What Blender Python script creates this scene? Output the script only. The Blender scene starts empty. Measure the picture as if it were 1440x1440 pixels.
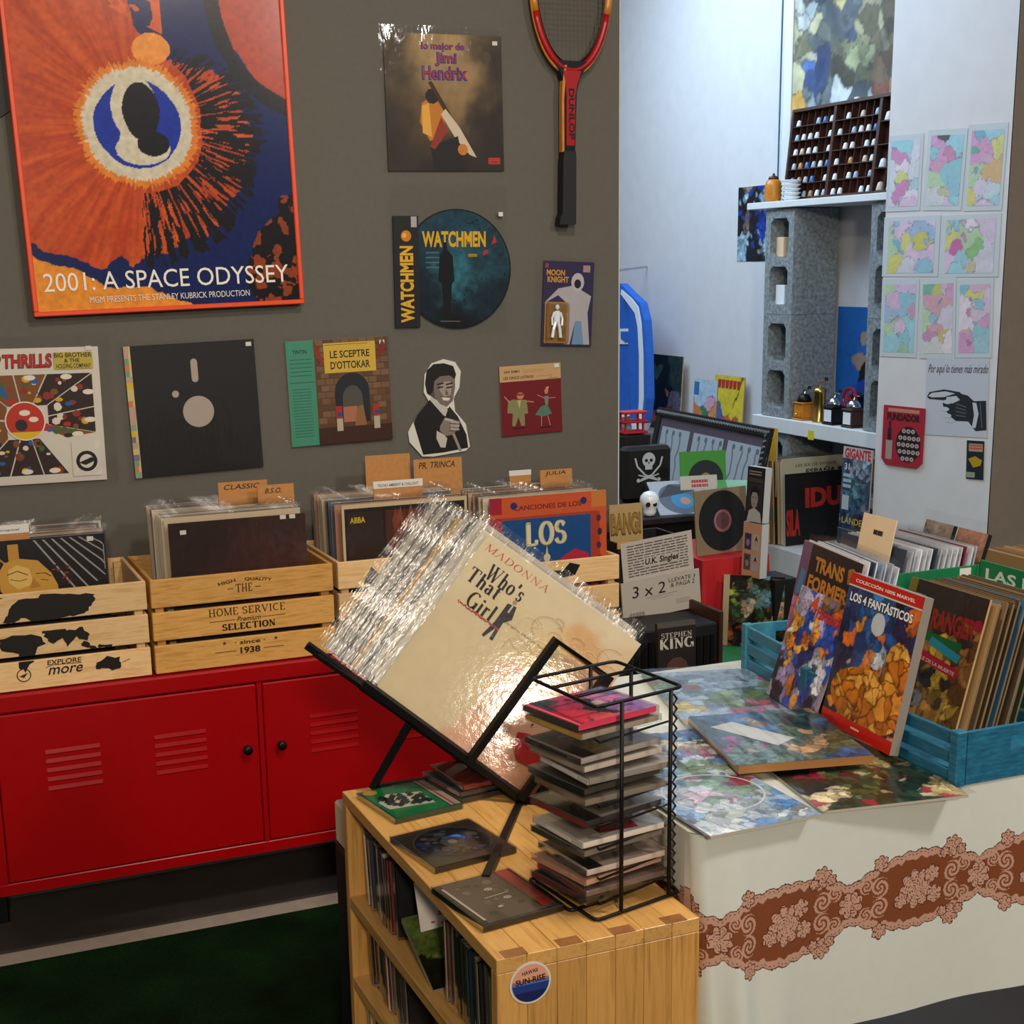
import bpy, math, random, zlib
import numpy as np
from mathutils import Vector, Matrix
sc = bpy.context.scene
COL = sc.collection
PI = math.pi
R = math.radians
def lin(h):
    if not isinstance(h, str): return tuple(h)
    h = h.lstrip('#'); v = [int(h[i:i+2], 16)/255 for i in (0, 2, 4)]
    return tuple(x/12.92 if x <= .04045 else ((x+.055)/1.055)**2.4 for x in v)

# ---------------------------------------------------------------- camera, world, lights
F = 2035.0; PX, PY = 710.0, 854.0
YAW, PITCH, ROLL = R(22.92), R(13.29), R(-0.866)
C = np.array([0, -3.562, 1.515])
fw = np.array([math.sin(YAW)*math.cos(PITCH), math.cos(YAW)*math.cos(PITCH), -math.sin(PITCH)])
r0 = np.array([math.cos(YAW), -math.sin(YAW), 0]); u0 = np.cross(r0, fw)
rt = math.cos(ROLL)*r0+math.sin(ROLL)*u0; up = -math.sin(ROLL)*r0+math.cos(ROLL)*u0
cam = bpy.data.cameras.new('camera'); co = bpy.data.objects.new('camera', cam); COL.objects.link(co)
cam.sensor_fit = 'HORIZONTAL'; cam.sensor_width = 36; cam.lens = F/1440*36
cam.shift_x = -(PX-720)/1440; cam.shift_y = (PY-720)/1440
cam.clip_start = .05
co.matrix_world = Matrix(((rt[0], up[0], -fw[0], C[0]), (rt[1], up[1], -fw[1], C[1]), (rt[2], up[2], -fw[2], C[2]), (0, 0, 0, 1)))
sc.camera = co
sc.view_settings.view_transform = 'Standard'; sc.view_settings.look = 'None'
sc.view_settings.gamma = 1; sc.view_settings.exposure = 0.0
sc.view_settings.use_curve_mapping = False
sc.cycles.transparent_max_bounces = 32
sc.cycles.max_bounces = 6
wd = bpy.data.worlds.new('world'); sc.world = wd; wd.use_nodes = True
wd.node_tree.nodes['Background'].inputs[0].default_value = (.95, .92, .9, 1)
wd.node_tree.nodes['Background'].inputs[1].default_value = .22
def area(name, loc, tgt, size, power, col, shape='DISK'):
    l = bpy.data.lights.new(name, 'AREA'); l.energy = power; l.color = col; l.shape = shape; l.size = size
    o = bpy.data.objects.new(name, l); COL.objects.link(o); o.location = loc
    o.rotation_euler = (Vector(tgt)-Vector(loc)).to_track_quat('-Z', 'Y').to_euler()
    return o
WARM = (1, .86, .68); COOL = (.66, .83, 1)
area('ceiling_spot', (-.37, -5.64, 2.52), (.9, -1.2, .6), .36, 92, WARM)
area('ceiling_spot', (1.0, -1.9, 2.75), (1.1, -1.2, .3), .25, 26, WARM)
area('ceiling_spot', (2.2, -3.2, 2.75), (1.5, -1.6, .7), .3, 30, (1, .97, .94))
area('daylight_panel', (2.3, 1.9, 2.9), (3.2, 1.6, 1.0), 1.4, 42, COOL)
area('daylight_panel', (2.1, .5, 2.9), (2.9, .2, 1.0), .5, 15, COOL)

def at(ax, val, px, py):
    d = fw+rt*(px-PX)/F-up*(py-PY)/F; k = 'xyz'.index(ax); t = (val-C[k])/d[k]
    return C+t*d

# ---------------------------------------------------------------- materials
MATS = {}
def nodes(name, rough=.5, metal=0, spec=.5):
    m = bpy.data.materials.new(name); m.use_nodes = True; MATS[name] = m
    nt = m.node_tree; b = nt.nodes['Principled BSDF']
    b.inputs['Roughness'].default_value = rough; b.inputs['Metallic'].default_value = metal
    b.inputs['Specular IOR Level'].default_value = spec
    return m, nt, b
def N(nt, t, **k):
    n = nt.nodes.new(t)
    for a, v in k.items():
        if hasattr(n, a): setattr(n, a, v)
    return n
def tex(nt, scale=(1, 1, 1), sc_=5, det=4, coord='Object', rough=.5):
    tc = N(nt, 'ShaderNodeTexCoord'); mp = N(nt, 'ShaderNodeMapping'); mp.inputs['Scale'].default_value = scale
    nz = N(nt, 'ShaderNodeTexNoise'); nz.inputs['Scale'].default_value = sc_; nz.inputs['Detail'].default_value = det
    nz.inputs['Roughness'].default_value = rough
    nt.links.new(tc.outputs[coord], mp.inputs[0]); nt.links.new(mp.outputs[0], nz.inputs['Vector'])
    return nz
def ramp(nt, src, stops):
    r = N(nt, 'ShaderNodeValToRGB'); e = r.color_ramp.elements
    while len(e) < len(stops): e.new(.5)
    for i, (p, c) in enumerate(stops): e[i].position = p; e[i].color = (*lin(c), 1)
    nt.links.new(src, r.inputs[0]); return r
def bump(nt, b, src, s=.2, d=.002):
    bp = N(nt, 'ShaderNodeBump'); bp.inputs['Strength'].default_value = s; bp.inputs['Distance'].default_value = d
    nt.links.new(src, bp.inputs['Height']); nt.links.new(bp.outputs[0], b.inputs['Normal'])
def solid(name, col, rough=.5, metal=0, spec=.5, var=.06, bs=0, nsc=30):
    m, nt, b = nodes(name, rough, metal, spec)
    nz = tex(nt, sc_=nsc, det=3); c = lin(col)
    lo = tuple(x*(1-var) for x in c); hi = tuple(min(1, x*(1+var)) for x in c)
    r = ramp(nt, nz.outputs[0], [(.3, lo), (.7, hi)]); nt.links.new(r.outputs[0], b.inputs['Base Color'])
    if bs: bump(nt, b, nz.outputs[0], bs, .001)
    return m
def colmat(name, rough, spec=.5, bs=0, bscale=200):       # colour comes from the print on the mesh
    m, nt, b = nodes(name, rough, 0, spec)
    a = N(nt, 'ShaderNodeAttribute'); a.attribute_name = 'Col'
    nt.links.new(a.outputs['Color'], b.inputs['Base Color'])
    if bs:
        nz = tex(nt, sc_=bscale, det=2); bump(nt, b, nz.outputs[0], bs, .001)
    return m
def tint(name, rough, spec=.5):
    m, nt, b = nodes(name, rough, 0, spec)
    a = N(nt, 'ShaderNodeObjectInfo'); nt.links.new(a.outputs['Color'], b.inputs['Base Color']); return m
def film(name, fac, rough, bs, bscale, col=(1, 1, 1), stretch=(1, .35, 1)):
    m = bpy.data.materials.new(name); m.use_nodes = True; nt = m.node_tree; MATS[name] = m
    nt.nodes.remove(nt.nodes['Principled BSDF']); out = nt.nodes['Material Output']
    tr = N(nt, 'ShaderNodeBsdfTransparent'); tr.inputs[0].default_value = (*[.97*c for c in col], 1)
    gl = N(nt, 'ShaderNodeBsdfGlossy'); gl.inputs['Roughness'].default_value = rough
    mx = N(nt, 'ShaderNodeMixShader'); lw = N(nt, 'ShaderNodeLayerWeight'); lw.inputs[0].default_value = .3
    mm = N(nt, 'ShaderNodeMath'); mm.operation = 'MULTIPLY_ADD'; mm.inputs[1].default_value = .45; mm.inputs[2].default_value = fac
    nt.links.new(lw.outputs['Fresnel'], mm.inputs[0]); nt.links.new(mm.outputs[0], mx.inputs[0])
    nt.links.new(tr.outputs[0], mx.inputs[1]); nt.links.new(gl.outputs[0], mx.inputs[2]); nt.links.new(mx.outputs[0], out.inputs[0])
    nz = tex(nt, stretch, bscale, 3, rough=.6); bp = N(nt, 'ShaderNodeBump'); bp.inputs['Strength'].default_value = bs
    bp.inputs['Distance'].default_value = .01
    nt.links.new(nz.outputs[0], bp.inputs['Height']); nt.links.new(bp.outputs[0], gl.inputs['Normal'])
    return m
def wood(name, c1, c2, scale, rough=.45, sc_=7, c3=None):
    m, nt, b = nodes(name, rough)
    nz = tex(nt, scale, sc_, 6, rough=.62)
    oi = N(nt, 'ShaderNodeObjectInfo'); hs = N(nt, 'ShaderNodeHueSaturation')
    r = ramp(nt, nz.outputs[0], [(.3, c2), (.5, c1), (.72, c3 or c2)])
    ma = N(nt, 'ShaderNodeMath'); ma.operation = 'MULTIPLY_ADD'; ma.inputs[1].default_value = .28; ma.inputs[2].default_value = .86
    nt.links.new(oi.outputs['Random'], ma.inputs[0]); nt.links.new(ma.outputs[0], hs.inputs['Value'])
    nt.links.new(r.outputs[0], hs.inputs['Color']); nt.links.new(hs.outputs[0], b.inputs['Base Color'])
    bump(nt, b, nz.outputs[0], .12, .001); return m

PRINT = colmat('printed_paper', .55, .35); GLOSS = colmat('glossy_print', .22, .5, .05, 60)
CLOTHP = colmat('printed_oilcloth', .42, .4)
FILM = film('clear_sleeve_film', .008, .07, .25, 26)
FILMW = film('wrinkled_bag_film', .09, .16, 1.0, 12, stretch=(1, .3, 1))
FILMX = film('crinkled_sleeve_film', .035, .16, .9, 70, stretch=(1, .1, 1))
FILMF = film('tight_front_film', .0, .08, .024, 80, stretch=(1, 1, 1))
ACRYL = film('clear_case_plastic', .045, .08, .03, 20)
TINT = tint('tinted_card', .45); TINTG = tint('tinted_gloss', .25)
WALL = solid('grey_wall_paint', '#5c5850', .8, var=.04, bs=.15, nsc=60)
WHITE = solid('white_wall_paint', '#c9ccd2', .8, var=.03, bs=.3, nsc=14)
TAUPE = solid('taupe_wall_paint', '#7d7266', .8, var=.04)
RED = solid('red_enamel', '#9c0006', .3, 0, .45, .03)
BLACKM = solid('black_enamel', '#0d0c0c', .42, 0, .25, .05)
BLACKP = solid('black_plastic', '#121213', .55, 0, .4, .05)
OAK = wood('oak_crate_wood', '#c9974f', '#a8742f', (1.5, 12, 14), .5)
OAKY = wood('pine_shelf_wood', '#cc9c58', '#b08040', (26, 1.6, 26), .33, 4, '#be8e4c')
OAKZ = wood('pine_stave_wood', '#c4934e', '#9c6c32', (24, 24, 1.3), .4, 4, '#b88140')
DARKW = solid('walnut_key_wood', '#8a5a30', .4, var=.2, nsc=60)
PINE = wood('pale_crate_wood', '#dcb784', '#c79c62', (1.5, 14, 14), .55)
BLUEW = wood('blue_painted_wood', '#185f7c', '#0f4a64', (4, 2, 20), .5, 9, '#27748e')
BLUEL = wood('light_blue_painted_wood', '#3c86a0', '#2c708c', (4, 2, 20), .5, 9)
CARD = solid('brown_cardboard', '#b07a42', .75, var=.08, nsc=90)
BEIGE = solid('beige_card', '#dcc3a0', .75, var=.03)
PAPER = solid('white_paper', '#cfcbc4', .7, var=.03)
PAPERE = wood('aged_page_edges', '#8a7050', '#54402c', (70, 1, 70), .8, 6)
WHITEP = solid('white_board_paint', '#d4dbe0', .5, var=.03)
CONC = solid('grey_concrete', '#7c858a', .9, var=.4, bs=1, nsc=70)
FLOORM = solid('dark_floor_vinyl', '#48423d', .5, var=.12, nsc=9)
CLOTH = solid('red_cloth', '#b3121c', .7, var=.12, bs=.3, nsc=10)
GREENF = solid('green_felt', '#0c6a38', .8, var=.08, nsc=60)
GREENC = solid('green_card', '#0f6b3f', .5, var=.04)
BLUEF = solid('blue_jersey', '#1a5fc0', .7, var=.08, nsc=40)
WHITEF = solid('white_fabric', '#d8dfe8', .7, var=.03)
BRASS = solid('brass_metal', '#c9a860', .3, 1, .5, .05)
STEEL = solid('polished_steel', '#b8c0c8', .2, 1, .5, .05)
CERAM = solid('white_porcelain', '#e4ecf2', .2, 0, .5, .03)
DKBROWN = solid('dark_stained_wood', '#3a1d14', .5, var=.2, nsc=40)
ORNGW = solid('orange_varnished_wood', '#c07a20', .35, var=.15, nsc=30)
VINYL = solid('black_vinyl', '#0a0a0c', .4, 0, .25, .02)
ORANGEF = solid('orange_frame_paint', '#e0481a', .4, var=.03)
def turfmat():
    m, nt, b = nodes('green_turf', .95, 0, .1)
    nz = tex(nt, sc_=420, det=3); n2 = tex(nt, sc_=6, det=3)
    r = ramp(nt, nz.outputs[0], [(.3, '#081c08'), (.55, '#12300f'), (.8, '#24501f')])
    r2 = ramp(nt, n2.outputs[0], [(.3, '#9a9a9a'), (.7, '#ffffff')])
    mx = N(nt, 'ShaderNodeMix'); mx.data_type = 'RGBA'; mx.blend_type = 'MULTIPLY'; mx.inputs[0].default_value = 1
    nt.links.new(r.outputs[0], mx.inputs[6]); nt.links.new(r2.outputs[0], mx.inputs[7]); nt.links.new(mx.outputs[2], b.inputs['Base Color'])
    bump(nt, b, nz.outputs[0], 1, .006); return m
TURF = turfmat()

# ---------------------------------------------------------------- mesh builder
class M:
    def __init__(s): s.V = []; s.Fc = []; s.Cc = []; s.z = .0004; s.sm = False
    def add(s, vs, fs, col=None):
        n = len(s.V); s.V += [tuple(map(float, v)) for v in vs]
        c = lin(col) if col is not None else (.8, .8, .8)
        for f in fs: s.Fc.append([n+i for i in f]); s.Cc.append(c)
        return s
    def box(s, a, b, col=None, ch=0):
        (x0, y0, z0), (x1, y1, z1) = [min(p, q) for p, q in zip(a, b)], [max(p, q) for p, q in zip(a, b)]
        if not ch:
            vs = [(x, y, z) for z in (z0, z1) for y in (y0, y1) for x in (x0, x1)]
            return s.add(vs, [(0, 2, 3, 1), (4, 5, 7, 6), (0, 1, 5, 4), (2, 6, 7, 3), (0, 4, 6, 2), (1, 3, 7, 5)], col)
        c = min(ch, (x1-x0)*.45, (y1-y0)*.45, (z1-z0)*.45); vs = []; ids = {}
        X, Y, Z = (x0, x1), (y0, y1), (z0, z1)
        for i in (0, 1):
            for j in (0, 1):
                for k in (0, 1):
                    sx, sy, sz = 1-2*i, 1-2*j, 1-2*k
                    for ax in range(3):
                        p = [X[i]+sx*c, Y[j]+sy*c, Z[k]+sz*c]; p[ax] = (X, Y, Z)[ax][(i, j, k)[ax]]
                        ids[(i, j, k, ax)] = len(vs); vs.append(p)
        fs = []
        cyc = [(0, 0), (1, 0), (1, 1), (0, 1)]
        for ax in range(3):
            o = [q for q in range(3) if q != ax]
            for e in (0, 1):
                f = []
                for a_, b_ in cyc:
                    t = [0, 0, 0]; t[ax] = e; t[o[0]] = a_; t[o[1]] = b_; f.append(ids[(*t, ax)])
                fs.append(f)
        for ax in range(3):
            o = [q for q in range(3) if q != ax]
            for a_ in (0, 1):
                for b_ in (0, 1):
                    f = []
                    for e, fa in ((0, o[0]), (1, o[0]), (1, o[1]), (0, o[1])):
                        t = [0, 0, 0]; t[ax] = e; t[o[0]] = a_; t[o[1]] = b_; f.append(ids[(*t, fa)])
                    fs.append(f)
        for i in (0, 1):
            for j in (0, 1):
                for k in (0, 1): fs.append([ids[(i, j, k, q)] for q in range(3)])
        return s.add(vs, fs, col)
    def tube(s, pts, r, n=8, closed=False, col=None, square=False):
        P = [Vector(p) for p in pts]; m = len(P); vs = []; fs = []
        if square: n = 4
        t0 = None
        for i in range(m):
            a = P[i-1] if (i or closed) else P[i]; b = P[(i+1) % m] if (i < m-1 or closed) else P[i]
            t = (b-a).normalized()
            d1 = (P[i]-a).normalized() if (P[i]-a).length > 1e-9 else t
            k = 1/max(.65, d1.dot(t))
            if t0 is None:
                ref = Vector((0, 0, 1)) if abs(t.z) < .9 else Vector((1, 0, 0)); u = t.cross(ref).normalized()
            else:
                u = (u-t*u.dot(t)).normalized()
            t0 = t; w = t.cross(u)
            for j in range(n):
                g = 2*PI*(j+(.5 if square else 0))/n; rr = r*(1.414 if square else 1)*min(k, 1.42)
                vs.append(P[i]+u*math.cos(g)*rr+w*math.sin(g)*rr)
        L = m if closed else m-1
        for i in range(L):
            for j in range(n):
                a = i*n+j; b = i*n+(j+1) % n; c_ = ((i+1) % m)*n+(j+1) % n; d = ((i+1) % m)*n+j
                fs.append((a, b, c_, d))
        if not closed: fs += [tuple(range(n))[::-1], tuple((m-1)*n+j for j in range(n))]
        return s.add(vs, fs, col)
    def lathe(s, prof, c=(0, 0, 0), n=16, col=None):
        vs = []; fs = []
        for r_, z_ in prof:
            for j in range(n): g = 2*PI*j/n; vs.append((c[0]+r_*math.cos(g), c[1]+r_*math.sin(g), c[2]+z_))
        for i in range(len(prof)-1):
            for j in range(n): fs.append((i*n+j, i*n+(j+1) % n, (i+1)*n+(j+1) % n, (i+1)*n+j))
        fs += [tuple(range(n))[::-1], tuple((len(prof)-1)*n+j for j in range(n))]
        return s.add(vs, fs, col)
    def prism(s, out, z0, z1, col=None):                 # outline in x,y
        n = len(out); vs = [(x, y, z0) for x, y in out]+[(x, y, z1) for x, y in out]
        fs = [tuple(range(n))[::-1], tuple(range(n, 2*n))]+[(i, (i+1) % n, n+(i+1) % n, n+i) for i in range(n)]
        return s.add(vs, fs, col)
    # flat print on the plane z = small height, local x right, y up
    def poly(s, pts, col, lift=True):
        s.z += .00002 if lift else 0
        return s.add([(x, y, s.z) for x, y in pts], [tuple(range(len(pts)))], col)
    def rect(s, x0, y0, x1, y1, col): return s.poly([(x0, y0), (x1, y0), (x1, y1), (x0, y1)], col)
    def disc(s, x, y, r, col, n=28, ry=None): return s.poly([(x+r*math.cos(2*PI*i/n), y+(ry or r)*math.sin(2*PI*i/n)) for i in range(n)], col)
    def ring(s, x, y, r1, r2, col, n=28):
        s.z += .00002; vs = [(x+q*math.cos(2*PI*i/n), y+q*math.sin(2*PI*i/n), s.z) for q in (r1, r2) for i in range(n)]
        return s.add(vs, [(i, (i+1) % n, n+(i+1) % n, n+i) for i in range(n)], col)
    def line(s, pts, w, col):
        s.z += .00002
        for (a, b), (c_, d) in zip(pts, pts[1:]):
            dx, dy = c_-a, d-b; L = math.hypot(dx, dy) or 1; nx, ny = -dy/L*w/2, dx/L*w/2
            s.add([(a-nx, b-ny, s.z), (c_-nx, d-ny, s.z), (c_+nx, d+ny, s.z), (a+nx, b+ny, s.z)], [(0, 1, 2, 3)], col)
        return s
    def text(s, t, x0, y0, x1, y1, col, bold=0, shear=0, serif=0, rot=0):
        v, f = glyphs(t, bold); w = v[:, 0].max() or 1; mn = v.min(0); mx = v.max(0); v = (v-mn)/(mx-mn)
        v = v.copy(); v[:, 0] = x0+v[:, 0]*(x1-x0)+shear*v[:, 1]*(y1-y0); v[:, 1] = y0+v[:, 1]*(y1-y0)
        if rot:
            cx, cy = (x0+x1)/2, (y0+y1)/2; q = v-[cx, cy]; ca, sa = math.cos(rot), math.sin(rot)
            v = np.stack([cx+q[:, 0]*ca-q[:, 1]*sa, cy+q[:, 0]*sa+q[:, 1]*ca], 1)
        s.z += .00003
        return s.add([(a, b, s.z) for a, b in v], f, col)
    def lines(s, x0, y0, x1, y1, n, col, seed=0, fill=.45):   # rows of small illegible print
        rd = random.Random(seed); h = (y1-y0)/n
        for i in range(n):
            x = x0; y = y1-(i+.75)*h; s.z += .00002 if i == 0 else 0
            while x < x1-.02*(x1-x0):
                w = min((x1-x0)*rd.uniform(.05, .16), x1-x); s.add([(x, y, s.z), (x+w, y, s.z), (x+w, y+h*fill, s.z), (x, y+h*fill, s.z)], [(0, 1, 2, 3)], col)
                x += w+(x1-x0)*.02
        return s
    def serif(s, t, x0, y0, x1, y1, col, thick=.17, thin=.045, shear=0):
        adv = 0; segs = []
        for ch in t:
            if ch == ' ': adv += .4; continue
            w_, st = SER[ch]; segs += [([(adv+a, b) for a, b in pl], k) for pl, k in st]; adv += w_+.16
        adv -= .16; sx, sy = (x1-x0)/adv, y1-y0
        s.z += .00003
        for pl, k in segs:
            for (a, b), (c_, d) in zip(pl, pl[1:]):
                dx, dy = (c_-a), (d-b); L = math.hypot(dx, dy) or 1e-6
                wt = thin+(thick-thin)*abs(dy/L)**1.5*(k if k is not None else 1)
                a2, b2, c2, d2 = a-dx/L*.01, b-dy/L*.01, c_+dx/L*.01, d+dy/L*.01
                hx, hy = -dy/L*wt/2, dx/L*wt/2
                q = [(a2-hx, b2-hy), (c2-hx, d2-hy), (c2+hx, d2+hy), (a2+hx, b2+hy)]
                s.add([(x0+p*sx+shear*r_*sy, y0+r_*sy, s.z) for p, r_ in q], [(0, 1, 2, 3)], col)
        return s
    def art(s, W, H, n, fn):                                # fine grid of print colour
        m = max(2, int(n*H/W)); u = np.linspace(0, 1, n+1); v = np.linspace(0, 1, m+1)
        U, Vv = np.meshgrid(u, v); c = fn(U, Vv*H/W)
        s.grid = (W, H, n, m, np.clip(c, 0, 1)); return s
    def build(s, name, mat, parent=None, mw=None, smooth=False, world=False):
        V = np.array(s.V, dtype=np.float64).reshape(-1, 3) if s.V else np.zeros((0, 3)); F_ = s.Fc; cc = []
        for f, c in zip(F_, s.Cc): cc += [(*c, 1)]*len(f)
        me = bpy.data.meshes.new(name)
        if hasattr(s, 'grid'):
            W, H, n, m, c = s.grid; k = len(V)
            x = np.linspace(0, W, n+1); y = np.linspace(0, H, m+1); X, Y = np.meshgrid(x, y)
            V = np.vstack([V, np.stack([X.ravel(), Y.ravel(), np.full(X.size, .0002)], 1)])
            i, j = np.meshgrid(np.arange(n), np.arange(m)); a = (j*(n+1)+i).ravel()+k
            q = np.stack([a, a+1, a+n+2, a+n+1], 1); F_ = F_+q.tolist()
            cf = c.reshape(-1, 3)[(q-k).ravel()]; cc = (np.array(cc).reshape(-1, 4).tolist() if cc else [])
            cc = np.vstack([np.array(cc).reshape(-1, 4), np.hstack([cf, np.ones((len(cf), 1))])])
        me.from_pydata(V.tolist(), [], F_)
        at_ = me.color_attributes.new('Col', 'FLOAT_COLOR', 'CORNER')
        cc = np.array(cc, dtype=np.float32)
        if len(cc) == len(me.loops): at_.data.foreach_set('color', cc.ravel())
        if smooth: me.polygons.foreach_set('use_smooth', [True]*len(me.polygons))
        me.materials.append(mat); o = bpy.data.objects.new(name, me); COL.objects.link(o)
        if parent:
            o.parent = parent
            if world: o.location = -parent.location
        if mw is not None:
            if parent: o.matrix_basis = Matrix.Translation(-parent.location) @ mw
            else: o.matrix_world = mw
        return o
# serif strokes: width, [(polyline, weight)] on a unit cap height
def arc(cx, cy, rx, ry, a0, a1, n=14): return [(cx+rx*math.cos(R(a0+(a1-a0)*i/n)), cy+ry*math.sin(R(a0+(a1-a0)*i/n))) for i in range(n+1)]
def sf(x, y, w=.11): return ([(x-w, y), (x+w, y)], 1)
SER = {
 'M': (.95, [([(.1, 0), (.1, 1)], .1), ([(.1, 1), (.47, 0)], 1), ([(.47, 0), (.85, 1)], .15), ([(.85, 1), (.85, 0)], 1), sf(.1, 0), sf(.85, 0), sf(.07, 1), sf(.88, 1)]),
 'A': (.8, [([(.08, 0), (.4, 1)], .1), ([(.4, 1), (.72, 0)], 1), ([(.2, .36), (.6, .36)], 1), sf(.08, 0), sf(.72, 0)]),
 'D': (.8, [([(.14, 0), (.14, 1)], 1), ([(.05, 1), (.35, 1)]+arc(.35, .5, .38, .5, 90, -90)+[(.05, 0)], 1)]),
 'O': (.8, [(arc(.4, .5, .34, .5, 0, 360, 28), 1)]),
 'N': (.82, [([(.12, 0), (.12, 1)], .1), ([(.12, 1), (.7, 0)], 1), ([(.7, 0), (.7, 1)], .1), sf(.12, 0), sf(.7, 1), sf(.08, 1)]),
 'W': (1.15, [([(.08, 1), (.35, 0)], 1), ([(.35, 0), (.58, 1)], .15), ([(.5, 1), (.78, 0)], 1), ([(.78, 0), (1.05, 1)], .15), sf(.1, 1), sf(.56, 1, .13), sf(1.04, 1)]),
 'T': (.75, [([(.37, 0), (.37, 1)], 1), ([(.02, 1), (.73, 1)], 1), ([(.02, 1), (.02, .8)], .2), ([(.73, 1), (.73, .8)], .2), sf(.37, 0, .14)]),
 'G': (.82, [(arc(.42, .5, .36, .5, 50, 320, 24), 1), ([(.72, .0), (.72, .42)], 1), sf(.7, .42, .14)]),
 'h': (.6, [([(.12, 0), (.12, 1)], 1), (arc(.3, .42, .17, .2, 170, 0, 10)+[(.47, 0)], 1), sf(.12, 0), sf(.47, 0), ([(.02, 1), (.12, 1)], 1)]),
 'o': (.55, [(arc(.27, .31, .23, .31, 0, 360, 22), 1)]),
 "'": (.14, [([(.07, .98), (.04, .72)], 1)]),
 's': (.42, [([(.36, .5)]+arc(.2, .46, .14, .15, 20, 250, 10)+arc(.2, .16, .16, .16, 80, -160, 12), .8)]),
 'a': (.52, [(arc(.22, .46, .15, .16, 160, 0, 8)+[(.38, .06), (.5, .02)], 1), (arc(.22, .17, .17, .17, 60, 330, 12), 1)]),
 't': (.36, [([(.16, .85), (.16, .1)]+arc(.25, .1, .09, .1, 180, 300, 5), 1), ([(.02, .6), (.33, .6)], 1)]),
 'i': (.24, [([(.12, 0), (.12, .6)], 1), sf(.12, 0), ([(.02, .6), (.12, .6)], 1), ([(.12, .78), (.12, .9)], 1)]),
 'r': (.4, [([(.12, 0), (.12, .6)], 1), (arc(.27, .42, .14, .17, 170, 40, 8), 1), sf(.12, 0), ([(.02, .6), (.12, .6)], 1)]),
 'l': (.24, [([(.12, 0), (.12, 1)], 1), sf(.12, 0), ([(.02, 1), (.12, 1)], 1)]),
 'S': (.62, [([(.54, .82)]+arc(.3, .76, .23, .24, 20, 250, 12)+arc(.3, .26, .26, .26, 80, -165, 14), .9)]),
 'L': (.68, [([(.14, 0), (.14, 1)], 1), ([(.03, 0), (.6, 0), (.62, .2)], .6), sf(.14, 1)]),
 'K': (.78, [([(.14, 0), (.14, 1)], 1), ([(.16, .4), (.64, 1)], .15), ([(.3, .55), (.7, 0)], 1), sf(.14, 0), sf(.14, 1), sf(.7, 0), sf(.62, 1)]),
 'I': (.32, [([(.16, 0), (.16, 1)], 1), sf(.16, 0), sf(.16, 1)]),
 'P': (.66, [([(.14, 0), (.14, 1)], 1), ([(.05, 1), (.3, 1)]+arc(.3, .74, .28, .26, 90, -90, 10)+[(.14, .48)], 1), sf(.14, 0)]),
 'H': (.82, [([(.14, 0), (.14, 1)], 1), ([(.68, 0), (.68, 1)], 1), ([(.14, .5), (.68, .5)], 1), sf(.14, 0), sf(.14, 1), sf(.68, 0), sf(.68, 1)]),
 'E': (.66, [([(.14, 0), (.14, 1)], 1), ([(.03, 1), (.58, 1), (.58, .82)], .3), ([(.03, 0), (.6, 0), (.6, .2)], .3), ([(.14, .52), (.45, .52)], 1)]),
 'C': (.74, [(arc(.4, .5, .34, .5, 45, 315, 22), 1)]),
 'R': (.74, [([(.14, 0), (.14, 1)], 1), ([(.05, 1), (.3, 1)]+arc(.3, .74, .26, .26, 90, -90, 10)+[(.14, .48)], 1), ([(.35, .48), (.68, 0)], 1), sf(.14, 0), sf(.68, 0)]),
 'V': (.8, [([(.08, 1), (.4, 0)], 1), ([(.4, 0), (.72, 1)], .15), sf(.1, 1), sf(.7, 1)]),
 '-': (.5, [([(.05, .45), (.45, .45)], 1)]),
}
_gl = {}
def glyphs(t, bold=0):
    if (t, bold) in _gl: return _gl[(t, bold)]
    cu = bpy.data.curves.new('t', 'FONT'); cu.body = t; cu.resolution_u = 3; cu.offset = bold
    ob = bpy.data.objects.new('t', cu); COL.objects.link(ob)
    dg = bpy.context.evaluated_depsgraph_get(); me = bpy.data.meshes.new_from_object(ob.evaluated_get(dg))
    v = np.array([p.co[:2] for p in me.vertices]).reshape(-1, 2); f = [tuple(p.vertices) for p in me.polygons]
    bpy.data.objects.remove(ob); bpy.data.curves.remove(cu); bpy.data.meshes.remove(me)
    if not len(v): v = np.array([[0, 0], [1, 0], [1, 1.]]); f = [(0, 1, 2)]
    _gl[(t, bold)] = (v, f); return v, f

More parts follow.
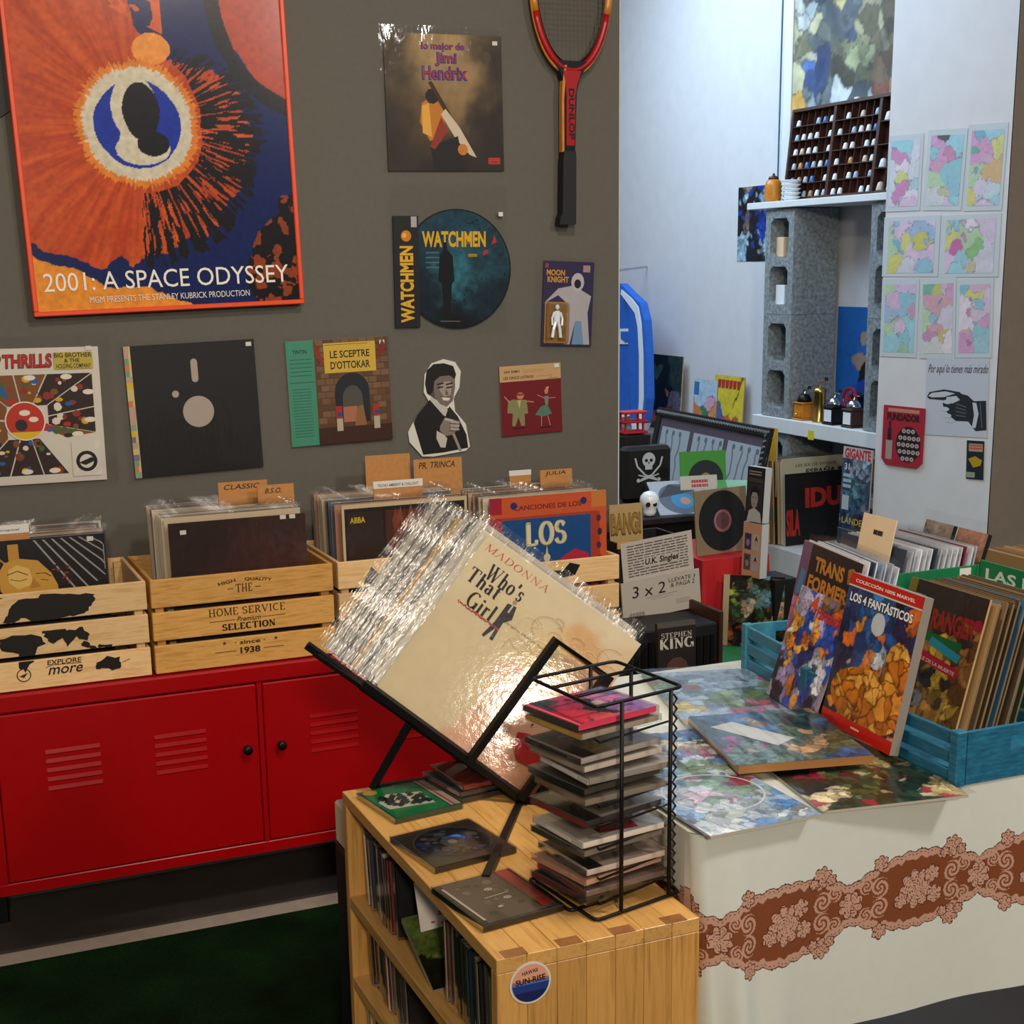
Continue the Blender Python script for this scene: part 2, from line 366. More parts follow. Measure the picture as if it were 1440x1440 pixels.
# ---------------------------------------------------------------- picture functions
def vnoise(x, y, seed):
    rs = np.random.RandomState(seed); g = rs.rand(64, 64)
    xi = np.floor(x).astype(int); yi = np.floor(y).astype(int); fx = x-xi; fy = y-yi
    fx = fx*fx*(3-2*fx); fy = fy*fy*(3-2*fy); a = g[yi % 64, xi % 64]; b = g[yi % 64, (xi+1) % 64]
    c = g[(yi+1) % 64, xi % 64]; d = g[(yi+1) % 64, (xi+1) % 64]
    return (a*(1-fx)+b*fx)*(1-fy)+(c*(1-fx)+d*fx)*fy
def fbm(x, y, f, seed, o=4): return sum(vnoise(x*f*2**i, y*f*2**i, seed+i)*.5**(i+1) for i in range(o))/(1-.5**o)
def cells(spec, warp=.12, wf=5, seed=1, edge=.012, ink='#141014', extra=0, pal=None, texm=.25, soft=0, det=0):
    S = [q.split() for q in spec.split(';') if q.strip()]
    pts = [(float(a[0]), float(a[1]), lin(a[2]), float(a[3]) if len(a) > 3 else 1) for a in S]
    rd = random.Random(seed)
    def fn(U, V):
        asp = V.max(); P = list(pts)
        for _ in range(extra): P.append((rd.random(), rd.random()*asp, lin(rd.choice(pal)), rd.uniform(.7, 1.1)))
        x = U+(fbm(U, V, wf, seed)-.5)*warp*2; y = V+(fbm(U, V, wf, seed+9)-.5)*warp*2
        D = np.stack([np.hypot(x-a, y-b)/w for a, b, c, w in P], 0); i1 = D.argmin(0)
        cs = np.array([p[2] for p in P]); c = cs[i1]
        srt = np.partition(D, 1, 0) if len(P) > 1 else np.stack([D[0], D[0]+9])
        if soft:
            wgt = np.exp(-(D-D.min(0))/soft); c = np.einsum('k...,kc->...c', wgt, cs)/wgt.sum(0)[..., None]
        if edge:
            k = np.clip(1-(srt[1]-srt[0])/edge, 0, 1)[..., None]; c = c*(1-k)+np.array(lin(ink))*k
        if det:
            rs = np.random.RandomState(seed+77); a = rs.rand(det); b = rs.rand(det)*asp
            x2 = U+(fbm(U, V, wf*2.5, seed+21)-.5)*.09; y2 = V+(fbm(U, V, wf*2.5, seed+33)-.5)*.09
            D2 = np.hypot(x2[None]-a[:, None, None], y2[None]-b[:, None, None]); j1 = D2.argmin(0); s2 = np.partition(D2, 1, 0)[:2]
            j0 = np.clip((a*(U.shape[1]-1)).astype(int), 0, U.shape[1]-1); k0 = np.clip((b/asp*(U.shape[0]-1)).astype(int), 0, U.shape[0]-1)
            bc = c[k0, j0]*rs.uniform(.35, 1.7, (det, 1)); w2 = rs.rand(det) < .8; q3 = rs.rand(det) < .22; bc[q3] = cs[rs.randint(0, len(cs), q3.sum())]
            c2 = bc[j1]; kk = np.clip(1-(s2[1]-s2[0])/.013, 0, 1)[..., None]*.9; c2 = c2*(1-kk)+np.array(lin(ink))*kk
            mk = w2[j1][..., None]; c = np.where(mk, c2*.9+c*.1, c)
        t = 1+texm*(fbm(U, V, 22, seed+3)-.5)*2+texm*(fbm(U, V, 7, seed+5)-.5)*2
        return c*t[..., None]
    return fn

def dcells(spec, *a, **k): return cells(spec, *a, det=190, **k)
_o = 'first second third fourth fifth sixth seventh eighth ninth tenth eleventh twelfth thirteenth fourteenth fifteenth sixteenth seventeenth eighteenth nineteenth twentieth'.split()
def ORD(k): return _o[k] if k < 20 else ('twenty-'+_o[k-20] if k < 29 else ('thirtieth' if k == 29 else ('thirty-'+_o[k-30] if k < 39 else 'fortieth')))

# ---------------------------------------------------------------- objects
def tag(o, label, cat, group=None, kind=None):
    if label: o['label'] = label
    if cat: o['category'] = cat
    if group: o['group'] = group
    if kind: o['kind'] = kind
    return o
def thing(name, label, cat, loc=(0, 0, 0), group=None, mw=None):
    o = bpy.data.objects.new(name, None); COL.objects.link(o); o.empty_display_size = .05; o.location = [float(v) for v in loc]
    if mw is not None: o.matrix_world = mw
    return tag(o, label, cat, group)
def struct(name, mb, mat): o = mb.build(name, mat); o['kind'] = 'structure'; return o
def dup(root, mw=None, label=None, group=None):
    r = root.copy(); COL.objects.link(r)
    if mw is not None: r.matrix_world = mw
    if label: r['label'] = label
    if group: r['group'] = group
    for ch in list(root.children):
        c = ch.copy(); COL.objects.link(c); c.parent = r
        for g in ch.children:
            d = g.copy(); COL.objects.link(d); d.parent = c
    return r
def frame(O, X, U):
    X = Vector(X).normalized(); U = Vector(U); U = (U-X*U.dot(X)).normalized(); Nn = X.cross(U)
    return Matrix(((X.x, U.x, Nn.x, O[0]), (X.y, U.y, Nn.y, O[1]), (X.z, U.z, Nn.z, O[2]), (0, 0, 0, 1)))
def pan(x, y, z, a, T, roll=0):       # standing panel: a = heading of its bottom edge, T = lean back (degrees)
    a = R(a); T = R(T); X = Vector((math.cos(a), math.sin(a), 0)); Nn = Vector((-math.sin(a), math.cos(a), 0))
    U = Vector((0, 0, 1))*math.cos(T)+Nn*math.sin(T); m = frame((x, y, z), X, U)
    return m @ Matrix.Rotation(R(roll), 4, 'Z')
def quad(ax, val, BL, BR, TL):        # rectangle on a plane of the room from three of its corners
    b, r_, t = at(ax, val, *BL), at(ax, val, *BR), at(ax, val, *TL)
    X = Vector(r_-b); U = Vector(t-b); return frame(b, X, U), X.length, (U-X.normalized()*U.dot(X.normalized())).length
def sheet(name, label, cat, mw, W, H, T=.004, art=None, n=60, draw=None, mat=None, edge='#b8b0a0', group=None,
          filmo=None, fm=None, sticker=None, back=None):
    m = M(); m.box((0, 0, -T), (W, H, 0), edge)
    if art: m.art(W, H, n, art)
    if draw:
        m2 = M(); m2.z = .0006
        class D:                                             # unit coordinates across the sheet
            pass
        draw(m2, W, H)
    o = m.build(name, mat or PRINT, mw=mw); tag(o, label, cat, group)
    if draw and m2.V: m2.build('print', mat or PRINT, o)
    if sticker:
        for sx, sy in sticker:
            s_ = M(); s_.box((sx*W-.007, sy*H-.005, .0022), (sx*W+.007, sy*H+.005, .003), '#d8d4cc', .0004); s_.build('price_sticker', PAPER, o)
    if filmo:
        l, b, r_, t = filmo; f = M(); k = 14; rd = random.Random(zlib.crc32(label.encode()) % 999)
        xs = np.linspace(-l, W+r_, k); ys = np.linspace(-b, H+t, k)
        vs = [(x, y, .0035+rd.uniform(-.0008, .0008)*(2.0 if (x < 0 or x > W or y > H) else .15)) for y in ys for x in xs]
        f.add(vs, [(j*k+i, j*k+i+1, (j+1)*k+i+1, (j+1)*k+i) for j in range(k-1) for i in range(k-1)]); f.build('plastic_sleeve', fm or FILM, o, smooth=True)
    return o

# ================================================================= SETTING
struct('floor', M().box((-2.5, -7, -.05), (6.5, 5, 0)), FLOORM)
struct('wall_back', M().box((-2.5, 0, 0), (1.854, .14, 3.0)), WALL)
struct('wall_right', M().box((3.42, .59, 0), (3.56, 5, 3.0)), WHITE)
struct('wall_far', M().box((1.7, 4.9, 0), (3.42, 5.0, 3.0)), WHITE)
struct('trim_1', M().box((1.8545, .02, .0), (1.87, .12, 3.0), ch=.004), WHITEP)
# light kick board lying along the turf edge
struct('baseboard_back', M().box((-1.2, -.392, 0), (1.3, -.322, .006), ch=.002), solid('pale_threshold', '#a8988c', .5))
o = M(); o.prism([(-1.4, -2.9), (.60, -2.9), (.60, -1.1), (1.28, -1.1), (1.28, -.395), (-1.4, -.395)], 0, .011)
tag(o.build('turf_mat', TURF), 'dark green artificial turf mat on the floor before the red cabinet', 'mat')
# pillar on the right, turned a little
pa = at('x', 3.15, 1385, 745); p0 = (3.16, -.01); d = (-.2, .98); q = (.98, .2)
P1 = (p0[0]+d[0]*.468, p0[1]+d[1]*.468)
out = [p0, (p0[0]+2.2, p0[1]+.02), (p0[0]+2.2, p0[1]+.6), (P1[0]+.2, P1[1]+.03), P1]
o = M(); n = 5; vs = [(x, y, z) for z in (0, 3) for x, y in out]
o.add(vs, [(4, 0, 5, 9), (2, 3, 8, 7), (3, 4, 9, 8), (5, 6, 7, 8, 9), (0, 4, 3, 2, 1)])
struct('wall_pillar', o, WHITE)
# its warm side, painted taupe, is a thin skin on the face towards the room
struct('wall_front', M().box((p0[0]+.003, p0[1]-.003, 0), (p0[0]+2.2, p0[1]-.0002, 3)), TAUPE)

# ================================================================= WALL PIECES
def wallq(BL, BR, TL, off=.006): return quad('y', -off, BL, BR, TL)
# --- big poster
mw, W, H0 = wallq((48, 446), (428, 427), (8, 0), .03); H = W*1.42
root = thing('framed_poster', 'large poster with orange burst around a dark blue pupil, thin orange frame, on grey wall', 'poster', mw=mw)
fr = .011
m = M()
m.box((0, 0, -.026), (W, fr, .004), ch=.002); m.box((0, H-fr, -.026), (W, H, .004), ch=.002)
m.box((0, fr, -.026), (fr, H-fr, .004), ch=.002); m.box((W-fr, fr, -.026), (W, H-fr, .004), ch=.002)
m.build('frame', ORANGEF, root)
M().box((.004, .004, -.029), (W+.002, H-.004, -.0265)).build('backing', BLACKP, root)
def burst(U, V):
    cx, cy = .43, .665
    dx, dy = U-cx, V-cy; r = np.hypot(dx, dy); a = np.arctan2(dy, dx)
    st = fbm(a*3+10, r*.8, 6, 5)*.6+fbm(a*9+30, r*2, 3, 11)*.4
    nz = fbm(U, V, 9, 3); r2 = r+(nz-.5)*.05
    o_ = np.array(lin('#d05a24')); rd_ = np.array(lin('#b03a16')); navy = np.array(lin('#0a1c54')); wht = np.array(lin('#cfc6ae'))
    yel = np.array(lin('#e89a30')); blk = np.array(lin('#120c10')); blu = np.array(lin('#12309a'))
    c = np.zeros(U.shape+(3,))+navy
    lim = np.interp(np.degrees(a), [-180, -135, -90, -45, 0, 30, 60, 85, 110, 150, 180], [.75, .62, .47, .44, .42, .36, .24, .3, .9, .95, .75])+.1*(st-.5)
    k = (r2 < lim); t = np.clip((st-.35)*2.2, 0, 1)[..., None]
    c[k] = (o_*t+rd_*(1-t))[k]
    dark = (np.cos(a+.25) > .2) & (r2 > .25) & (r2 < lim+.05) & (fbm(a*12+5, r*3, 4, 8) > .5+.12*np.cos(a-2.8)); c[dark] = blk
    top = (V > cy+.34-.5*(U-.5)) & (U < .55) & (nz > .38); c[top] = o_
    tr = (np.hypot(U-1.18, V-1.12) < .42+.05*(nz-.5)); c[tr] = np.array(lin('#b04428'))
    k = np.abs(np.hypot(U-1.18, V-1.12)-.44) < .02+.02*nz; c[k] = blk
    br = (np.hypot(U-1.3, V-.05) < .5+.12*(nz-.5)) & (V < .4); tt = (fbm(U, V, 26, 31) > .52)[..., None]
    c[br] = (np.array(lin('#8c3c18'))*tt+blk*(1-tt))[br]
    bl = (V < .22-.42*U+.1*(nz-.5)); c[bl] = (yel*.75+o_*.25)
    edge = (V < .27-.42*U+.1*(nz-.5)) & ~bl; c[edge] = navy
    k = np.hypot(U-.5, (V-.93)*1.25) < .075+.03*(nz-.5); c[k] = np.array(lin('#e8923c'))
    w_ = .035*(fbm(a*7, r, 5, 2)-.3)
    k = r < .215+w_*1.6; c[k] = (yel*.5+o_*.5)
    k = r < .195+w_; c[k] = wht
    k = r < .158+(nz-.5)*.02; c[k] = blu
    k = (np.hypot((dx+.01)/.085, (dy-.06)/.115) < 1+(nz-.5)*.2) | (np.hypot((dx-.01)/.10, (dy+.09)/.055) < 1+(nz-.5)*.3) | (np.abs(dx+.035-.25*dy) < .025) & (np.abs(dy+.03) < .08); c[k & (r < .165)] = wht
    k = (np.hypot((dx-.015)/.068, (dy-.045)/.10) < 1+(nz-.5)*.2) | (np.hypot((dx-.05)/.06, (dy+.07)/.045) < 1); c[k] = np.array(lin('#15121c'))
    sh = .85+.4*(fbm(U, V, 60, 71, 2)-.3)
    return c*sh[..., None]
m = M(); m.art(W-2*fr, H-2*fr, 300, burst); m.box((0, 0, -.004), (W-2*fr, H-2*fr, 0), '#101010')
pp = m.build('poster_print', GLOSS, root); pp.location = (fr, fr, -.002)
t = M(); t.z = .0005
t.text('2001: A SPACE ODYSSEY', .045*W, .085*W, .945*W, .15*W, '#e6e0d2')
t.text('MGM PRESENTS THE STANLEY KUBRICK PRODUCTION', .2*W, .04*W, .79*W, .062*W, '#d8d2c4')
t.build('lettering', PRINT, root)

# --- dark record at the left edge
m = M(); R0 = .172; m.lathe([(.018, -.001), (R0, -.001), (R0, .001), (.05, .0016), (.018, .0012)], n=48)
c0 = at('y', -.008, -66, 62); fm_ = frame(c0, (1, 0, 0), (0, 0, 1))
o = m.build('vinyl_record', VINYL, mw=fm_); tag(o, 'black vinyl record hung on grey wall behind the left edge of the large poster', 'record')
M().lathe([(.004, .0018), (.048, .0018), (.048, .0024), (.004, .0024)], n=32).build('paper_label', CARD, o)

# --- sleeve with comic panels
def thr(m, W, H):
    u = W
    m.rect(0, 0, W, H, '#cfc8bc')
    PC = ['#b0221c', '#c8a020', '#1c5aa0', '#2c1810', '#7a4a20', '#d8ccb8', '#406030', '#8c2c18']
    cx, cy = .44*u, .47*u; k = 10; rd = random.Random(4)
    pts = []
    bx = [(.03, .05), (.3, .05), (.55, .05), (.74, .05), (.74, .33), (.96, .36), (.96, .56), (.96, .82), (.62, .82), (.38, .82), (.06, .82), (.03, .5)]
    for i in range(len(bx)):
        a, b = bx[i], bx[(i+1) % len(bx)]
        if i == 3: continue
        sx = lambda p, f: (cx+(p[0]*u-cx)*f, cy+(p[1]*u-cy)*f)
        q = [sx(a, .3), sx(b, .3), sx(b, .985), sx(a, .985)]; g = (sum(p[0] for p in q)/4, sum(p[1] for p in q)/4)
        q = [(g[0]+(x-g[0])*.94, g[1]+(y-g[1])*.94) for x, y in q]; m.poly(q, rd.choice(PC[3:5]))
        for j in range(9):
            f1, f2 = rd.uniform(.1, .9), rd.uniform(.1, .9)
            a_ = [q[0][c]*(1-f1)+q[1][c]*f1 for c in (0, 1)]; b_ = [q[3][c]*(1-f1)+q[2][c]*f1 for c in (0, 1)]
            x, y = a_[0]*(1-f2)+b_[0]*f2, a_[1]*(1-f2)+b_[1]*f2; r_ = u*rd.uniform(.012, .034)
            m.disc(x, y, r_, rd.choice(PC), 7, r_*rd.uniform(.5, 1.2))
        x, y = (q[2][0]+q[3][0])/2*.8+g[0]*.2, (q[2][1]+q[3][1])/2*.8+g[1]*.2; m.disc(x, y, u*.042, '#ddd4c4', 12, u*.02)
    m.disc(cx, cy, .145*u, '#d8cfc0', 32); m.disc(cx, cy, .135*u, '#b8301c', 32)
    m.poly([(cx-.11*u, cy-.08*u)]+[(cx+.135*u*math.cos(a), cy+.135*u*math.sin(a)) for a in np.linspace(R(216), R(324), 9)]+[(cx+.11*u, cy-.08*u)], '#d8b020')
    m.disc(cx-.03*u, cy-.03*u, .045*u, '#2a2024', 10); m.disc(cx, cy+.06*u, .04*u, '#ddd4c4', 12, .022*u); m.disc(cx+.06*u, cy+.01*u, .035*u, '#ddd4c4', 12, .02*u)
    m.text('CHEAP', .03*u, .86*u, .3*u, .955*u, '#7c1410', .03, .1); m.text('THRILLS', .31*u, .855*u, .66*u, .96*u, '#3a0c08', .05, .05); m.text('THRILLS', .315*u, .86*u, .655*u, .955*u, '#b81c14', .02, .05)
    m.rect(.675*u, .84*u, .955*u, .965*u, '#b8a440'); m.text('BIG BROTHER', .68*u, .925*u, .95*u, .96*u, '#1c1408', .02)
    m.text('& THE', .75*u, .888*u, .86*u, .917*u, '#1c1408', .02); m.text('HOLDING COMPANY', .69*u, .846*u, .94*u, .88*u, '#1c1408', .015)
    m.rect(.755*u, .04*u, .965*u, .3*u, '#cfc8bc'); m.ring(.86*u, .15*u, .052*u, .078*u, '#16120f'); m.poly([(.8*u, .14*u), (.9*u, .18*u), (.92*u, .15*u), (.85*u, .12*u)], '#16120f')
L = .315
mw, W, H = wallq((-45, 686), (135, 675), (-45, 492))
sheet('record_sleeve', 'white-bordered sleeve of small comic panels at left edge of grey wall', 'record', mw, L, L, .004, draw=thr, edge='#cfc8bc', filmo=(.01, .008, .03, .03), sticker=[(.93, .99)])
# --- black die-cut sleeve
def flop(m, W, H):
    rd = random.Random(2); st = .05*W
    m.rect(0, 0, st, H, '#c8b878')
    for i in range(22): m.rect(0, i*H/22, st*rd.uniform(.6, 1), (i+1)*H/22, rd.choice(['#c87850', '#6a9880', '#c8b878', '#d0b020', '#b89888', '#7a6a88', '#88a088']))
    m.rect(st, 0, W, H, '#141315')
    for i in range(40):
        x = W*rd.uniform(.1, .95); m.rect(x, H*.985, x+W*.02, H*rd.uniform(.985, .997), '#141315')
    m.disc(W*.525, H*.475, W*.12, '#a89c90', 36); m.disc(W*.36, H*.62, W*.027, '#a89c90', 18)
    x, y0_, y1_, r_ = W*.52, H*.70, H*.88, W*.026
    m.poly([(x+r_*math.cos(a), y1_-r_+r_*math.sin(a)) for a in np.linspace(0, PI, 9)]+[(x+r_*math.cos(a), y0_+r_+r_*math.sin(a)) for a in np.linspace(PI, 2*PI, 9)], '#a89c90')
    for k in range(5): m.line([(W*(.08+.02*k), H*.1), (W*(.12+.03*k), H*(.2+.02*k))], .0006, '#26252a')
mw, W, H = wallq((191, 673), (373, 656), (175, 487))
sheet('record_sleeve', 'black sleeve with round, slot and dot cut-outs and coloured left strip, on grey wall', 'record', mw, L, L, .004, draw=flop, edge='#2a2a2c', filmo=(.014, .006, .006, .014), sticker=[(.955, .965)])
# --- teal strip sleeve (plain stone arch stands in for the drawing)
def tin(m, W, H):
    m.rect(0, 0, W*.27, H, '#3f8a70'); m.text('TINTIN', W*.06, H*.88, W*.2, H*.915, '#0f2a22', .02)
    m.lines(W*.03, H*.66, W*.24, H*.85, 5, '#1f5545', 3, .2); m.rect(W*.02, H*.605, W*.26, H*.61, '#10382c'); m.lines(W*.04, H*.08, W*.22, H*.56, 17, '#2b6a56', 5, .35)
    rd = random.Random(8)
    m.rect(W*.27, 0, W, H, '#5c3c24')
    for j in range(13):
        for i in range(9):
            x = W*(.28+.085*i+(.04 if j % 2 else 0)); y = H*(.2+.062*j)
            if x < W*.95: m.rect(x, y, min(x+W*.078, W*.995), y+H*.054, rd.choice(['#6e5238', '#7a5a3e', '#644428', '#58402c', '#74543a']))
    cx = W*.62; ar = [(cx+W*.17*math.cos(a), H*.5+W*.17*math.sin(a)) for a in np.linspace(0, PI, 16)]
    m.poly([(cx+W*.17, H*.2)]+ar+[(cx-W*.17, H*.2)], '#1c2026')
    m.poly([(cx+W*.1, H*.32)]+[(cx+W*.1*math.cos(a), H*.42+W*.13*math.sin(a)) for a in np.linspace(0, PI, 12)]+[(cx-W*.1, H*.32)], '#4e4a44')
    m.rect(cx-W*.1, H*.2, cx+W*.04, H*.35, '#a86a52'); m.poly([(cx, H*.12), (cx+W*.13, H*.14), (cx+W*.1, H*.36), (cx+.04*W, H*.34)], '#8a6238')
    m.rect(W*.27, 0, W, H*.16, '#3c2012')
    for x in (.45, .82): m.rect(W*x, H*.12, W*(x+.06), H*.24, '#b0a890'); m.rect(W*x-.002, H*.24, W*(x+.06), H*.36, '#a02c1c'); m.rect(W*(x+.01), H*.26, W*(x+.06), H*.3, '#2c4880')
    m.poly([(W*.27, H), (W*.27, H*.86), (W*.37, H*.72), (W*.32, H*.9)], '#8a2c14'); m.poly([(W*.94, H*.98), (W*.84, H*.73), (W*.98, H*.9)], '#7a2814')
    m.rect(W*.36, H*.68, W*.87, H*.965, '#c8a83c'); m.rect(W*.37, H*.945, W*.8, H*.95, '#6a5414')
    m.text('LE SCEPTRE', W*.42, H*.82, W*.81, H*.89, '#241a08', .02); m.text("D'OTTOKAR", W*.42, H*.715, W*.81, H*.79, '#241a08', .02)
mw, W, H = wallq((411, 629), (552, 617), (398, 481))
sheet('record_sleeve', 'small record sleeve with teal strip, yellow title box and brown stone arch, on grey wall', 'record', mw, W, H*1.0, .006, draw=tin, edge='#b8a888', filmo=(.008, .006, .008, .014), sticker=[(.94, .95), (.94, .9)])
# --- guitarist sleeve
def jim(m, W, H):
    for (x0, x1, y, hh, cs) in [(.31, .69, .87, .05, 1)]: pass
    def duo(t, x0, y0, x1, y1):
        m.text(t, W*x0, H*y0, W*x1, H*y1, '#16307c', .055); m.text(t, W*(x0+.008), H*(y0+.008), W*(x1-.004), H*(y1-.004), '#a8261c', .0)
    duo('lo mejor de', .31, .87, .68, .94); duo('Jimi', .42, .765, .61, .87); duo('Hendrix', .31, .665, .7, .77)
    P = lambda *q: [(W*a, H*b) for a, b in q]
    m.poly(P((.3, .5), (.4, .56), (.48, .45), (.5, .28), (.36, .22), (.28, .36)), '#b8741c'); m.poly(P((.3, .48), (.36, .5), (.38, .25), (.3, .28)), '#d8a040')
    m.disc(W*.39, H*.55, W*.06, '#1c1208', 9); m.poly(P((.36, .65), (.39, .66), (.62, .3), (.58, .3)), '#3a2010')
    m.poly(P((.46, .42), (.5, .46), (.62, .32), (.76, .1), (.7, .12), (.58, .24)), '#c8b8a0'); m.poly(P((.36, .18), (.6, .26), (.66, .0), (.4, .0)), '#14100e')
    m.disc(W*.64, H*.16, W*.045, '#c07820', 10); m.poly(P((.46, .4), (.52, .3), (.4, .16), (.36, .18)), '#8c2c14')
    m.disc(W*.86, H*.84, W*.045, '#4a4030', 14); m.rect(W*.86, H*.05, W*.965, H*.1, '#b03028'); m.rect(W*.89, H*.065, W*.94, H*.07, '#401010')
mw, W, H = wallq((546.5, 240.5), (708, 240.5), (539.8, 54))
sheet('record_sleeve', 'brown record sleeve with blue and red lettering above a guitar, highest on grey wall', 'record', mw, L*.99, L*1.03, .004,
      art=cells('.5 .8 #a08458 1.3;.5 .6 #8c7048 1.1;.1 .8 #3c3022 1;.05 .3 #241a12 1;.5 .1 #1c1410;.95 .3 #241a14 1;.95 .8 #2c241a 1;.3 .5 #5a4428', .2, 4, 3, 0, texm=.2, soft=.08), n=60, draw=jim, edge='#2a2018', filmo=(.012, .002, .004, .018), sticker=[(.94, .945)])
# --- picture disc
mw, W, H = wallq((556, 466), (712, 462), (553, 304)); W = L*.97; H = L*.97
def wat(m, W, H):
    m.rect(0, .03*H, W*.22, H*.93, '#0c0b0c'); m.disc(W*.11, H*.77, W*.045, '#c87818', 18); m.disc(W*.095, H*.775, W*.02, '#e8b030', 10); m.rect(W*.155, H*.84, W*.205, H*.925, '#a8a49c')
    m.text('WATCHMEN', -W*.2, H*.32, W*.42, H*.44, '#d8a818', .04, rot=PI/2)
mw2 = mw @ Matrix.Translation((0, 0, 0))
root = thing('picture_disc', 'round picture record with yellow title in clear bag with black side strip, on grey wall', 'record', mw=mw)
m = M(); cx, cy, rr = W*.56, H*.5, L*.475
m.lathe([(.0, -.002), (rr, -.002), (rr, .0015), (0, .0015)], (cx, cy, 0), 56); m.build('disc', VINYL, root)
def wart(U, V):
    f = cells('.5 .5 #2c6878 1.2;.5 .8 #1c4858 1;.2 .7 #143040;.8 .7 #1c3c48;.2 .3 #0c1c28;.8 .3 #102430;.5 .1 #080c10 1.1;.5 .95 #103444', .2, 6, 7, .004, '#0a1418', texm=.5, soft=.05)
    return f(U, V)
n_ = 90; g = np.linspace(-1, 1, n_); vs = []; 
m = M(); m.z = .0022
rings = 40; seg = 96; V_ = [(cx, cy, .002)]; 
for i in range(1, rings+1):
    for j in range(seg): V_.append((cx+rr*.975*i/rings*math.cos(2*PI*j/seg), cy+rr*.975*i/rings*math.sin(2*PI*j/seg), .002))
va = np.array(V_); cc = wart((va[:, 0]-cx)/(2*rr)+.5, (va[:, 1]-cy)/(2*rr)+.5)
for i in range(1, rings+1):
    for j in range(seg):
        a = 1+(i-1)*seg+j; b = 1+(i-1)*seg+(j+1) % seg
        if i == 1: m.add([V_[0], V_[a], V_[b]], [(0, 1, 2)], cc[a])
        else:
            a0, b0 = a-seg, b-seg; m.add([V_[a0], V_[a], V_[b], V_[b0]], [(0, 1, 2, 3)], cc[a])
m.text('WATCHMEN', W*.25, H*.68, W*.82, H*.81, '#d8a818', .035)
P = lambda *q: [(W*(a*.3+.31), H*(b*.62+.1)) for a, b in q]
m.poly(P((.42, 1), (.52, 1), (.54, .9), (.7, .82), (.74, .5), (.66, .45), (.6, .02), (.42, .02), (.36, .45), (.26, .5), (.3, .82), (.42, .9)), '#0b0d10')
m.rect(W*.66, H*.6, W*.74, H*.625, '#a08020'); m.poly([(W*.79, H*.61), (W*.84, H*.63), (W*.84, H*.66), (W*.8, H*.65)], '#b02c2c'); m.poly([(W*.87, H*.7), (W*.9, H*.78), (W*.92, H*.72)], '#b03030')
m.line([(W*.4, H*.075), (W*.58, H*.07)], .0012, '#8a8880'); m.lines(W*.28, H*.5, W*.4, H*.66, 4, '#487078', 5, .3)
m.build('disc_print', GLOSS, root)
M().box((0, .03*H, -.002), (W*.22, H*.93, .0005)).build('side_strip', BLACKP, root)
m = M(); m.z = .003; wat(m, W, H); m.build('side_strip_print', PRINT, root)
f = M(); k = 16; rd = random.Random(5); xs = np.linspace(-.008, W+.004, k); ys = np.linspace(-.006, H+.06, k)
f.add([(x, y, .006+rd.uniform(-.002, .002)) for y in ys for x in xs], [(j*k+i, j*k+i+1, (j+1)*k+i+1, (j+1)*k+i) for j in range(k-1) for i in range(k-1)])
f.build('plastic_sleeve', FILM, root, smooth=True)
M().box((W*.93, H*.93, .0085), (W*.97, H*.965, .0095)).build('price_sticker', PAPER, root)
# --- carded toy
def moon(m, W, H):
    m.rect(0, 0, W, H, '#2a2148'); m.text('MOON', W*.06, H*.83, W*.42, H*.9, '#c8902c', .03); m.text('KNIGHT', W*.08, H*.75, W*.5, H*.82, '#c8902c', .03)
    P = lambda *q: [(W*a, H*b) for a, b in q]
    m.poly(P((.02, .5), (.3, .68), (.6, .72), (.78, .66), (.96, .6), (.9, .4), (.96, .02), (.72, .02), (.66, .3), (.56, .02), (.44, .02), (.5, .5), (.3, .6)), '#a8a4a8')
    m.disc(W*.68, H*.76, W*.13, '#b4b0b4', 12, H*.11); m.disc(W*.68, H*.74, W*.07, '#15131c', 10, H*.055)
    m.poly(P((.6, .02), (.66, .3), (.78, .3), (.84, .02)), '#6a8cb0'); m.rect(W*.78, H*.88, W*.92, H*.96, '#a08480'); m.rect(W*.03, H*.92, W*.09, H*.97, '#a83040')
mw, W, H = wallq((761, 486), (831, 487), (758, 366))
o = sheet('toy_card', 'purple blister card holding a small white toy figure, in clear bag on grey wall', 'toy', mw, W, H, .003, draw=moon, edge='#302848', filmo=(.025, .012, .014, .012))
m = M(); m.box((W*.04, H*.03, .0013), (W*.5, H*.52, .003), '#a87a28'); m.rect(W*.08, H*.05, W*.46, H*.48, '#b8862e'); m.build('blister_tray', PRINT, o)
m = M(); fx, fy = W*.26, H*.1
for s_ in (-1, 1):
    m.tube([(fx+s_*.012, fy, .012), (fx+s_*.009, fy+.022, .012), (fx+s_*.004, fy+.04, .012)], .0045); m.tube([(fx+s_*.009, fy+.066, .012), (fx+s_*.015, fy+.05, .013), (fx+s_*.014, fy+.032, .014)], .003)
m.lathe([(.006, 0), (.009, .012), (.01, .026), (.004, .032)], (0, 0, 0), 10)
bd = M(); bd.box((fx-.009, fy+.036, .007), (fx+.009, fy+.07, .017), ch=.004); bd.box((fx-.0055, fy+.072, .006), (fx+.0055, fy+.086, .017), ch=.004)
m2 = M(); m2.V = bd.V; m2.Fc = bd.Fc; m2.Cc = bd.Cc
for s_ in (-1, 1):
    m2.tube([(fx+s_*.012, fy, .012), (fx+s_*.009, fy+.022, .012), (fx+s_*.004, fy+.04, .012)], .0045); m2.tube([(fx+s_*.009, fy+.066, .012), (fx+s_*.015, fy+.05, .013), (fx+s_*.014, fy+.032, .014)], .003)
m2.build('toy_figure', CERAM, o)
M().box((W*.05, H*.035, .003), (W*.49, H*.51, .021), ch=.004).build('blister_bubble', ACRYL, o)
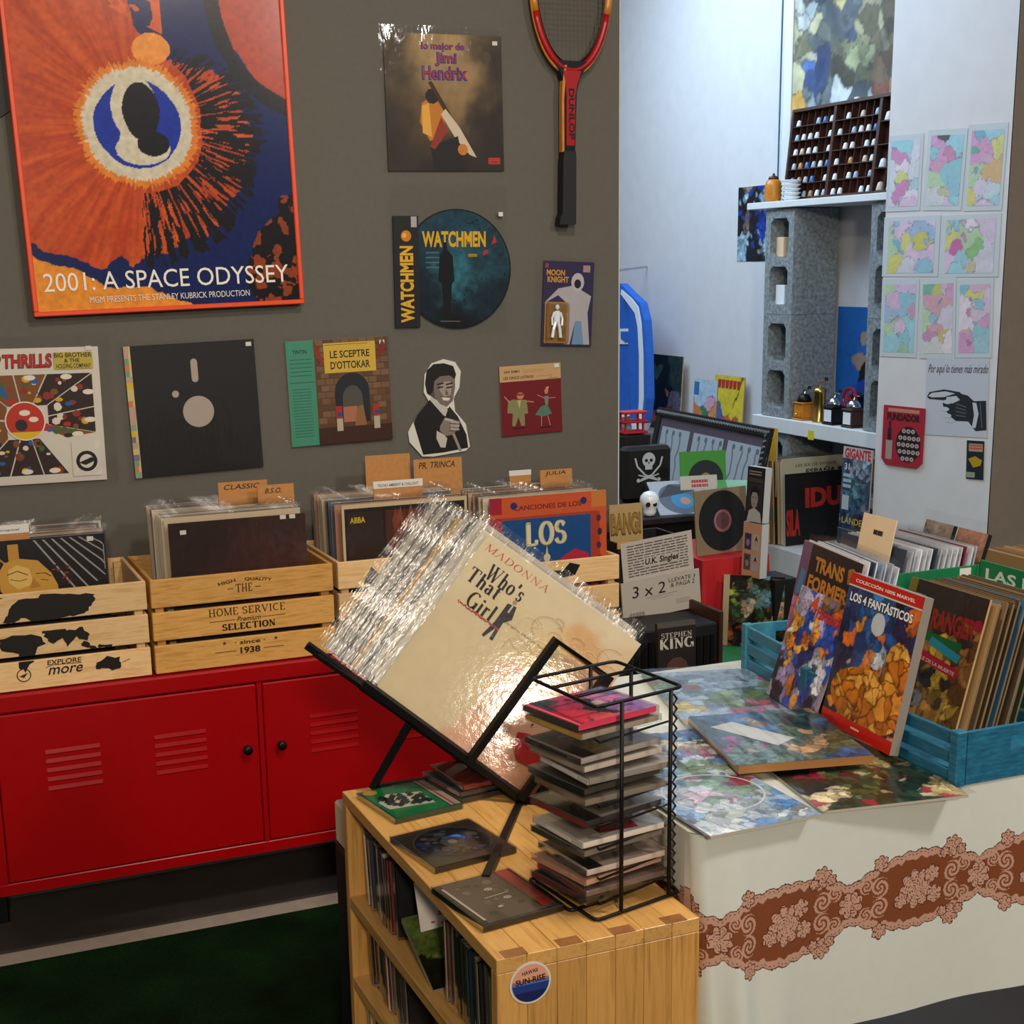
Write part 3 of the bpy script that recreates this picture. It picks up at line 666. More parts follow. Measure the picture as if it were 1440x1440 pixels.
# --- cut-out of a pointing man
px = [(624, 505), (640, 509), (648, 522), (646, 545), (638, 560), (640, 578), (655, 596), (661, 628), (655, 634), (610, 642), (594, 642), (576, 622), (574, 608), (580, 596), (600, 578), (604, 566), (596, 552), (597, 527), (607, 511)]
ctr = at('y', -.006, 615, 575); fmx = frame(ctr, (1, 0, 0), (0, 0, 1)); inv = fmx.inverted()
def loc(a, b): v = inv @ Vector(at('y', -.006, a, b)); return (v.x, v.y)
m = M(); m.prism([loc(*p) for p in px][::-1], -.004, 0, '#cfccc4'); o = m.build('man_cutout', PRINT, mw=fmx)
tag(o, 'black-and-white photo cut-out of a suited man pointing forward, white outline, on grey wall', 'cutout')
m = M(); m.z = .0008
def zp(z, q): return [(572+a/1440*76-0, 0) for a, b in q]
def PZ(*q): return [loc(500+a/1440*380, 260+b/1440*380) for a, b in q]
m.poly(PZ((395, 1145), (470, 1230), (500, 1180), (545, 1235), (590, 1330), (600, 1400), (470, 1425), (360, 1438), (310, 1270), (330, 1225)), '#14100f')
m.poly(PZ((398, 1140), (415, 1120), (485, 1180), (492, 1195), (478, 1235)), '#b8b2a8'); m.poly(PZ((392, 1118), (380, 1060), (415, 1010), (440, 1010), (480, 1170), (420, 1140)), '#4c4440')
m.poly(PZ((415, 1040), (430, 1000), (470, 1010), (528, 1020), (530, 1080), (518, 1150), (485, 1182), (450, 1168), (420, 1130)), '#6e645c')
m.poly(PZ((460, 1050), (500, 1045), (515, 1060), (505, 1120), (470, 1130), (445, 1090)), '#978a80')
m.poly(PZ((380, 1110), (370, 1060), (378, 990), (415, 955), (470, 950), (520, 965), (535, 1010), (528, 1035), (500, 1015), (450, 1020), (420, 1045), (412, 1100), (395, 1122)), '#15110f')
for x in (452, 500): m.poly(PZ((x-18, 1078), (x+16, 1072), (x+14, 1080), (x-16, 1086)), '#191412'); m.poly(PZ((x-20, 1060), (x+16, 1052), (x+18, 1060), (x-18, 1068)), '#221a17')
m.poly(PZ((480, 1085), (496, 1118), (478, 1120)), '#5a504a'); m.poly(PZ((455, 1128), (505, 1132), (496, 1150), (468, 1148)), '#cfc8be'); m.poly(PZ((450, 1126), (508, 1130), (505, 1134), (456, 1131)), '#2c2421')
m.poly(PZ((488, 1190), (505, 1190), (555, 1260), (540, 1300), (500, 1240)), '#241f1e'); m.poly(PZ((510, 1320), (522, 1310), (565, 1415), (552, 1418)), '#8a847c')
m.poly(PZ((432, 1310), (470, 1330), (488, 1350), (478, 1400), (452, 1398), (430, 1350)), '#b8b2a8')
m.poly(PZ((450, 1285), (475, 1240), (520, 1250), (555, 1262), (552, 1290), (520, 1330), (480, 1338), (448, 1310)), '#7c7068')
for y in (1262, 1282, 1300): m.poly(PZ((505, y-8), (545, y-4), (556, y+2), (545, y+9), (508, y+7)), '#a0938a'); m.poly(PZ((500, y+8), (540, y+10), (538, y+13), (500, y+12)), '#2a2420')
m.poly(PZ((470, 1252), (478, 1240), (520, 1252), (518, 1264)), '#b0a298')
m.build('photo_print', PRINT, o)
# --- small EP sleeve
def ep(m, W, H):
    m.rect(0, 0, W, H, '#681018'); m.rect(0, H*.775, W, H, '#b89468'); m.text('SAN REMO', W*.07, H*.9, W*.33, H*.935, '#2c2014', .02); m.lines(W*.38, H*.89, W*.72, H*.94, 2, '#7a6040', 2, .2)
    m.text('LES CINCO LATINOS', W*.06, H*.81, W*.55, H*.85, '#2c2014', .02); m.rect(W*.58, H*.825, W*.8, H*.83, '#7a6040'); m.ring(W*.83, H*.82, .003, .004, '#7a6040', 12)
    m.rect(W*.78, H*.77, W*.95, H*.79, '#907050')
    P = lambda *q: [(W*a, H*b) for a, b in q]
    g, gr, sk = '#7c7c52', '#4e7060', '#b07860'
    m.poly(P((.12, .5), (.2, .52), (.42, .5), (.44, .3), (.38, .3), (.38, .13), (.32, .13), (.28, .26), (.22, .13), (.17, .14), (.19, .32), (.1, .33)), g); m.disc(W*.32, H*.565, W*.06, '#b08058', 14, H*.05); m.rect(W*.26, H*.565, W*.39, H*.6, '#8c3a20')
    m.line(P((.15, .48), (.06, .57)), .003, sk); m.line(P((.42, .48), (.54, .46)), .003, sk); m.poly(P((.27, .5), (.33, .5), (.3, .38)), '#c0a070')
    m.disc(W*.75, H*.6, W*.032, sk, 12, H*.04); m.poly(P((.74, .66), (.8, .67), (.77, .6)), '#c08a50'); m.poly(P((.71, .53), (.79, .53), (.77, .4), (.73, .4)), '#707868')
    m.poly(P((.55, .27), (.66, .39), (.76, .41), (.83, .27), (.7, .24)), gr); m.line(P((.66, .25), (.65, .1)), .0022, sk); m.line(P((.76, .25), (.8, .1)), .0022, sk); m.line(P((.72, .5), (.6, .56)), .002, sk); m.line(P((.78, .5), (.9, .5)), .002, sk)
    m.disc(W*.28, H*.1, W*.12, '#3c0a10', 14, H*.012); m.disc(W*.72, H*.08, W*.12, '#3c0a10', 14, H*.012)
mw, W, H = wallq((706, 614), (790, 606), (702, 517))
sheet('record_sleeve', 'little dark red record sleeve with a dancing cartoon couple, lowest right on grey wall', 'record', mw, .178, .184, .003, draw=ep, edge='#a08868', sticker=[(.93, .96)])
# --- racket
def wl(x, y, off=.03): return at('y', -off, x, y)
base = wl(798, 315); root = thing('tennis_racket', 'old red and black wooden tennis racket hung head up on grey wall', 'racket', base)
cc_ = wl(803, -22); hw = .106; hh = .205
oval = [(cc_[0]+hw*math.sin(a), -.03, cc_[2]+hh*math.cos(a)) for a in np.linspace(0, 2*PI, 56, endpoint=False)]
lo_ = [p for p in oval if p[2] < cc_[2]-.055]; lo_.sort(key=lambda p: math.atan2(p[0]-cc_[0], -(p[2]-cc_[2]))); hi_ = [p for p in oval if p[2] >= cc_[2]-.075]; hi_.sort(key=lambda p: math.atan2(p[0]-cc_[0], (p[2]-cc_[2])))
M().tube(lo_, .0105, 8).build('red_head_frame', RED, root, world=True, smooth=True)
M().tube(hi_, .0100, 8).build('head_frame', ORNGW, root, world=True, smooth=True)
M().tube([(cc_[0]+(p[0]-cc_[0])*1.065, -.03, cc_[2]+(p[2]-cc_[2])*1.05) for p in oval], .0045, 6, True).build('outer_lamination', ORNGW, root, world=True, smooth=True)
M().tube([(cc_[0]+(p[0]-cc_[0])*.91, -.03, cc_[2]+(p[2]-cc_[2])*.93) for p in oval], .003, 6, True).build('inner_lamination', BLACKM, root, world=True)
m = M()
for i in range(-8, 9):
    x = i*.0115; h_ = hh*math.sqrt(max(0, 1-(x/hw)**2)); m.tube([(cc_[0]+x, -.03, cc_[2]-h_), (cc_[0]+x, -.03, cc_[2]+h_)], .0006, 4)
for i in range(-11, 12):
    z = i*.0122; w_ = hw*math.sqrt(max(0, 1-(z/hh)**2)); m.tube([(cc_[0]-w_, -.0305, cc_[2]+z), (cc_[0]+w_, -.0305, cc_[2]+z)], .0006, 4)
m.build('strings', solid('gut_string', '#5a564e', .5), root, world=True)['kind'] = 'stuff'
def strip(pts, w, y0, y1):            # vertical tapered shaft piece
    m = M(); n = len(pts); vs = []
    for (x, y), w_ in zip(pts, w):
        p = wl(x, y); vs += [(p[0]-w_, y0, p[2]), (p[0]+w_, y0, p[2]), (p[0]+w_, y1, p[2]), (p[0]-w_, y1, p[2])]
    fs = [(0, 1, 2, 3), tuple(4*(n-1)+k for k in (3, 2, 1, 0))]
    for i in range(n-1):
        for k in range(4): a = 4*i+k; b = 4*i+(k+1) % 4; fs.append((a, a+4, b+4, b))
    return m.add(vs, fs)
strip([(802, 86), (802, 100), (801, 112), (800, 130), (799, 213)], [.052, .034, .024, .018, .016], -.039, -.021).build('shaft', BLACKM, root, world=True)
strip([(802.5, 100), (801.5, 118), (800.5, 135), (800, 205)], [.026, .0165, .0125, .0115], -.0405, -.0385).build('red_panel', RED, root, world=True)
strip([(793.5, 92), (790.8, 118), (789.6, 140), (790, 214)], [.003, .004, .003, .003], -.0395, -.021).build('side_lamination', ORNGW, root, world=True)
strip([(798.5, 213), (798, 225), (797.5, 300), (796, 306), (795.5, 316)], [.0165, .0185, .0195, .0225, .0235], -.045, -.013).build('grip', BLACKP, root, world=True)
t = M(); t.text('DUNLOP', 0, 0, .125, .016, '#1a0a08', .03); a = wl(797.3, 125)
t.build('lettering', PRINT, root, mw=frame((a[0], -.0412, a[2]), (0, 0, -1), (1, 0, 0)))

# ================================================================= RED CABINET
cab = thing('metal_cabinet', 'long red metal locker cabinet with louvred doors under the record crates', 'cabinet', (.715, -.2, 0))
def cb(name, m, mat=RED, parent=cab): return m.build(name, mat, parent, world=(parent is cab))
x0, x1, zb, zt, yf = .12, 1.31, .175, .632, -.40
m = M(); m.box((x0, yf+.02, zb), (x1, -.01, zt-.006)); m.box((x0, yf, zt-.04), (x1, -.01, zt), ch=.004); m.box((x0, yf, zb), (x1, yf+.02, zb+.028), ch=.002)
m.box((x0, yf, zb+.028), (x0+.02, yf+.02, zt-.04)); m.box((x1-.02, yf, zb+.028), (x1, yf+.02, zt-.04)); m.box((.7155, yf, zb+.028), (.7265, yf+.02, zt-.04))
cb('cabinet_body', m)
for xa, xb, xk, L_ in ((x0+.022, .7135, .685, (.30, .535)), (.7285, x1-.022, .765, (.895, 1.13))):
    d = M(); d.box((xa, yf-.001, zb+.031), (xb, yf+.016, zt-.043), ch=.0025); dr = cb('door', d)
    for lx in L_:
        for k in range(5):
            z = .5-.021*k; q = M(); w_ = .058
            q.add([(lx-w_, yf-.0012, z), (lx+w_, yf-.0012, z), (lx+w_, yf-.0032, z-.009), (lx-w_, yf-.0032, z-.009), (lx-w_, yf-.0012, z-.011), (lx+w_, yf-.0012, z-.011)],
                  [(0, 3, 2, 1), (3, 4, 5, 2), (0, 4, 3), (1, 2, 5)]); q.build('louvre', RED, dr)
    q = M(); q.lathe([(.0, 0), (.009, 0), (.0095, .006), (.011, .009), (.0105, .016), (.004, .018), (0, .018)], n=16)
    kb = q.build('door_knob', BLACKM, dr, smooth=True); kb.rotation_euler = (PI/2, 0, 0); kb.location = (xk, yf-.001, .438)
for x in (x0+.014, x1-.03):
    for y in (-.13, -.05): cb('leg', M().box((x-.012, y-.012, 0), (x+.012, y+.012, zb+.002), ch=.003), BLACKM)

# ================================================================= CRATES OF RECORDS ON THE CABINET
CW = {}
def crate_front(root, x0, x1, yf, z0, H, slats, mat, depth=.31, gap=.011, base_pos=None, endgrain=True):
    hs = (H-(slats-1)*gap)/slats; th = .009
    for k in range(slats):
        z = z0+.002+k*(hs+gap)
        M().box((x0, yf, z), (x1, yf+th, z+hs), ch=.0015).build('slat', mat, root, world=True)
        M().box((x0, yf+depth-th, z), (x1, yf+depth, z+hs), ch=.0015).build('slat', mat, root, world=True)
        for x in (x0, x1-th): M().box((x+.0001, yf+th+.0004, z), (x+th-.0001, yf+depth-th-.0004, z+hs), ch=.0015).build('side_slat', mat, root, world=True)
    for x in (x0+th+.0005, x1-th-.0005-.018):
        for y in (yf+th+.0005, yf+depth-th-.0185): M().box((x, y, z0+.002), (x+.018, y+.018, z0+H*.97)).build('corner_post', mat, root, world=True)
    M().box((x0+.011, yf+.011, z0+.0005), (x1-.011, yf+depth-.011, z0+.0018)).build('base_board', mat, root, world=True)
    return hs
def front_print(root, x0, yf, z0, fn, name='front_print'):
    m = M(); m.z = .0004; fn(m); m.build(name, PRINT, root, mw=frame((x0, yf-.0003, z0), (1, 0, 0), (0, 0, 1)))
CZ = .633; CH = .215
PRX = solid('black_stencil', '#18130f', .6)
def world_map(m, W=.418, H=CH, bits=None):
    land = [ # rough continents as a print across the slats (unit = W across, y up)
     [(.0, .66), (.12, .69), (.14, .75), (.1, .86), (.16, .93), (.05, .95), (-.02, .9), (-.1, .95), (-.2, .9), (-.2, .78), (-.08, .66)],
     [(.13, .82), (.2, .83), (.22, .92), (.28, .98), (.16, .99), (.13, .9)],
     [(.27, .72), (.33, .71), (.36, .76), (.42, .7), (.47, .71), (.55, .7), (.6, .72), (.68, .73), (.7, .79), (.74, .86), (.73, .93), (.62, .95), (.5, .98), (.42, .94), (.36, .95), (.31, .87), (.29, .8)],
     [(.0, .5), (.06, .5), (.12, .42), (.19, .37), (.17, .28), (.1, .15), (.08, .06), (.06, .12), (.05, .3), (.0, .42)],
     [(.24, .56), (.34, .59), (.44, .56), (.47, .47), (.42, .42), (.4, .3), (.36, .2), (.33, .26), (.33, .4), (.25, .45)],
     [(.46, .6), (.56, .6), (.6, .58), (.66, .6), (.7, .52), (.68, .45), (.62, .5), (.58, .42), (.55, .5), (.5, .46), (.47, .55)],
     [(.66, .45), (.7, .4), (.73, .36), (.69, .37), (.65, .41)], [(.74, .41), (.8, .38), (.79, .35), (.73, .37)],
     [(.72, .22), (.78, .27), (.84, .24), (.84, .14), (.8, .12), (.74, .15), (.71, .15)]]
    hs = (H-.022)/3
    import itertools
    for P in land:
        rd = random.Random(len(P)); Q = []
        for (a, b), (c_, d) in zip(P, P[1:]+P[:1]):
            for t_ in (0, .33, .66): Q.append(((a+(c_-a)*t_+rd.uniform(-.008, .008))*W, (b+(d-b)*t_+rd.uniform(-.012, .012))*H))
        for k in range(3):
            lo, hi = .002+k*(hs+.011), .002+k*(hs+.011)+hs
            q = Q
            for side in (0, 1):
                r_ = []
                for i in range(len(q)):
                    a, b = q[i], q[(i+1) % len(q)]; f = (lambda p: p[1] >= lo) if side == 0 else (lambda p: p[1] <= hi); L_ = lo if side == 0 else hi
                    if f(a): r_.append(a)
                    if f(a) != f(b): t_ = (L_-a[1])/(b[1]-a[1]); r_.append((a[0]+(b[0]-a[0])*t_, L_))
                q = r_
                if not q: break
            q = [(min(max(x, .001), W-.001), y) for x, y in q]
            if len(q) > 2: m.poly(q, '#16110e')
def explore(m):
    world_map(m); W = .418
    m.text('EXPLORE', W*.47, .052, W*.64, .063, '#241a14', .01, .1); m.text('more', W*.47, .03, W*.64, .046, '#241a14', .01, .3)
    m.ring(W*.35, .036, .013, .015, '#241a14', 20); m.poly([(W*.35-.009, .034), (W*.35+.009, .041), (W*.35, .03)], '#241a14'); m.line([(W*.46, .047), (W*.5, .052), (W*.64, .05)], .0012, '#241a14'); m.line([(W*.85, .04), (W*.89, .046)], .0012, '#5a2c14')
def homeserv(m):
    W = .418
    m.text('HIGH', W*.36, .193, W*.455, .201, '#3a2010', .02, rot=.16); m.text('QUALITY', W*.505, .193, W*.655, .201, '#3a2010', .02, rot=-.12)
    m.serif('THE', W*.455, .172, W*.545, .19, '#3a2010', .16, .07); m.line([(W*.41, .181), (W*.44, .181)], .0015, '#3a2010'); m.line([(W*.56, .181), (W*.59, .181)], .0015, '#3a2010')
    m.serif('HOME SERVICE', W*.3, .121, W*.72, .137, '#3a2010', .14, .07)
    m.line([(W*.3, .108), (W*.44, .109)], .0012, '#3a2010'); m.line([(W*.59, .109), (W*.72, .11)], .0012, '#3a2010'); m.text('Premium', W*.45, .104, W*.58, .115, '#3a2010', .01, .3)
    m.serif('SELECTION', W*.37, .086, W*.66, .1, '#2c180c', .26, .1)
    for x in (.375, .66):
        m.poly([(W*x+.005*(1 if k % 2 == 0 else .4)*math.sin(2*PI*k/10), .056+.005*(1 if k % 2 == 0 else .4)*math.cos(2*PI*k/10)) for k in range(10)], '#3a2010')
    m.text('· since ·', W*.43, .05, W*.6, .059, '#3a2010', .02); m.text('1938', W*.46, .028, W*.57, .043, '#2c180c', .03); m.line([(W*.32, .036), (W*.44, .036)], .0012, '#3a2010'); m.line([(W*.59, .036), (W*.7, .036)], .0012, '#3a2010')
def bats(m):
    W = .37
    m.poly([(W*.16, .16), (W*.22, .2), (W*.3, .17), (W*.4, .175), (W*.5, .2), (W*.48, .16), (W*.3, .155)], '#16110e'); m.poly([(W*.14, .09), (W*.4, .09), (W*.45, .12), (W*.2, .125)], '#16110e')
def mapedge(m):
    W = .36
    for y in (.155, .085):
        m.poly([(W*.25, y), (W*.35, y+.035), (W*.55, y+.03), (W*.6, y+.048), (W*.68, y+.04), (W*.64, y+.015), (W*.5, y+.01), (W*.42, y+.005)], '#16110e')
YF = -.382
crates = []
for (x0_, x1_, mat, fn, lab) in ((.068, .486, PINE, explore, 'pale wooden crate printed with a black world map, leftmost on the red cabinet'),
                                (.495, .913, OAK, homeserv, 'golden oak crate lettered HOME SERVICE SELECTION on the red cabinet'),
                                (.925, 1.293, PINE, bats, 'pale slatted crate half hidden behind the tilted records, right of the lettered oak crate')):
    rc = thing('wooden_crate', lab, 'crate', ((x0_+x1_)/2, -.22, CZ), 'record crates on the red cabinet')
    crate_front(rc, x0_, x1_, YF, CZ, CH, 3, mat); front_print(rc, x0_, YF, CZ, fn); crates.append(rc)
# black low cabinet beside it
bc = thing('black_cabinet', 'low black cabinet with ribbed front right of the red cabinet', 'cabinet', (1.62, -.2, 0))
M().box((1.325, -.37, 0), (1.96, -.01, .59), ch=.004).build('cabinet_body', BLACKP, bc, world=True)
for k in range(30): M().box((1.34+k*.0205, -.376, .08), (1.352+k*.0205, -.3705, .56)).build('rib', BLACKM, bc, world=True)
M().box((1.963, -.372, .0), (1.975, -.01, .62), ch=.002).build('side_panel', DKBROWN, bc, world=True)
rc = thing('wooden_crate', 'pale slatted crate behind the tilted records, rightmost crate beside the black box', 'crate', (1.48, -.22, .592), 'record crates on the red cabinet')
crate_front(rc, 1.305, 1.660, YF, .592, .208, 3, PINE); front_print(rc, 1.305, YF, .592, mapedge)

# records in the crates: one sheet mesh per look, copied
SLV = {}
def sleeve_proto(cols):
    m = M(); m.box((0, 0, -.0032), (.314, .314, 0)); o = m.build('record_sleeve', TINT)
    f = M(); f.box((-.004, -.002, -.0042), (.32, .318, .0008)); k = 18; rd = random.Random(3)
    xs = np.linspace(-.004, .32, k); f = M()
    vs = []; 
    for y in (.3155, .322, .3285):
        for x in xs: vs.append((x, y+rd.uniform(-.003, .003)*(y > .32), -.001+rd.uniform(-.0018, .0018)))
    f.add(vs, [(j*k+i, j*k+i+1, (j+1)*k+i+1, (j+1)*k+i) for j in range(2) for i in range(k-1)])
    f.build('plastic_sleeve_top', FILMX, o, smooth=True); return o
SP = sleeve_proto(None); used = [False]
CARDC = ['#b8a488', '#8a8078', '#c8b898', '#3a3430', '#6a6058', '#a07058', '#c0b0a0', '#4a5a70', '#d0c4b0', '#2a2624', '#987868', '#b09c80']
def put(x, y, z, a, T, label, group, rd, roll=0, s=1):
    mw = pan(x, y, z, a, T, roll)
    if s != 1: mw = mw @ Matrix.Scale(s, 4)
    if not used[0]:
        o = SP; o.matrix_world = mw; used[0] = True; tag(o, label, 'record', group)
    else:
        o = dup(SP, mw, label, group); o['category'] = 'record'
    o.color = (*lin(rd.choice(CARDC)), 1); return o
DIVY = {1: [-.325], 2: [-.2, -.235], 3: [-.14, -.16, -.27], 4: [-.24, -.17]}
def fill(x0, y0, y1, n, z, label, group, seed, dx=.004, T0=2, T1=3):
    rd = random.Random(seed); kk = 0
    for k in range(n):
        t_ = k/(n-1); yy = y0+(y1-y0)*t_
        if any(abs(yy-q) < .0048 for q in DIVY.get(seed, [])): continue
        put(x0+rd.uniform(-dx, dx), y0+(y1-y0)*t_, z, 0, T0+(T1-T0)*t_, label % ORD(kk), group, rd, rd.uniform(-.4, .4)); kk += 1
z_ = CZ+.004
fill(.108, -.315, -.13, 15, z_, 'record in clear plastic, %s behind the gold face sleeve in the world map crate', 'records in the world map crate', 1, .012)
fill(.545, -.322, -.12, 21, z_+.022, 'record in clear plastic, %s behind the maroon sleeve in the lettered oak crate', 'records in the lettered oak crate', 2)
fill(.948, -.315, -.12, 19, z_+.022, 'record sleeve filed %s behind the brown ABBA sleeve', 'records in the crate behind the tilted records', 3)
M().box((1.335, -.36, .5945), (1.63, -.09, .645)).build('riser_board', PINE, rc, world=True)
fill(1.322, -.318, -.15, 16, .646, 'record sleeve filed %s behind the blue LOS sleeve in the rightmost crate', 'records in the rightmost crate', 4)
def gold(m, W, H):
    gold2(m, W, H); m.V = [(x, H*.47+y*.53, z) if i >= 4 else (x, y, z) for i, (x, y, z) in enumerate(m.V)]
def gold2(m, W, H):
    P = lambda *q: [(W*a, H*b) for a, b in q]
    m.rect(0, 0, W, H, '#100e12')
    for i in range(7): m.poly([(W*min(.985, .52+.06*i+t_*.28), H*(.98-t_*(1-.1*i)*.75)-.0*t_) for t_ in np.linspace(0, 1, 8)]+[(W*min(.99, .535+.06*i+t_*.28), H*(.98-t_*(1-.1*i)*.75)) for t_ in np.linspace(1, 0, 8)], '#9a9490')
    for i in range(6): m.line(P((.0, .98-.12*i), (.3-.03*i, .62-.07*i)), .002, '#8a8480'); m.line(P((.02, .6+.03*i), (.3, .95-.05*i)), .0014, '#8a6820')
    rd = random.Random(6)
    for i in range(70): m.disc(W*rd.uniform(-.0, .25), H*rd.uniform(.2, .65), W*rd.uniform(.01, .035), rd.choice(['#a87c28', '#6a4814', '#c89c40', '#2c1c0c']), 6)
    for i in range(26): m.disc(W*rd.uniform(.55, .75), H*rd.uniform(.3, .65), W*rd.uniform(.008, .02), rd.choice(['#8c2c14', '#4a1408']), 5)
    m.rect(W*.35, H*.68, W*.42, H*.95, '#c08c34'); m.line(P((.2, .93), (.33, .7)), .005, '#b08030')
    m.poly(P((.28, .6), (.32, .72), (.42, .76), (.54, .72), (.62, .55), (.66, .38), (.66, .2), (.5, .1), (.36, .16), (.28, .36)), '#c8983c'); m.poly(P((.34, .62), (.4, .68), (.48, .62), (.5, .42), (.4, .36), (.34, .46)), '#dcb664')
    m.line(P((.33, .56), (.4, .6), (.47, .54)), .003, '#4a3010'); m.line(P((.52, .55), (.58, .55), (.62, .5)), .003, '#4a3010'); m.line(P((.35, .5), (.41, .47), (.46, .49)), .0025, '#3a2408'); m.line(P((.55, .47), (.6, .45)), .0025, '#3a2408')
    m.poly(P((.5, .5), (.55, .38), (.47, .36)), '#b08030'); m.disc(W*.5, H*.27, W*.055, '#140c06', 12, H*.03)
GB = (.004, .002, .006, .012)
sheet('record_sleeve', 'black and gold record sleeve with a golden face in front of the world map crate', 'record', pan(.098, -.335, z_, 0, 1.5), L, .318, .004, draw=gold, edge='#1c1a18', filmo=GB, sticker=[(.9, .97)])
sheet('record_sleeve', 'plain dark maroon record sleeve in clear plastic at the front of the lettered oak crate', 'record', pan(.552, -.34, z_+.022, 0, 1.5), L, .305, .004,
      art=cells('.5 .5 #3c1a12;.2 .7 #24100c;.8 .6 #46201a;.4 .2 #200e0a;.9 .9 #341812', .3, 4, 5, 0, texm=.3, soft=.1), n=50, edge='#201010', filmo=(.006, .002, .008, .02), sticker=[(.1, .93), (.9, .985), (.83, .985)])
def abba(m, W, H):
    m.rect(0, 0, W, H, '#c8b490'); P = lambda *q: [(W*a, H*b) for a, b in q]
    m.rect(W*.02, H*.02, W*.98, H*.97, '#1a100c'); m.rect(W*.04, H*.04, W*.32, H*.94, '#2e1c14'); m.rect(W*.34, H*.04, W*.62, H*.94, '#4a2216'); m.rect(W*.64, H*.04, W*.96, H*.94, '#241410')
    rd = random.Random(4)
    for i in range(40): x = rd.uniform(.36, .62); y = rd.uniform(.25, .9); m.poly(P((x, y), (x+.03, y+.1), (x+.05, y), (x+.02, y-.1)), rd.choice(['#6a2c1c', '#54241a', '#7a3a24', '#3a1c14', '#84462c']))
    m.text('ABBA', W*.06, H*.86, W*.18, H*.905, '#c8a82c', .03); m.text('The Visitors', W*.76, H*.88, W*.96, H*.93, '#b8a030', .01, .2)
    for i in range(2):
        for j in range(4): m.rect(W*(.13+.085*i), H*(.12+.09*j), W*(.2+.085*i), H*(.19+.09*j), '#0c0806'); m.rect(W*(.135+.085*i), H*(.127+.09*j), W*(.195+.085*i), H*(.183+.09*j), '#38241a')
sheet('record_sleeve', 'brown record sleeve with small yellow ABBA title behind the tilted records', 'record', pan(.955, -.338, z_+.022, 0, 1.5), L, L, .004, draw=abba, edge='#c8b490', filmo=GB)
def los(m, W, H):
    m.rect(0, 0, W, H, '#c8562c'); m.rect(W*.06, 0, W*.94, H*.84, '#a83c24'); m.rect(W*.1, 0, W*.86, H*.82, '#0f4a84'); P = lambda *q: [(W*a, H*b) for a, b in q]
    m.rect(0, H*.87, W*.1, H, '#a01c30'); m.rect(W*.87, H*.87, W, H, '#c87838'); m.rect(W*.0, 0, W*.09, H*.84, '#a81c34')
    m.text('CANCIONES DE LOS', W*.2, H*.89, W*.78, H*.93, '#6a1c28', .02); m.serif('LOS', W*.3, H*.61, W*.64, H*.78, '#c8b478', .3, .13); m.serif('LOS', W*.3+.0015, H*.61+.001, W*.64-.001, H*.78, '#ddd4b0', .24, .08)
    for i in range(7): m.disc(W*(.93+.01*(i % 2)), H*(.78-.11*i), W*.022, '#2c1c48' if i % 2 else '#54203c', 7, H*.03)
    for s_, x in ((1, .12), (-1, .84)):
        m.poly(P((x, .28), (x, .5), (x+s_*.12, .55), (x+s_*.25, .48), (x+s_*.28, .38), (x+s_*.2, .3), (x+s_*.3, .18), (x+s_*.26, .0), (x, .0)), '#b4243c')
        m.poly(P((x+s_*.1, .42), (x+s_*.2, .42), (x+s_*.22, .3), (x+s_*.12, .25)), '#8c1c34')
    m.poly(P((.45, .45), (.475, .6), (.5, .45), (.56, .38), (.54, .2), (.53, .0), (.49, .0), (.475, .2), (.46, .0), (.42, .0), (.41, .2), (.39, .38)), '#c8bc98'); m.disc(W*.475, H*.5, W*.03, '#d8ccaa', 10)
    m.disc(W*.2, H*.93, W*.03, '#2c2c6c', 8); m.disc(W*.8, H*.93, W*.03, '#2c2c6c', 8)
sheet('record_sleeve', 'orange-bordered blue record sleeve lettered LOS in the rightmost crate', 'record', pan(1.33, -.338, .646, 0, 1.5), L*1.01, L*1.0, .004, draw=los, edge='#b8a890', filmo=GB)

# card dividers standing up from the records (rest on the crate floors)
def divider(x, y, z0, w, h, lab, mat=CARD, txt=None, strips=None, tape=None, col='#3a2412'):
    m = M(); m.box((0, 0, -.002), (w, h, 0)); o = m.build('card_divider', mat, mw=pan(x, y+.002, z0, 0, 2.5)); tag(o, lab, 'divider')
    if tape:
        q = M(); q.box((-.001, h-tape, -.003), (w+.001, h+.002, .0012), '#cfcac0', .0005); q.build('paper_label', PAPER, o)
    if txt:
        t_ = M(); t_.z = .0014 if tape else .0005
        for s_, a, b, c_, d, sh in txt: t_.text(s_, a*w, h-b, c_*w, h-d, col, .01, sh)
        t_.build('handwriting', PRINT, o)
    return o
divider(.29-.115, -.325, z_, .082, .347, 'card divider with a white label strip above the gold face sleeve', tape=.017, txt=[('tropical', .25, .012, .75, .006, .2)])
divider(.700, -.2, z_+.022, .118, .368, 'wide cardboard divider handwritten CLASSIC in the lettered oak crate', txt=[('CLASSIC', .1, .018, .82, .006, .3)])
divider(.785, -.235, z_+.022, .088, .36, 'cardboard divider handwritten BSO in front of the CLASSIC divider', txt=[('B.S.O.', .2, .02, .65, .008, .3)])
divider(1.083, -.14, z_+.022, .118, .4, 'tallest blank cardboard divider in the crate behind the tilted records', strips=1)
divider(1.203, -.16, z_+.022, .13, .385, 'cardboard divider handwritten PR TRINCA beside the tallest divider', txt=[('PR. TRINCA', .1, .024, .85, .008, .2)])
divider(1.06, -.27, z_+.022, .125, .352, 'card divider with white typed label above the brown ABBA sleeve', tape=.016, txt=[('TECNO AMBIENT & CHILLOUT', .08, .012, .92, .005, 0)])
divider(1.515, -.24, .646, .09, .360, 'cardboard divider handwritten JULIA above the blue LOS sleeve', txt=[('JULIA', .15, .016, .8, .004, .2)])
divider(1.46, -.17, .646, .06, .352, 'short cardboard divider with white tab behind the JULIA divider', tape=.012)

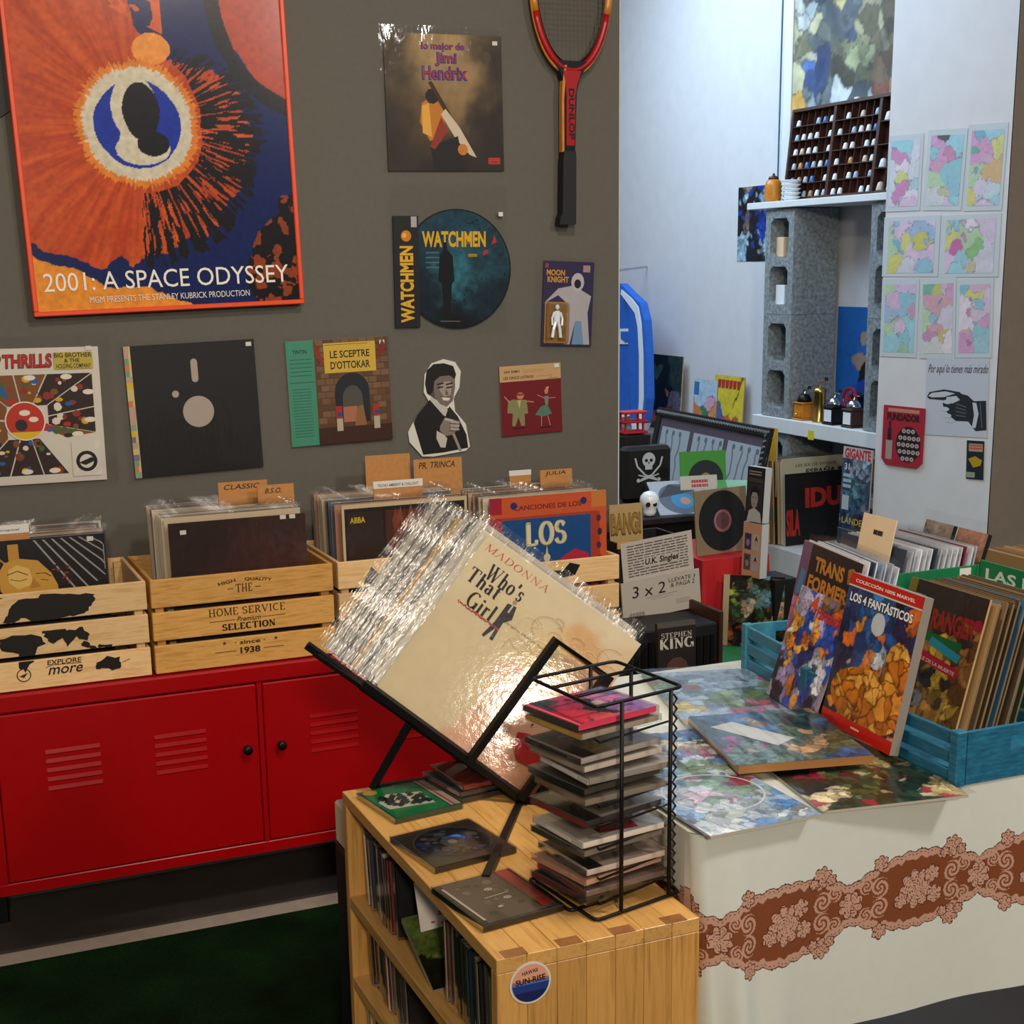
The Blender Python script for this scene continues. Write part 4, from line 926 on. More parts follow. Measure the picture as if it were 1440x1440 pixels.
# ================================================================= BOOKCASE
bk = thing('bookcase', 'low pine bookcase full of discs, open on its left side, in the foreground', 'bookcase', (.79, -1.665, 0))
X0, X1, Y0, Y1, ZT = .641, .939, -2.001, -1.328, .655
nst = 7; w_ = (X1-X0)/nst
for i in range(nst):
    a, b = X0+i*w_+.0002, X0+(i+1)*w_-.0002
    M().box((a, Y0+.0005, ZT-.02), (b, Y1, ZT), ch=.0008).build('top_stave', OAKY, bk, world=True)
    M().box((a, Y0, 0), (b, Y0+.02, ZT-.0205), ch=.0008).build('end_stave', OAKZ, bk, world=True)
M().box((X0, Y1-.02, 0), (X1, Y1, ZT-.0205), ch=.001).build('far_end_panel', OAKZ, bk, world=True)
for i in range(4): M().box((X0+.012+i*.078, Y0+.0008, ZT-.003), (X0+.045+i*.078, Y0+.0215, ZT+.0004)).build('walnut_key', DARKW, bk, world=True)
for z in (.451, .301, .151, .02): M().box((X0, Y0+.0205, z), (X1-.012, Y1-.0205, z+.02), ch=.001).build('shelf', OAKY, bk, world=True)
M().box((X1-.011, Y0+.0205, .02), (X1, Y1-.0205, ZT-.0205)).build('back_panel', OAKZ, bk, world=True)
# black storage box with a cream box on top, behind the bookcase
o = thing('storage_box', 'tall black box with small orange marks just behind the far end of the bookcase', 'box', (.72, -1.23, 0))
M().box((.668, -1.305, 0), (.83, -1.17, .50), ch=.006).build('box_body', BLACKP, o, world=True)
m = M(); m.poly([(.004, .0), (.008, .0), (.014, .03), (.01, .03)], '#b85020'); m.poly([(.016, .0), (.02, .0), (.022, .026), (.012, .026), (.012, .022), (.017, .022)], '#b85020'); m.build('orange_marks', PRINT, o, mw=frame((.669, -1.3055, .44), (1, 0, 0), (0, 0, 1)))
M().box((.666, -1.307, .5002), (.832, -1.168, .506), ch=.002).build('lid', BLACKM, o, world=True)
o = M(); o.box((.668, -1.304, .5065), (.81, -1.18, .585), ch=.004); tag(o.build('cream_box', BEIGE), 'cream box standing on the tall black box behind the bookcase', 'box')
# round sticker
c0 = at('y', Y0-.0008, 746, 1382)
m = M(); m.lathe([(0, -.0006), (.029, -.0006), (.029, .0002), (0, .0002)], n=40); o = m.build('round_sticker', PAPER, mw=frame(c0, (1, 0, 0), (0, 0, 1)))
tag(o, 'round white-edged HAWAII SUN-RISE sticker on the near end of the pine bookcase', 'sticker')
m = M(); m.z = .0006; r_ = .0262
m.disc(0, 0, r_, '#d8987c', 36)
for (v, c_) in ((.28, '#d8a030'), (.18, '#b05468'), (.08, '#4c74a8'), (-.05, '#23387c'), (-.45, '#182450')):
    a0 = math.asin(v); m.poly([(r_*math.cos(a), r_*math.sin(a)) for a in np.linspace(PI-a0+.0, 2*PI+a0, 24)] , c_)
m.text('HAWAII', -.012, .013, .01, .0185, '#2a1a1c', .02, rot=.12); m.text('SUN-RISE', -.021, .0, .021, .0085, '#181838', .03, rot=.05)
m.build('print', GLOSS, o)

# ---------------- disc cases
CCOL = ['#1a1814', '#2c2824', '#a89c88', '#101014', '#6a2c1c', '#b8a888', '#30343c', '#8a7c68', '#18243c', '#443830', '#c08030', '#3c4a30', '#d8d0c0', '#0e0e10', '#742018', '#5a5048']
def cd_proto(spine_out):
    m = M(); m.box((0, 0, 0), (.142, .125, .0102), ch=.0008); o = m.build('cd_case', ACRYL)
    M().box((.0035, .004, .0014), (.139, .1215, .0086)).build('tray_and_booklet', TINT, o)
    q = M(); q.box((.0003, .003, .0018), (.0012, .122, .0084)); q.build('spine_card', TINT, o)
    return o
CP = cd_proto(True); cdused = [False]
def cd(mw, label, group, rd, col=None, col2=None, s=None):
    if s: mw = mw @ Matrix.Diagonal((1, 1, s, 1))
    if not cdused[0]: o = CP; cdused[0] = True; o.matrix_world = mw; tag(o, label, 'disc', group)
    else: o = dup(CP, mw, label, group); o['category'] = 'disc'; (o.pop('group', None) if group is None else None)
    c1 = lin(col or rd.choice(CCOL)); c2 = lin(col2 or rd.choice(CCOL))
    for ch in o.children: ch.color = (*(c2 if ch.name.startswith('spine') else c1), 1)
    return o
def spines(y0, y1, z, n, label, group, seed, lean=6, x=X0+.022):   # spine cards face the open side
    rd = random.Random(seed); y = y0
    for k in range(n):
        if y-.0115 < y1: break
        th = R(lean+rd.uniform(-.7, .7)); ax = Vector((1, 0, 0)); tz = Vector((0, math.sin(th), math.cos(th)))
        dx = rd.uniform(-.006, .006); s_ = rd.choice([1, 1, .55, 1, 1.0]); O = Vector((x+dx, y, z+.0012))
        mw = Matrix(((ax.x, tz.x, 0, O.x), (ax.y, tz.y, -math.cos(th), O.y), (ax.z, tz.z, math.sin(th), O.z), (0, 0, 0, 1)))
        # local x -> world x (depth), local y -> up, local z -> -y (thickness)
        cd(mw, label % ORD(k), group, rd, s=s_); y -= .0107*s_/math.cos(th)+.0003
g1 = 'discs on the top shelf of the pine bookcase'; g2 = 'discs on the middle shelf of the pine bookcase'; g3 = 'discs on the low shelf of the pine bookcase'
spines(-1.372, -1.56, .471, 17, '%s disc case spine-out from the far end of the top bookcase shelf', g1, 11, 7)
spines(-1.748, -1.983, .471, 26, '%s disc case spine-out in the nearer run on the top bookcase shelf', g1+', near end', 12, 3)
spines(-1.372, -1.60, .321, 20, '%s disc case spine-out from the far end of the middle bookcase shelf', g2, 13, 6)
spines(-1.70, -1.983, .321, 26, '%s disc case spine-out in the nearer run on the middle bookcase shelf', g2+', near end', 14, 3)
spines(-1.372, -1.983, .171, 40, '%s disc case spine-out from the far end of the low bookcase shelf', g3, 15, 3)
sheet('card_sleeve', 'white card sleeve with red flecks leaning at the middle of the top bookcase shelf', 'disc', Matrix.Translation((0, 0, 0)) @ frame((.672, -1.64, .474), (1, 0, 0), (0, .35, .94)), .125, .125, .002,
      art=cells('.5 .5 #cfc4bc', .2, 8, 3, 0, extra=0, texm=.05), n=10, draw=lambda m, W, H: [m.disc(W*random.Random(i).uniform(.08, .92), H*random.Random(i+50).uniform(.1, .92), W*.03, '#a83038' if i % 3 else '#6a4a40', 6, W*.014) for i in range(22)])
m = sheet('cd_case', 'disc case with green and black cover lying tilted on the top bookcase shelf', 'disc', frame((.655, -1.72, .474), (.97, 0, .05), (-.05, .9, .42)), .125, .142, .01,
      art=cells('.2 .2 #14160e;.5 .5 #66703c;.8 .8 #2c2c18;.3 .8 #4c5a28;.7 .2 #181a10', .2, 8, 7, .02, texm=.6), n=40, mat=GLOSS, edge='#8a8478')

def flatcase(lab, BL, BR, TL, tray, art=None, draw=None, z=.6556, th=.0102, name='cd_case', n=50, shell=True, size=(.142, .125)):
    mw, W, H = quad('z', z, BL, BR, TL); W, H = size if size else (W, H)
    root = thing(name, lab, 'disc', mw=mw)
    M().box((.0015, .0015, .0008), (W-.0015, H-.0015, th-.0015), tray).build('tray', GLOSS, root)
    m = M(); m.box((.004, .003, th-.0016), (W-.002, H-.003, th-.0009), tray)
    if art: m.art(W-.006, H-.006, n, art)
    o = m.build('booklet', GLOSS, root) if not art else None
    if art:
        a = M(); a.art(W-.008, H-.006, n, art); a = a.build('booklet', GLOSS, root); a.location = (.005, .003, th-.0012)
    if draw:
        d_ = M(); d_.z = th-.0007; draw(d_, W, H); d_.build('print', GLOSS, root)
    if shell: M().box((0, 0, 0), (W, H, th+.0006), ch=.0008).build('case_shell', ACRYL, root)
    return root
def gcd(m, W, H):
    m.rect(.004, .003, W*.82, H-.003, '#0f6a3c'); rd = random.Random(9); m.poly([(W*.1, H*.3), (W*.72, H*.22), (W*.74, H*.62), (W*.3, H*.75), (W*.08, H*.55)], '#b8b4a4')
    for i in range(40): x, y = rd.uniform(.14, .68), rd.uniform(.26, .64); m.poly([(W*x, H*y), (W*(x+.09), H*(y+.05)), (W*(x+.05), H*(y+.12)), (W*(x-.03), H*(y+.05))], rd.choice(['#18281c', '#1c2c30', '#0f1c14', '#2c3c44']))
    m.disc(W*.14, H*.88, .012, '#b08430', 16); m.rect(W*.83, .003, W*.98, H-.003, '#948c80'); m.rect(W*.87, .003, W*.9, H*.99, '#9a3020')
flatcase('disc case with flat green cover, furthest of three lying on the bookcase top', (556, 1160), (650, 1138), (513, 1118), '#20402c', draw=gcd, size=(.125, .142))
def disc_(m, W, H):
    m.disc(W*.5, H*.5, .0595, '#504c48', 44); m.disc(W*.5, H*.5, .0585, '#14151a', 44); rd = random.Random(3)
    for i in range(46):
        a, r_ = rd.uniform(0, 6.28), rd.uniform(.018, .05); m.disc(W*.5+r_*math.cos(a), H*.5+r_*math.sin(a), rd.uniform(.003, .009), rd.choice(['#1c2a50', '#2c3448', '#3c4444', '#20242c', '#4a4438', '#142044']), 8)
    m.disc(W*.56, H*.56, .018, '#1c50c0', 14, .014); m.disc(W*.6, H*.6, .008, '#5080d8', 10)
    m.ring(W*.5, H*.5, .0075, .019, '#3a3c40'); m.disc(W*.5, H*.5, .0074, '#7c7870', 16)
flatcase('open-looking clear disc case showing a dark blue disc, middle of three on the bookcase top', (612, 1230), (728, 1200), (567, 1180), '#2c2824', draw=disc_, size=(.141, .146))
def skc(m, W, H):
    m.rect(.012, .006, W-.006, H-.006, '#4c4038'); m.rect(W*.8, H*.1, W*.95, H*.97, '#9c2c24'); m.rect(W*.77, H*.1, W*.79, H*.97, '#2c1c18'); rd = random.Random(5)
    for i in range(24): m.disc(W*rd.uniform(.2, .7), H*rd.uniform(.2, .85), W*rd.uniform(.02, .06), rd.choice(['#5c4e44', '#3a302a', '#6c5e52', '#44382f']), 7)
    for x, y, s_ in ((.5, .66, .05), (.58, .42, .05), (.4, .28, .035)):
        m.disc(W*x, H*y, W*s_, '#b0a498', 10, W*s_*.7); m.disc(W*(x-.015), H*y, W*s_*.22, '#2c2420', 6); m.disc(W*(x+.018), H*y, W*s_*.22, '#2c2420', 6)
    m.line([(W*.35, H*.5), (W*.66, H*.52)], .0016, '#c0b4a4'); m.line([(W*.07, H*.88), (W*.09, H*.1)], .004, '#a89c8c')
flatcase('disc case with grey-brown cover and red strip, nearest of three on the bookcase top', (680, 1313), (792, 1282), (613, 1252), '#14120f', draw=skc, size=(.128, .150))
rd = random.Random(40)
for k in range(3):
    cd(frame((.80+rd.uniform(-.006, .006), -1.475, .6562+.0106*k), (1, .12+rd.uniform(-.05, .05), 0), (-.12, 1, 0)), 'disc case in the flat pile on the bookcase top, %s from below' % ORD(k), 'flat pile of discs on the bookcase', rd)
    
# ---------------- tower of disc cases in wire rack
rd = random.Random(77)
fr_ = Vector((.800, -1.937, 0)); dirx = Vector((.142, .028, 0)).normalized()
pxs = [1022, 1036, 1069, 1083, 1100, 1115, 1129, 1160, 1190, 1204, 1233, 1247, 1261, 1271]
LT = lambda h: '#'+''.join('%02x' % min(255, int(int(h[i:i+2], 16)*1.28)) for i in (1, 3, 5))
tc = [('#c8405c', '#2c2826'), ('#8a7c6c', '#b08c3c'), ('#8a8078', '#2c2420'), ('#a89c90', '#8a7860'), ('#787068', '#c8c0b4'), ('#3c3630', '#1a1816'), ('#6c6254', '#6a5224'), ('#2a2422', '#7c2c28'),
      ('#b8aca0', '#c8c0b4'), ('#6c6258', '#3c342e'), ('#a8988a', '#2c2a24'), ('#a07c64', '#b07c5c'), ('#5c4c44', '#3a2c28'), ('#141412', '#241c18')]
pos = ['top', 'second from top', 'third from top, dark spine with yellow', 'fourth from top', 'fifth from top', 'sixth from top, black spine', 'seventh from top', 'eighth from top, dark cover',
       'ninth from top, white spine', 'sixth from bottom', 'fifth from bottom, cream and black', 'fourth from bottom, orange spine', 'third from bottom... '.replace('third from bottom... ', 'third from bottom'), 'lowest']
pos[10], pos[11], pos[12] = 'fourth from bottom, cream and black', 'third from bottom, orange spine', 'second from bottom'; pos[9] = 'fifth from bottom'
tower = []
for k, pxv in enumerate(pxs):
    z = .672+(1271-pxv)*.000988; a = rd.uniform(-4, 4)
    if k in (0, 2): a = 2
    dv = Matrix.Rotation(R(a), 3, 'Z') @ dirx; dy = Vector((-dv.y, dv.x, 0)); O = fr_+Vector((rd.uniform(-.006, .004)-(.008 if k in (0, 2) else 0), rd.uniform(-.002, .004), z))
    o = cd(frame(O, dv, dy), 'disc case lying in the wire rack tower, '+pos[k], None, rd, LT(tc[k][0]), LT(tc[k][1]), s=1.12)
    o['group'] = 'disc cases in the wire rack tower'; tower.append(o)
m = M(); W, H = .13, .118
m.art(W, H, 60, cells('.5 .55 #2c3440;.3 .6 #a83058;.7 .6 #b8709c;.5 .3 #14181c;.2 .25 #c83048;.75 .3 #8c5c98;.5 .9 #b04068;.9 .8 #6c6c98;.35 .1 #c8484c;.1 .8 #38444c;.62 .45 #c0a0a8', .15, 8, 21, .02, texm=.4))
m2 = m.build('cover_art', GLOSS, tower[0]); m2.location = (.009, .0035, .0089)
for k, (c1, c2) in ((2, ('#6c6258', '#2c2824')), (8, ('#b8aca4', '#8c1c24')), (10, ('#b09a88', '#2a2822')), (7, ('#a09488', '#242020'))):
    m = M(); m.z = .0089; m.rect(.006, .004, .138, .121, c1); m.rect(.006, .004, .03 if k != 8 else .02, .121, c2 if k != 8 else '#c0b8ac'); m.poly([(.04, .02), (.1, .01), (.12, .1), (.06, .11)], c2 if k == 8 else '#8a7c70')
    if k == 2: m.disc(.05, .03, .016, '#8a7a28', 14); m.poly([(.03, .09), (.08, .12), (.09, .07)], '#a8a49c')
    m.build('cover_art', GLOSS, tower[k])
for k in (1, 2, 4, 8): # small spine lettering
    m = M(); m.box((-.0004, .03, .003), (.0002, .09, .0072), tc[k][1]); m.build('spine_print', PRINT, tower[k])
Lc, Fc_, Rc, Bc = (Vector(p) for p in ((.784, -1.798, 0), (.804, -1.958, 0), (.952, -1.924, 0), (.93, -1.768, 0)))
rk = thing('disc_rack', 'black wire disc rack holding the tower of disc cases on the bookcase', 'rack', (.865, -1.86, .655))
def loop(z, ins=0, cr=.012, pts=(Lc, Fc_, Rc, Bc)):
    out = []; n = len(pts); c = sum(pts, Vector())/n; P_ = [p+(c-p)*ins for p in pts]
    for i in range(n):
        a, b, d = P_[i-1], P_[i], P_[(i+1) % n]; e1 = (a-b).normalized()*cr; e2 = (d-b).normalized()*cr
        for t_ in (0, .33, .67, 1): out.append(b+e1*(1-t_)**2+e2*t_**2+Vector((0, 0, z)))
    return out
rw = .0026
M().tube(loop(.6585), rw, 8, True).build('base_loop', BLACKM, rk, world=True, smooth=True)
M().tube(loop(.957), rw, 8, True).build('top_loop', BLACKM, rk, world=True, smooth=True)
lp = (Lc+Vector((-.008, -.0, 0)), Lc.lerp(Fc_, .75)+Vector((-.014, 0, 0)), Lc.lerp(Fc_, .75)+Vector((.035, .01, 0)), Lc+Vector((.04, .01, 0)))
M().tube(loop(.659, 0, .01, lp), rw, 8, True).build('side_foot', BLACKM, rk, world=True, smooth=True)
for t_ in (.33, .66):
    a = Lc.lerp(Fc_, t_); b = Bc.lerp(Rc, t_); M().tube([a+Vector((0, 0, .957)), b+Vector((0, 0, .957))], rw, 8).build('top_bar', BLACKM, rk, world=True, smooth=True)
for p in (Fc_.lerp(Rc, .29), Fc_.lerp(Rc, .86), Rc.lerp(Bc, .75), Bc.lerp(Lc, .3)):
    M().tube([p+Vector((0, 0, .6585)), p+Vector((0, 0, .957))], rw*1.15, 8).build('upright', BLACKM, rk, world=True, smooth=True)
p = Fc_.lerp(Rc, .9)
zz = [p+Vector((.006+.0026*math.sin(i*PI/2), .008, .67+i*.0035)) for i in range(80)]
M().tube(zz, .0014, 5).build('slot_wire', BLACKM, rk, world=True)
for z in (.6688, .7048, .7480, .7777, .8082, .8996):
    M().tube([Rc.lerp(Bc, .2)+Vector((0, 0, z)), Fc_.lerp(Rc, .12)+Vector((0, .02, z)), Fc_.lerp(Lc, .7)+Vector((.03, 0, z)), Bc.lerp(Lc, .3)+Vector((0, 0, z))], .0015, 6).build('shelf_wire', BLACKM, rk, world=True)

# ---------------- tilted stand with records
Bq, Aq, Dq = Vector((.699, -1.36, .841)), Vector((.911, -1.352, 1.072)), Vector((.91, -1.508, .6605))
SM = frame(Bq, Dq-Bq, Aq-Bq)
def S(u, v, w): return SM @ Vector((u, v, w))
def mad(m, W, H):
    m.serif('MADONNA', W*.03, H*.925, W*.43, H*.962, '#b8503c', .12, .03, .15)
    m.serif("Who's", W*.115, H*.8, W*.345, H*.885, '#15110e', .2, .05); m.serif('That', W*.04, H*.735, W*.235, H*.815, '#15110e', .2, .05); m.serif('Girl', W*.115, H*.625, W*.275, H*.71, '#15110e', .2, .05)
    P = lambda *q: [(W*a, H*b) for a, b in q]
    m.poly(P((.3, .76), (.35, .77), (.37, .7), (.34, .66), (.35, .55), (.33, .55), (.325, .62), (.3, .54), (.285, .545), (.3, .64)), '#171a22'); m.disc(W*.328, H*.785, W*.012, '#b07858', 8); m.rect(W*.325, H*.72, W*.335, H*.765, '#b8b0a0')
    rd = random.Random(2)
    for i in range(46): x = .08+.0058*i; m.disc(W*x, H*(.615+rd.uniform(-.005, .005)), W*.0042, '#a82028', 5, W*rd.uniform(.003, .007))
    m.text('Original Motion Picture', W*.345, H*.665, W*.64, H*.678, '#4a3a2c', 0)
    for i in range(30):                      # loose curls of pale hair
        a0 = rd.uniform(0, 6.28); x, y = W*rd.uniform(.45, .98), H*rd.uniform(.5, .84); r_ = W*rd.uniform(.03, .1)
        m.line([(min(x+r_*math.cos(a0+t_), W*.995), y+r_*.8*math.sin(a0+t_)) for t_ in np.linspace(0, rd.uniform(1.5, 4), 10)], W*.0028, rd.choice(['#a8804c', '#dcc490', '#b89460', '#e0cca0']))
    m.poly(P((.74, .24), (.8, .27), (.84, .255), (.9, .27), (.97, .2), (.9, .13), (.82, .12), (.76, .17)), '#a81c18'); m.line(P((.75, .22), (.82, .2), (.95, .2)), W*.004, '#6c100e')
    m.poly(P((.6, .43), (.66, .5), (.75, .49), (.76, .475), (.67, .475)), '#8c6444'); m.poly(P((.62, .385), (.68, .42), (.75, .4), (.68, .375)), '#2c1c18'); m.disc(W*.69, H*.397, W*.014, '#4a5048', 10)
    m.disc(W*.78, H*.315, W*.006, '#2c1410', 8); m.ring(W*.5, H*.22, W*.012, W*.016, '#a07838', 14)
madart = cells('.2 .5 #c9b892 1.3;.35 .2 #cbb994 1.0;.1 .9 #cdbd9a 1.2;.5 .9 #cdbd9a 1;.35 .65 #c9b890;.9 .97 #cfc0a0 .8;.62 .64 #cfb57e .8;.8 .72 #c89c68 .8;.95 .62 #cf9a70 .8;.72 .42 #cf9c7c .8;.88 .35 #d09c7c .9;.65 .12 #cc9876 .9;.9 .1 #c88c68 .9;.57 .32 #cfa888 .6;.97 .9 #cdb48c .7', .12, 6, 13, 0, texm=.05, soft=.035)
front = sheet('record_sleeve', 'cream record sleeve with pale curls and red lips, front one on the tilted stand', 'record', SM, L, L, .0035, art=madart, n=110, draw=mad, mat=PRINT, edge='#cfc0a0', filmo=(.014, .004, .008, .012), fm=FILMF)
rd = random.Random(8)
fnt = M(); k = 22; xs = np.linspace(-.02, .325, k); ys = np.linspace(-.004, .33, k)
fnt.add([(x, y, .0011+rd.uniform(-.0009, .0009)*(1 if (x < .006 or y > .31) else .1)) for y in ys for x in xs], [(j*k+i, j*k+i+1, (j+1)*k+i+1, (j+1)*k+i) for j in range(k-1) for i in range(k-1)])
base = M(); base.box((0, 0, -.0035), (L, L, 0)); s0 = base.build('record_sleeve', TINT); fnt.build('plastic_sleeve', FILMX, s0, smooth=True)
lab = 'record in shiny clear plastic fanned behind the cream front sleeve on the tilted stand'
bc_ = ['#cfc8b8', '#b8b0a0', '#d8d0c0', '#a8a49c', '#3a3836', '#c8c0b0', '#c89a40', '#6c6a66', '#d0c8bc', '#2c2a2a', '#b0a898', '#58544e', '#c8bca8', '#888078']
for k in range(14):
    o = s0 if k == 0 else dup(s0); w = -.0076*(k+1)
    o.matrix_world = SM @ Matrix.Translation((-.0088*(k+1)+rd.uniform(-.003, .003), rd.uniform(.0, .008)+(.012 if k in (1, 2) else 0), w)) @ Matrix.Rotation(R(rd.uniform(-.6, .6)), 4, 'Z')
    tag(o, 'record in shiny clear plastic fanned %s behind the cream front sleeve' % ORD(k), 'record', 'records fanned on the tilted stand'); o.color = (*lin(bc_[k]), 1)
st = thing('record_stand', 'black metal stand holding the fan of tilted records on the bookcase', 'stand', (.78, -1.45, .655))
def bar(name, pts, r_=.0055, sq=True): M().tube([Vector(p) for p in pts], r_, 4, square=sq).build(name, BLACKM, st, world=True)
bar('front_rail', [S(-.02, -.0085, .006), S(.335, -.0085, .006)], .006)
bar('rear_rail', [S(-.15, -.012, -.122), S(.19, -.012, -.122)], .006)
for u in (.0, .1, .2, .3): bar('cross_bar', [S(u, -.014, .004), S(u-.13, -.016, -.120)], .004)
bar('front_guard', [S(.196, -.012, .0165), S(.196, .235, .0165), S(.30, .235, .0165), S(.30, -.012, .0165)], .0062)
f1 = at('z', .662, 524, 1108); f2 = at('z', .662, 683, 1236); f3 = at('z', .662, 611, 1096)
bar('leg', [S(.08, -.018, .004), f1], .006); bar('leg', [S(.305, -.018, .004), f2], .006)
bar('foot_bar', [f1, f3], .005)

# ================================================================= TABLE WITH PRINTED CLOTH
TX0, TX1, TY0, TY1, TZ = .960, 2.25, -1.955, -1.222, .7555
tb = thing('table', 'table under the printed oilcloth carrying the comics', 'table', (1.6, -1.6, 0))
M().box((TX0, TY0, .725), (TX1, TY1, .751), ch=.002).build('tabletop', OAKY, tb, world=True)
for x in (TX0+.03, TX1-.07):
    for y in (TY0+.03, TY1-.07): M().box((x, y, 0), (x+.04, y+.04, .7248), ch=.002).build('leg', OAKZ, tb, world=True)
def lace(s, t):              # s along the hem, t down from the table edge, metres
    v = t-.152-.006*np.sin(s*9); out = np.zeros(s.shape+(3,))+np.array(lin('#cfd2c8'))
    per = .232; ph = (s/per) % 1; c = ph-.5
    bro, pk, dk = (np.array(lin(h)) for h in ('#7c4326', '#bc917c', '#5c2c1c'))
    W_ = .028+.030*np.abs(np.cos(PI*(ph-.5+.5)))**.9*1.0+.004*np.abs(np.sin(s*130))
    Wi = W_-.011-.003*np.abs(np.sin(s*220)); av = np.abs(v)
    k = av < W_; out[k] = pk
    k = np.abs(av-W_) < .0009; out[k] = dk
    k = av < Wi; out[k] = bro
    k = np.abs(av-(W_-.005)) < .0007; k &= np.sin(s*900) > .3; out[k] = dk
    def rose(cx, cy, r, n, inner=True):
        q = (((s-cx)/per) % 1); q = np.where(q > .5, q-1, q)*per; dv = v-cy
        rr = np.hypot(q, dv); a = np.arctan2(dv, q); pet = r*(.72+.28*np.abs(np.sin(a*n/2)))
        k = rr < pet; out[k] = pk*1.05
        k = (np.abs(rr-pet) < .0009) | ((rr < pet) & (np.abs(np.sin(rr*620+a*3)) < .22)) | ((rr < pet) & (rr > r*.25) & (np.abs(np.sin(a*n/2)) < .12)); out[k] = dk
    def scroll(cx, cy, r, sgn):
        q = (((s-cx)/per) % 1); q = np.where(q > .5, q-1, q)*per; dv = v-cy
        rr = np.hypot(q, dv); a = np.arctan2(dv*sgn, q); k = (rr < r) & (np.abs((rr/r-a/6.283) % .5-.25) < .14); out[k] = pk
    rose(0, 0, .032, 9); rose(.028, -.018, .015, 6); rose(.034, .016, .015, 6); rose(-.028, .014, .013, 6)
    rose(per/2, 0, .022, 8)
    for sg in (1, -1):
        scroll(.066, sg*.016, .016, sg); scroll(-.066, sg*.016, .016, -sg); scroll(.088, sg*.024, .012, -sg); scroll(-.09, sg*.022, .012, sg)
        rose(per*.28, sg*.055, .017, 7); rose(per*.28+.016, sg*.048, .009, 5); rose(per*.72, sg*.053, .013, 6); rose(per*.28-.014, sg*.047, .009, 5)
    sh = 1+.05*(fbm(s*10, t*10, 8, 3)-.5)
    return out*sh[..., None]
# cloth: top plus hanging front and left side in one surface
path = []; n1, n2 = 120, 880
for i in range(n1): path.append((TX0-.008, TY1-.004+(TY0+.018-TY1)*i/n1, 0))
for i in range(14): a = PI+PI/2*i/14; path.append((TX0+.01+.018*math.cos(a), TY0+.010+.018*math.sin(a), 1))
for i in range(n2+1): path.append((TX0+.01+(TX1+.004-TX0-.01)*i/n2, TY0-.008, 2))
path = np.array(path); ds = np.hypot(*np.diff(path[:, :2], axis=0).T); s_ = np.concatenate([[0], ds.cumsum()]); s0_ = s_[n1+7]
nt_ = 230; drop = .345; V = []; cols = np.zeros((nt_+1, len(path), 3)); Sg, Tg = np.meshgrid(s_-s0_, np.linspace(0, drop, nt_+1)); cols = lace(Sg+.09, Tg)
for j in range(nt_+1):
    t_ = drop*j/nt_; e = min(1, t_/.02)
    for (x, y, k_), s1 in zip(path, s_-s0_):
        if k_ == 0: dx, dy = -.002*math.sin(s1*30)*t_/drop, 0
        else:
            am = t_/drop; fold = .018*math.exp(-((s1-.06)/.03)**2)+.010*math.exp(-((s1-.13)/.03)**2)-.004*math.exp(-((s1-.095)/.02)**2)
            dx = .022*am*math.exp(-(s1/.05)**2) ; dy = -am*(fold+.006+.006*math.sin(s1*11+1)+.004*math.sin(s1*23))
            if k_ == 1: dx *= .6
        zz_ = TZ-.0008-t_-(.006*(1-e)**2*-1 if t_ else 0)
        V.append((x+dx, y+dy, TZ-t_ if t_ else TZ-.0004))
m = M(); np_ = len(path); m.V = V
q = []; cl = []
for j in range(nt_):
    for i in range(np_-1):
        m.Fc.append((j*np_+i, (j+1)*np_+i, (j+1)*np_+i+1, j*np_+i+1)); m.Cc.append(tuple(cols[j, i]))
m.add([(TX0-.008, TY1+.0, TZ-.0004), (TX0-.008, TY0+.01, TZ-.0004), (TX0+.002, TY0-.008, TZ-.0004), (TX1, TY0-.008, TZ-.0004), (TX1, TY1, TZ-.0004)], [(0, 1, 2, 3, 4)], '#cfd2c8')
o = m.build('tablecloth', CLOTHP, smooth=False)
tag(o, 'off-white oilcloth with brown and pink lace flower band over the comics table', 'tablecloth')

def mag(lab, BL, BR, TL, z, T, H=None, Wd=None, art=None, draw=None, n=110, edge='#b8b0a0', film=True, stick=None, mat=None):
    mw, W, H_ = quad('z', z+T, BL, BR, TL); return sheet('comic_book', lab, 'comic', mw, Wd or W, H or H_, T, art=art, n=n, draw=draw, mat=mat or GLOSS, edge=edge, filmo=(.01, .006, .01, .02) if film else None, fm=FILMW)
CM = ['#3c6ca0', '#c0c4c8', '#a83040', '#d8c088', '#2c3c34', '#88a8c8', '#c88858', '#e0dcd8', '#5c7c4c', '#182430']
mag('open-patterned comic in clear bag at the far left corner of the table', (1000, 1060), (1190, 1048), (917, 947), TZ+.0006, .004, art=dcells('.5 .9 #a83a50 .5;.1 .8 #9cb4c8;.8 .9 #b0405c .6;.3 .5 #a0b4c8 1.1;.6 .6 #c89a40 .5;.8 .4 #587048', .15, 5, 31, .012, '#44546c', 8, ['#90a8c0', '#b8c4cc', '#c08c5c', '#6c8450', '#8098b0', '#c8ccd0', '#a86048', '#d0b850'], texm=.5))
mag('dark green and crimson comic lying at the front under the thick board book', (1156, 1141), (1362, 1118), (1040, 1076), TZ+.0006, .004, art=dcells('.1 .5 #a01c44 .8;.3 .8 #b02050 .6;.7 .3 #1c3428;.9 .5 #204030;.5 .4 #4c5c34', .16, 6, 32, .012, '#10140f', 14, ['#2c4434', '#b0a070', '#1c241c', '#607850', '#c8bc98', '#182c24', '#8c9c50', '#94203c'], texm=.6))
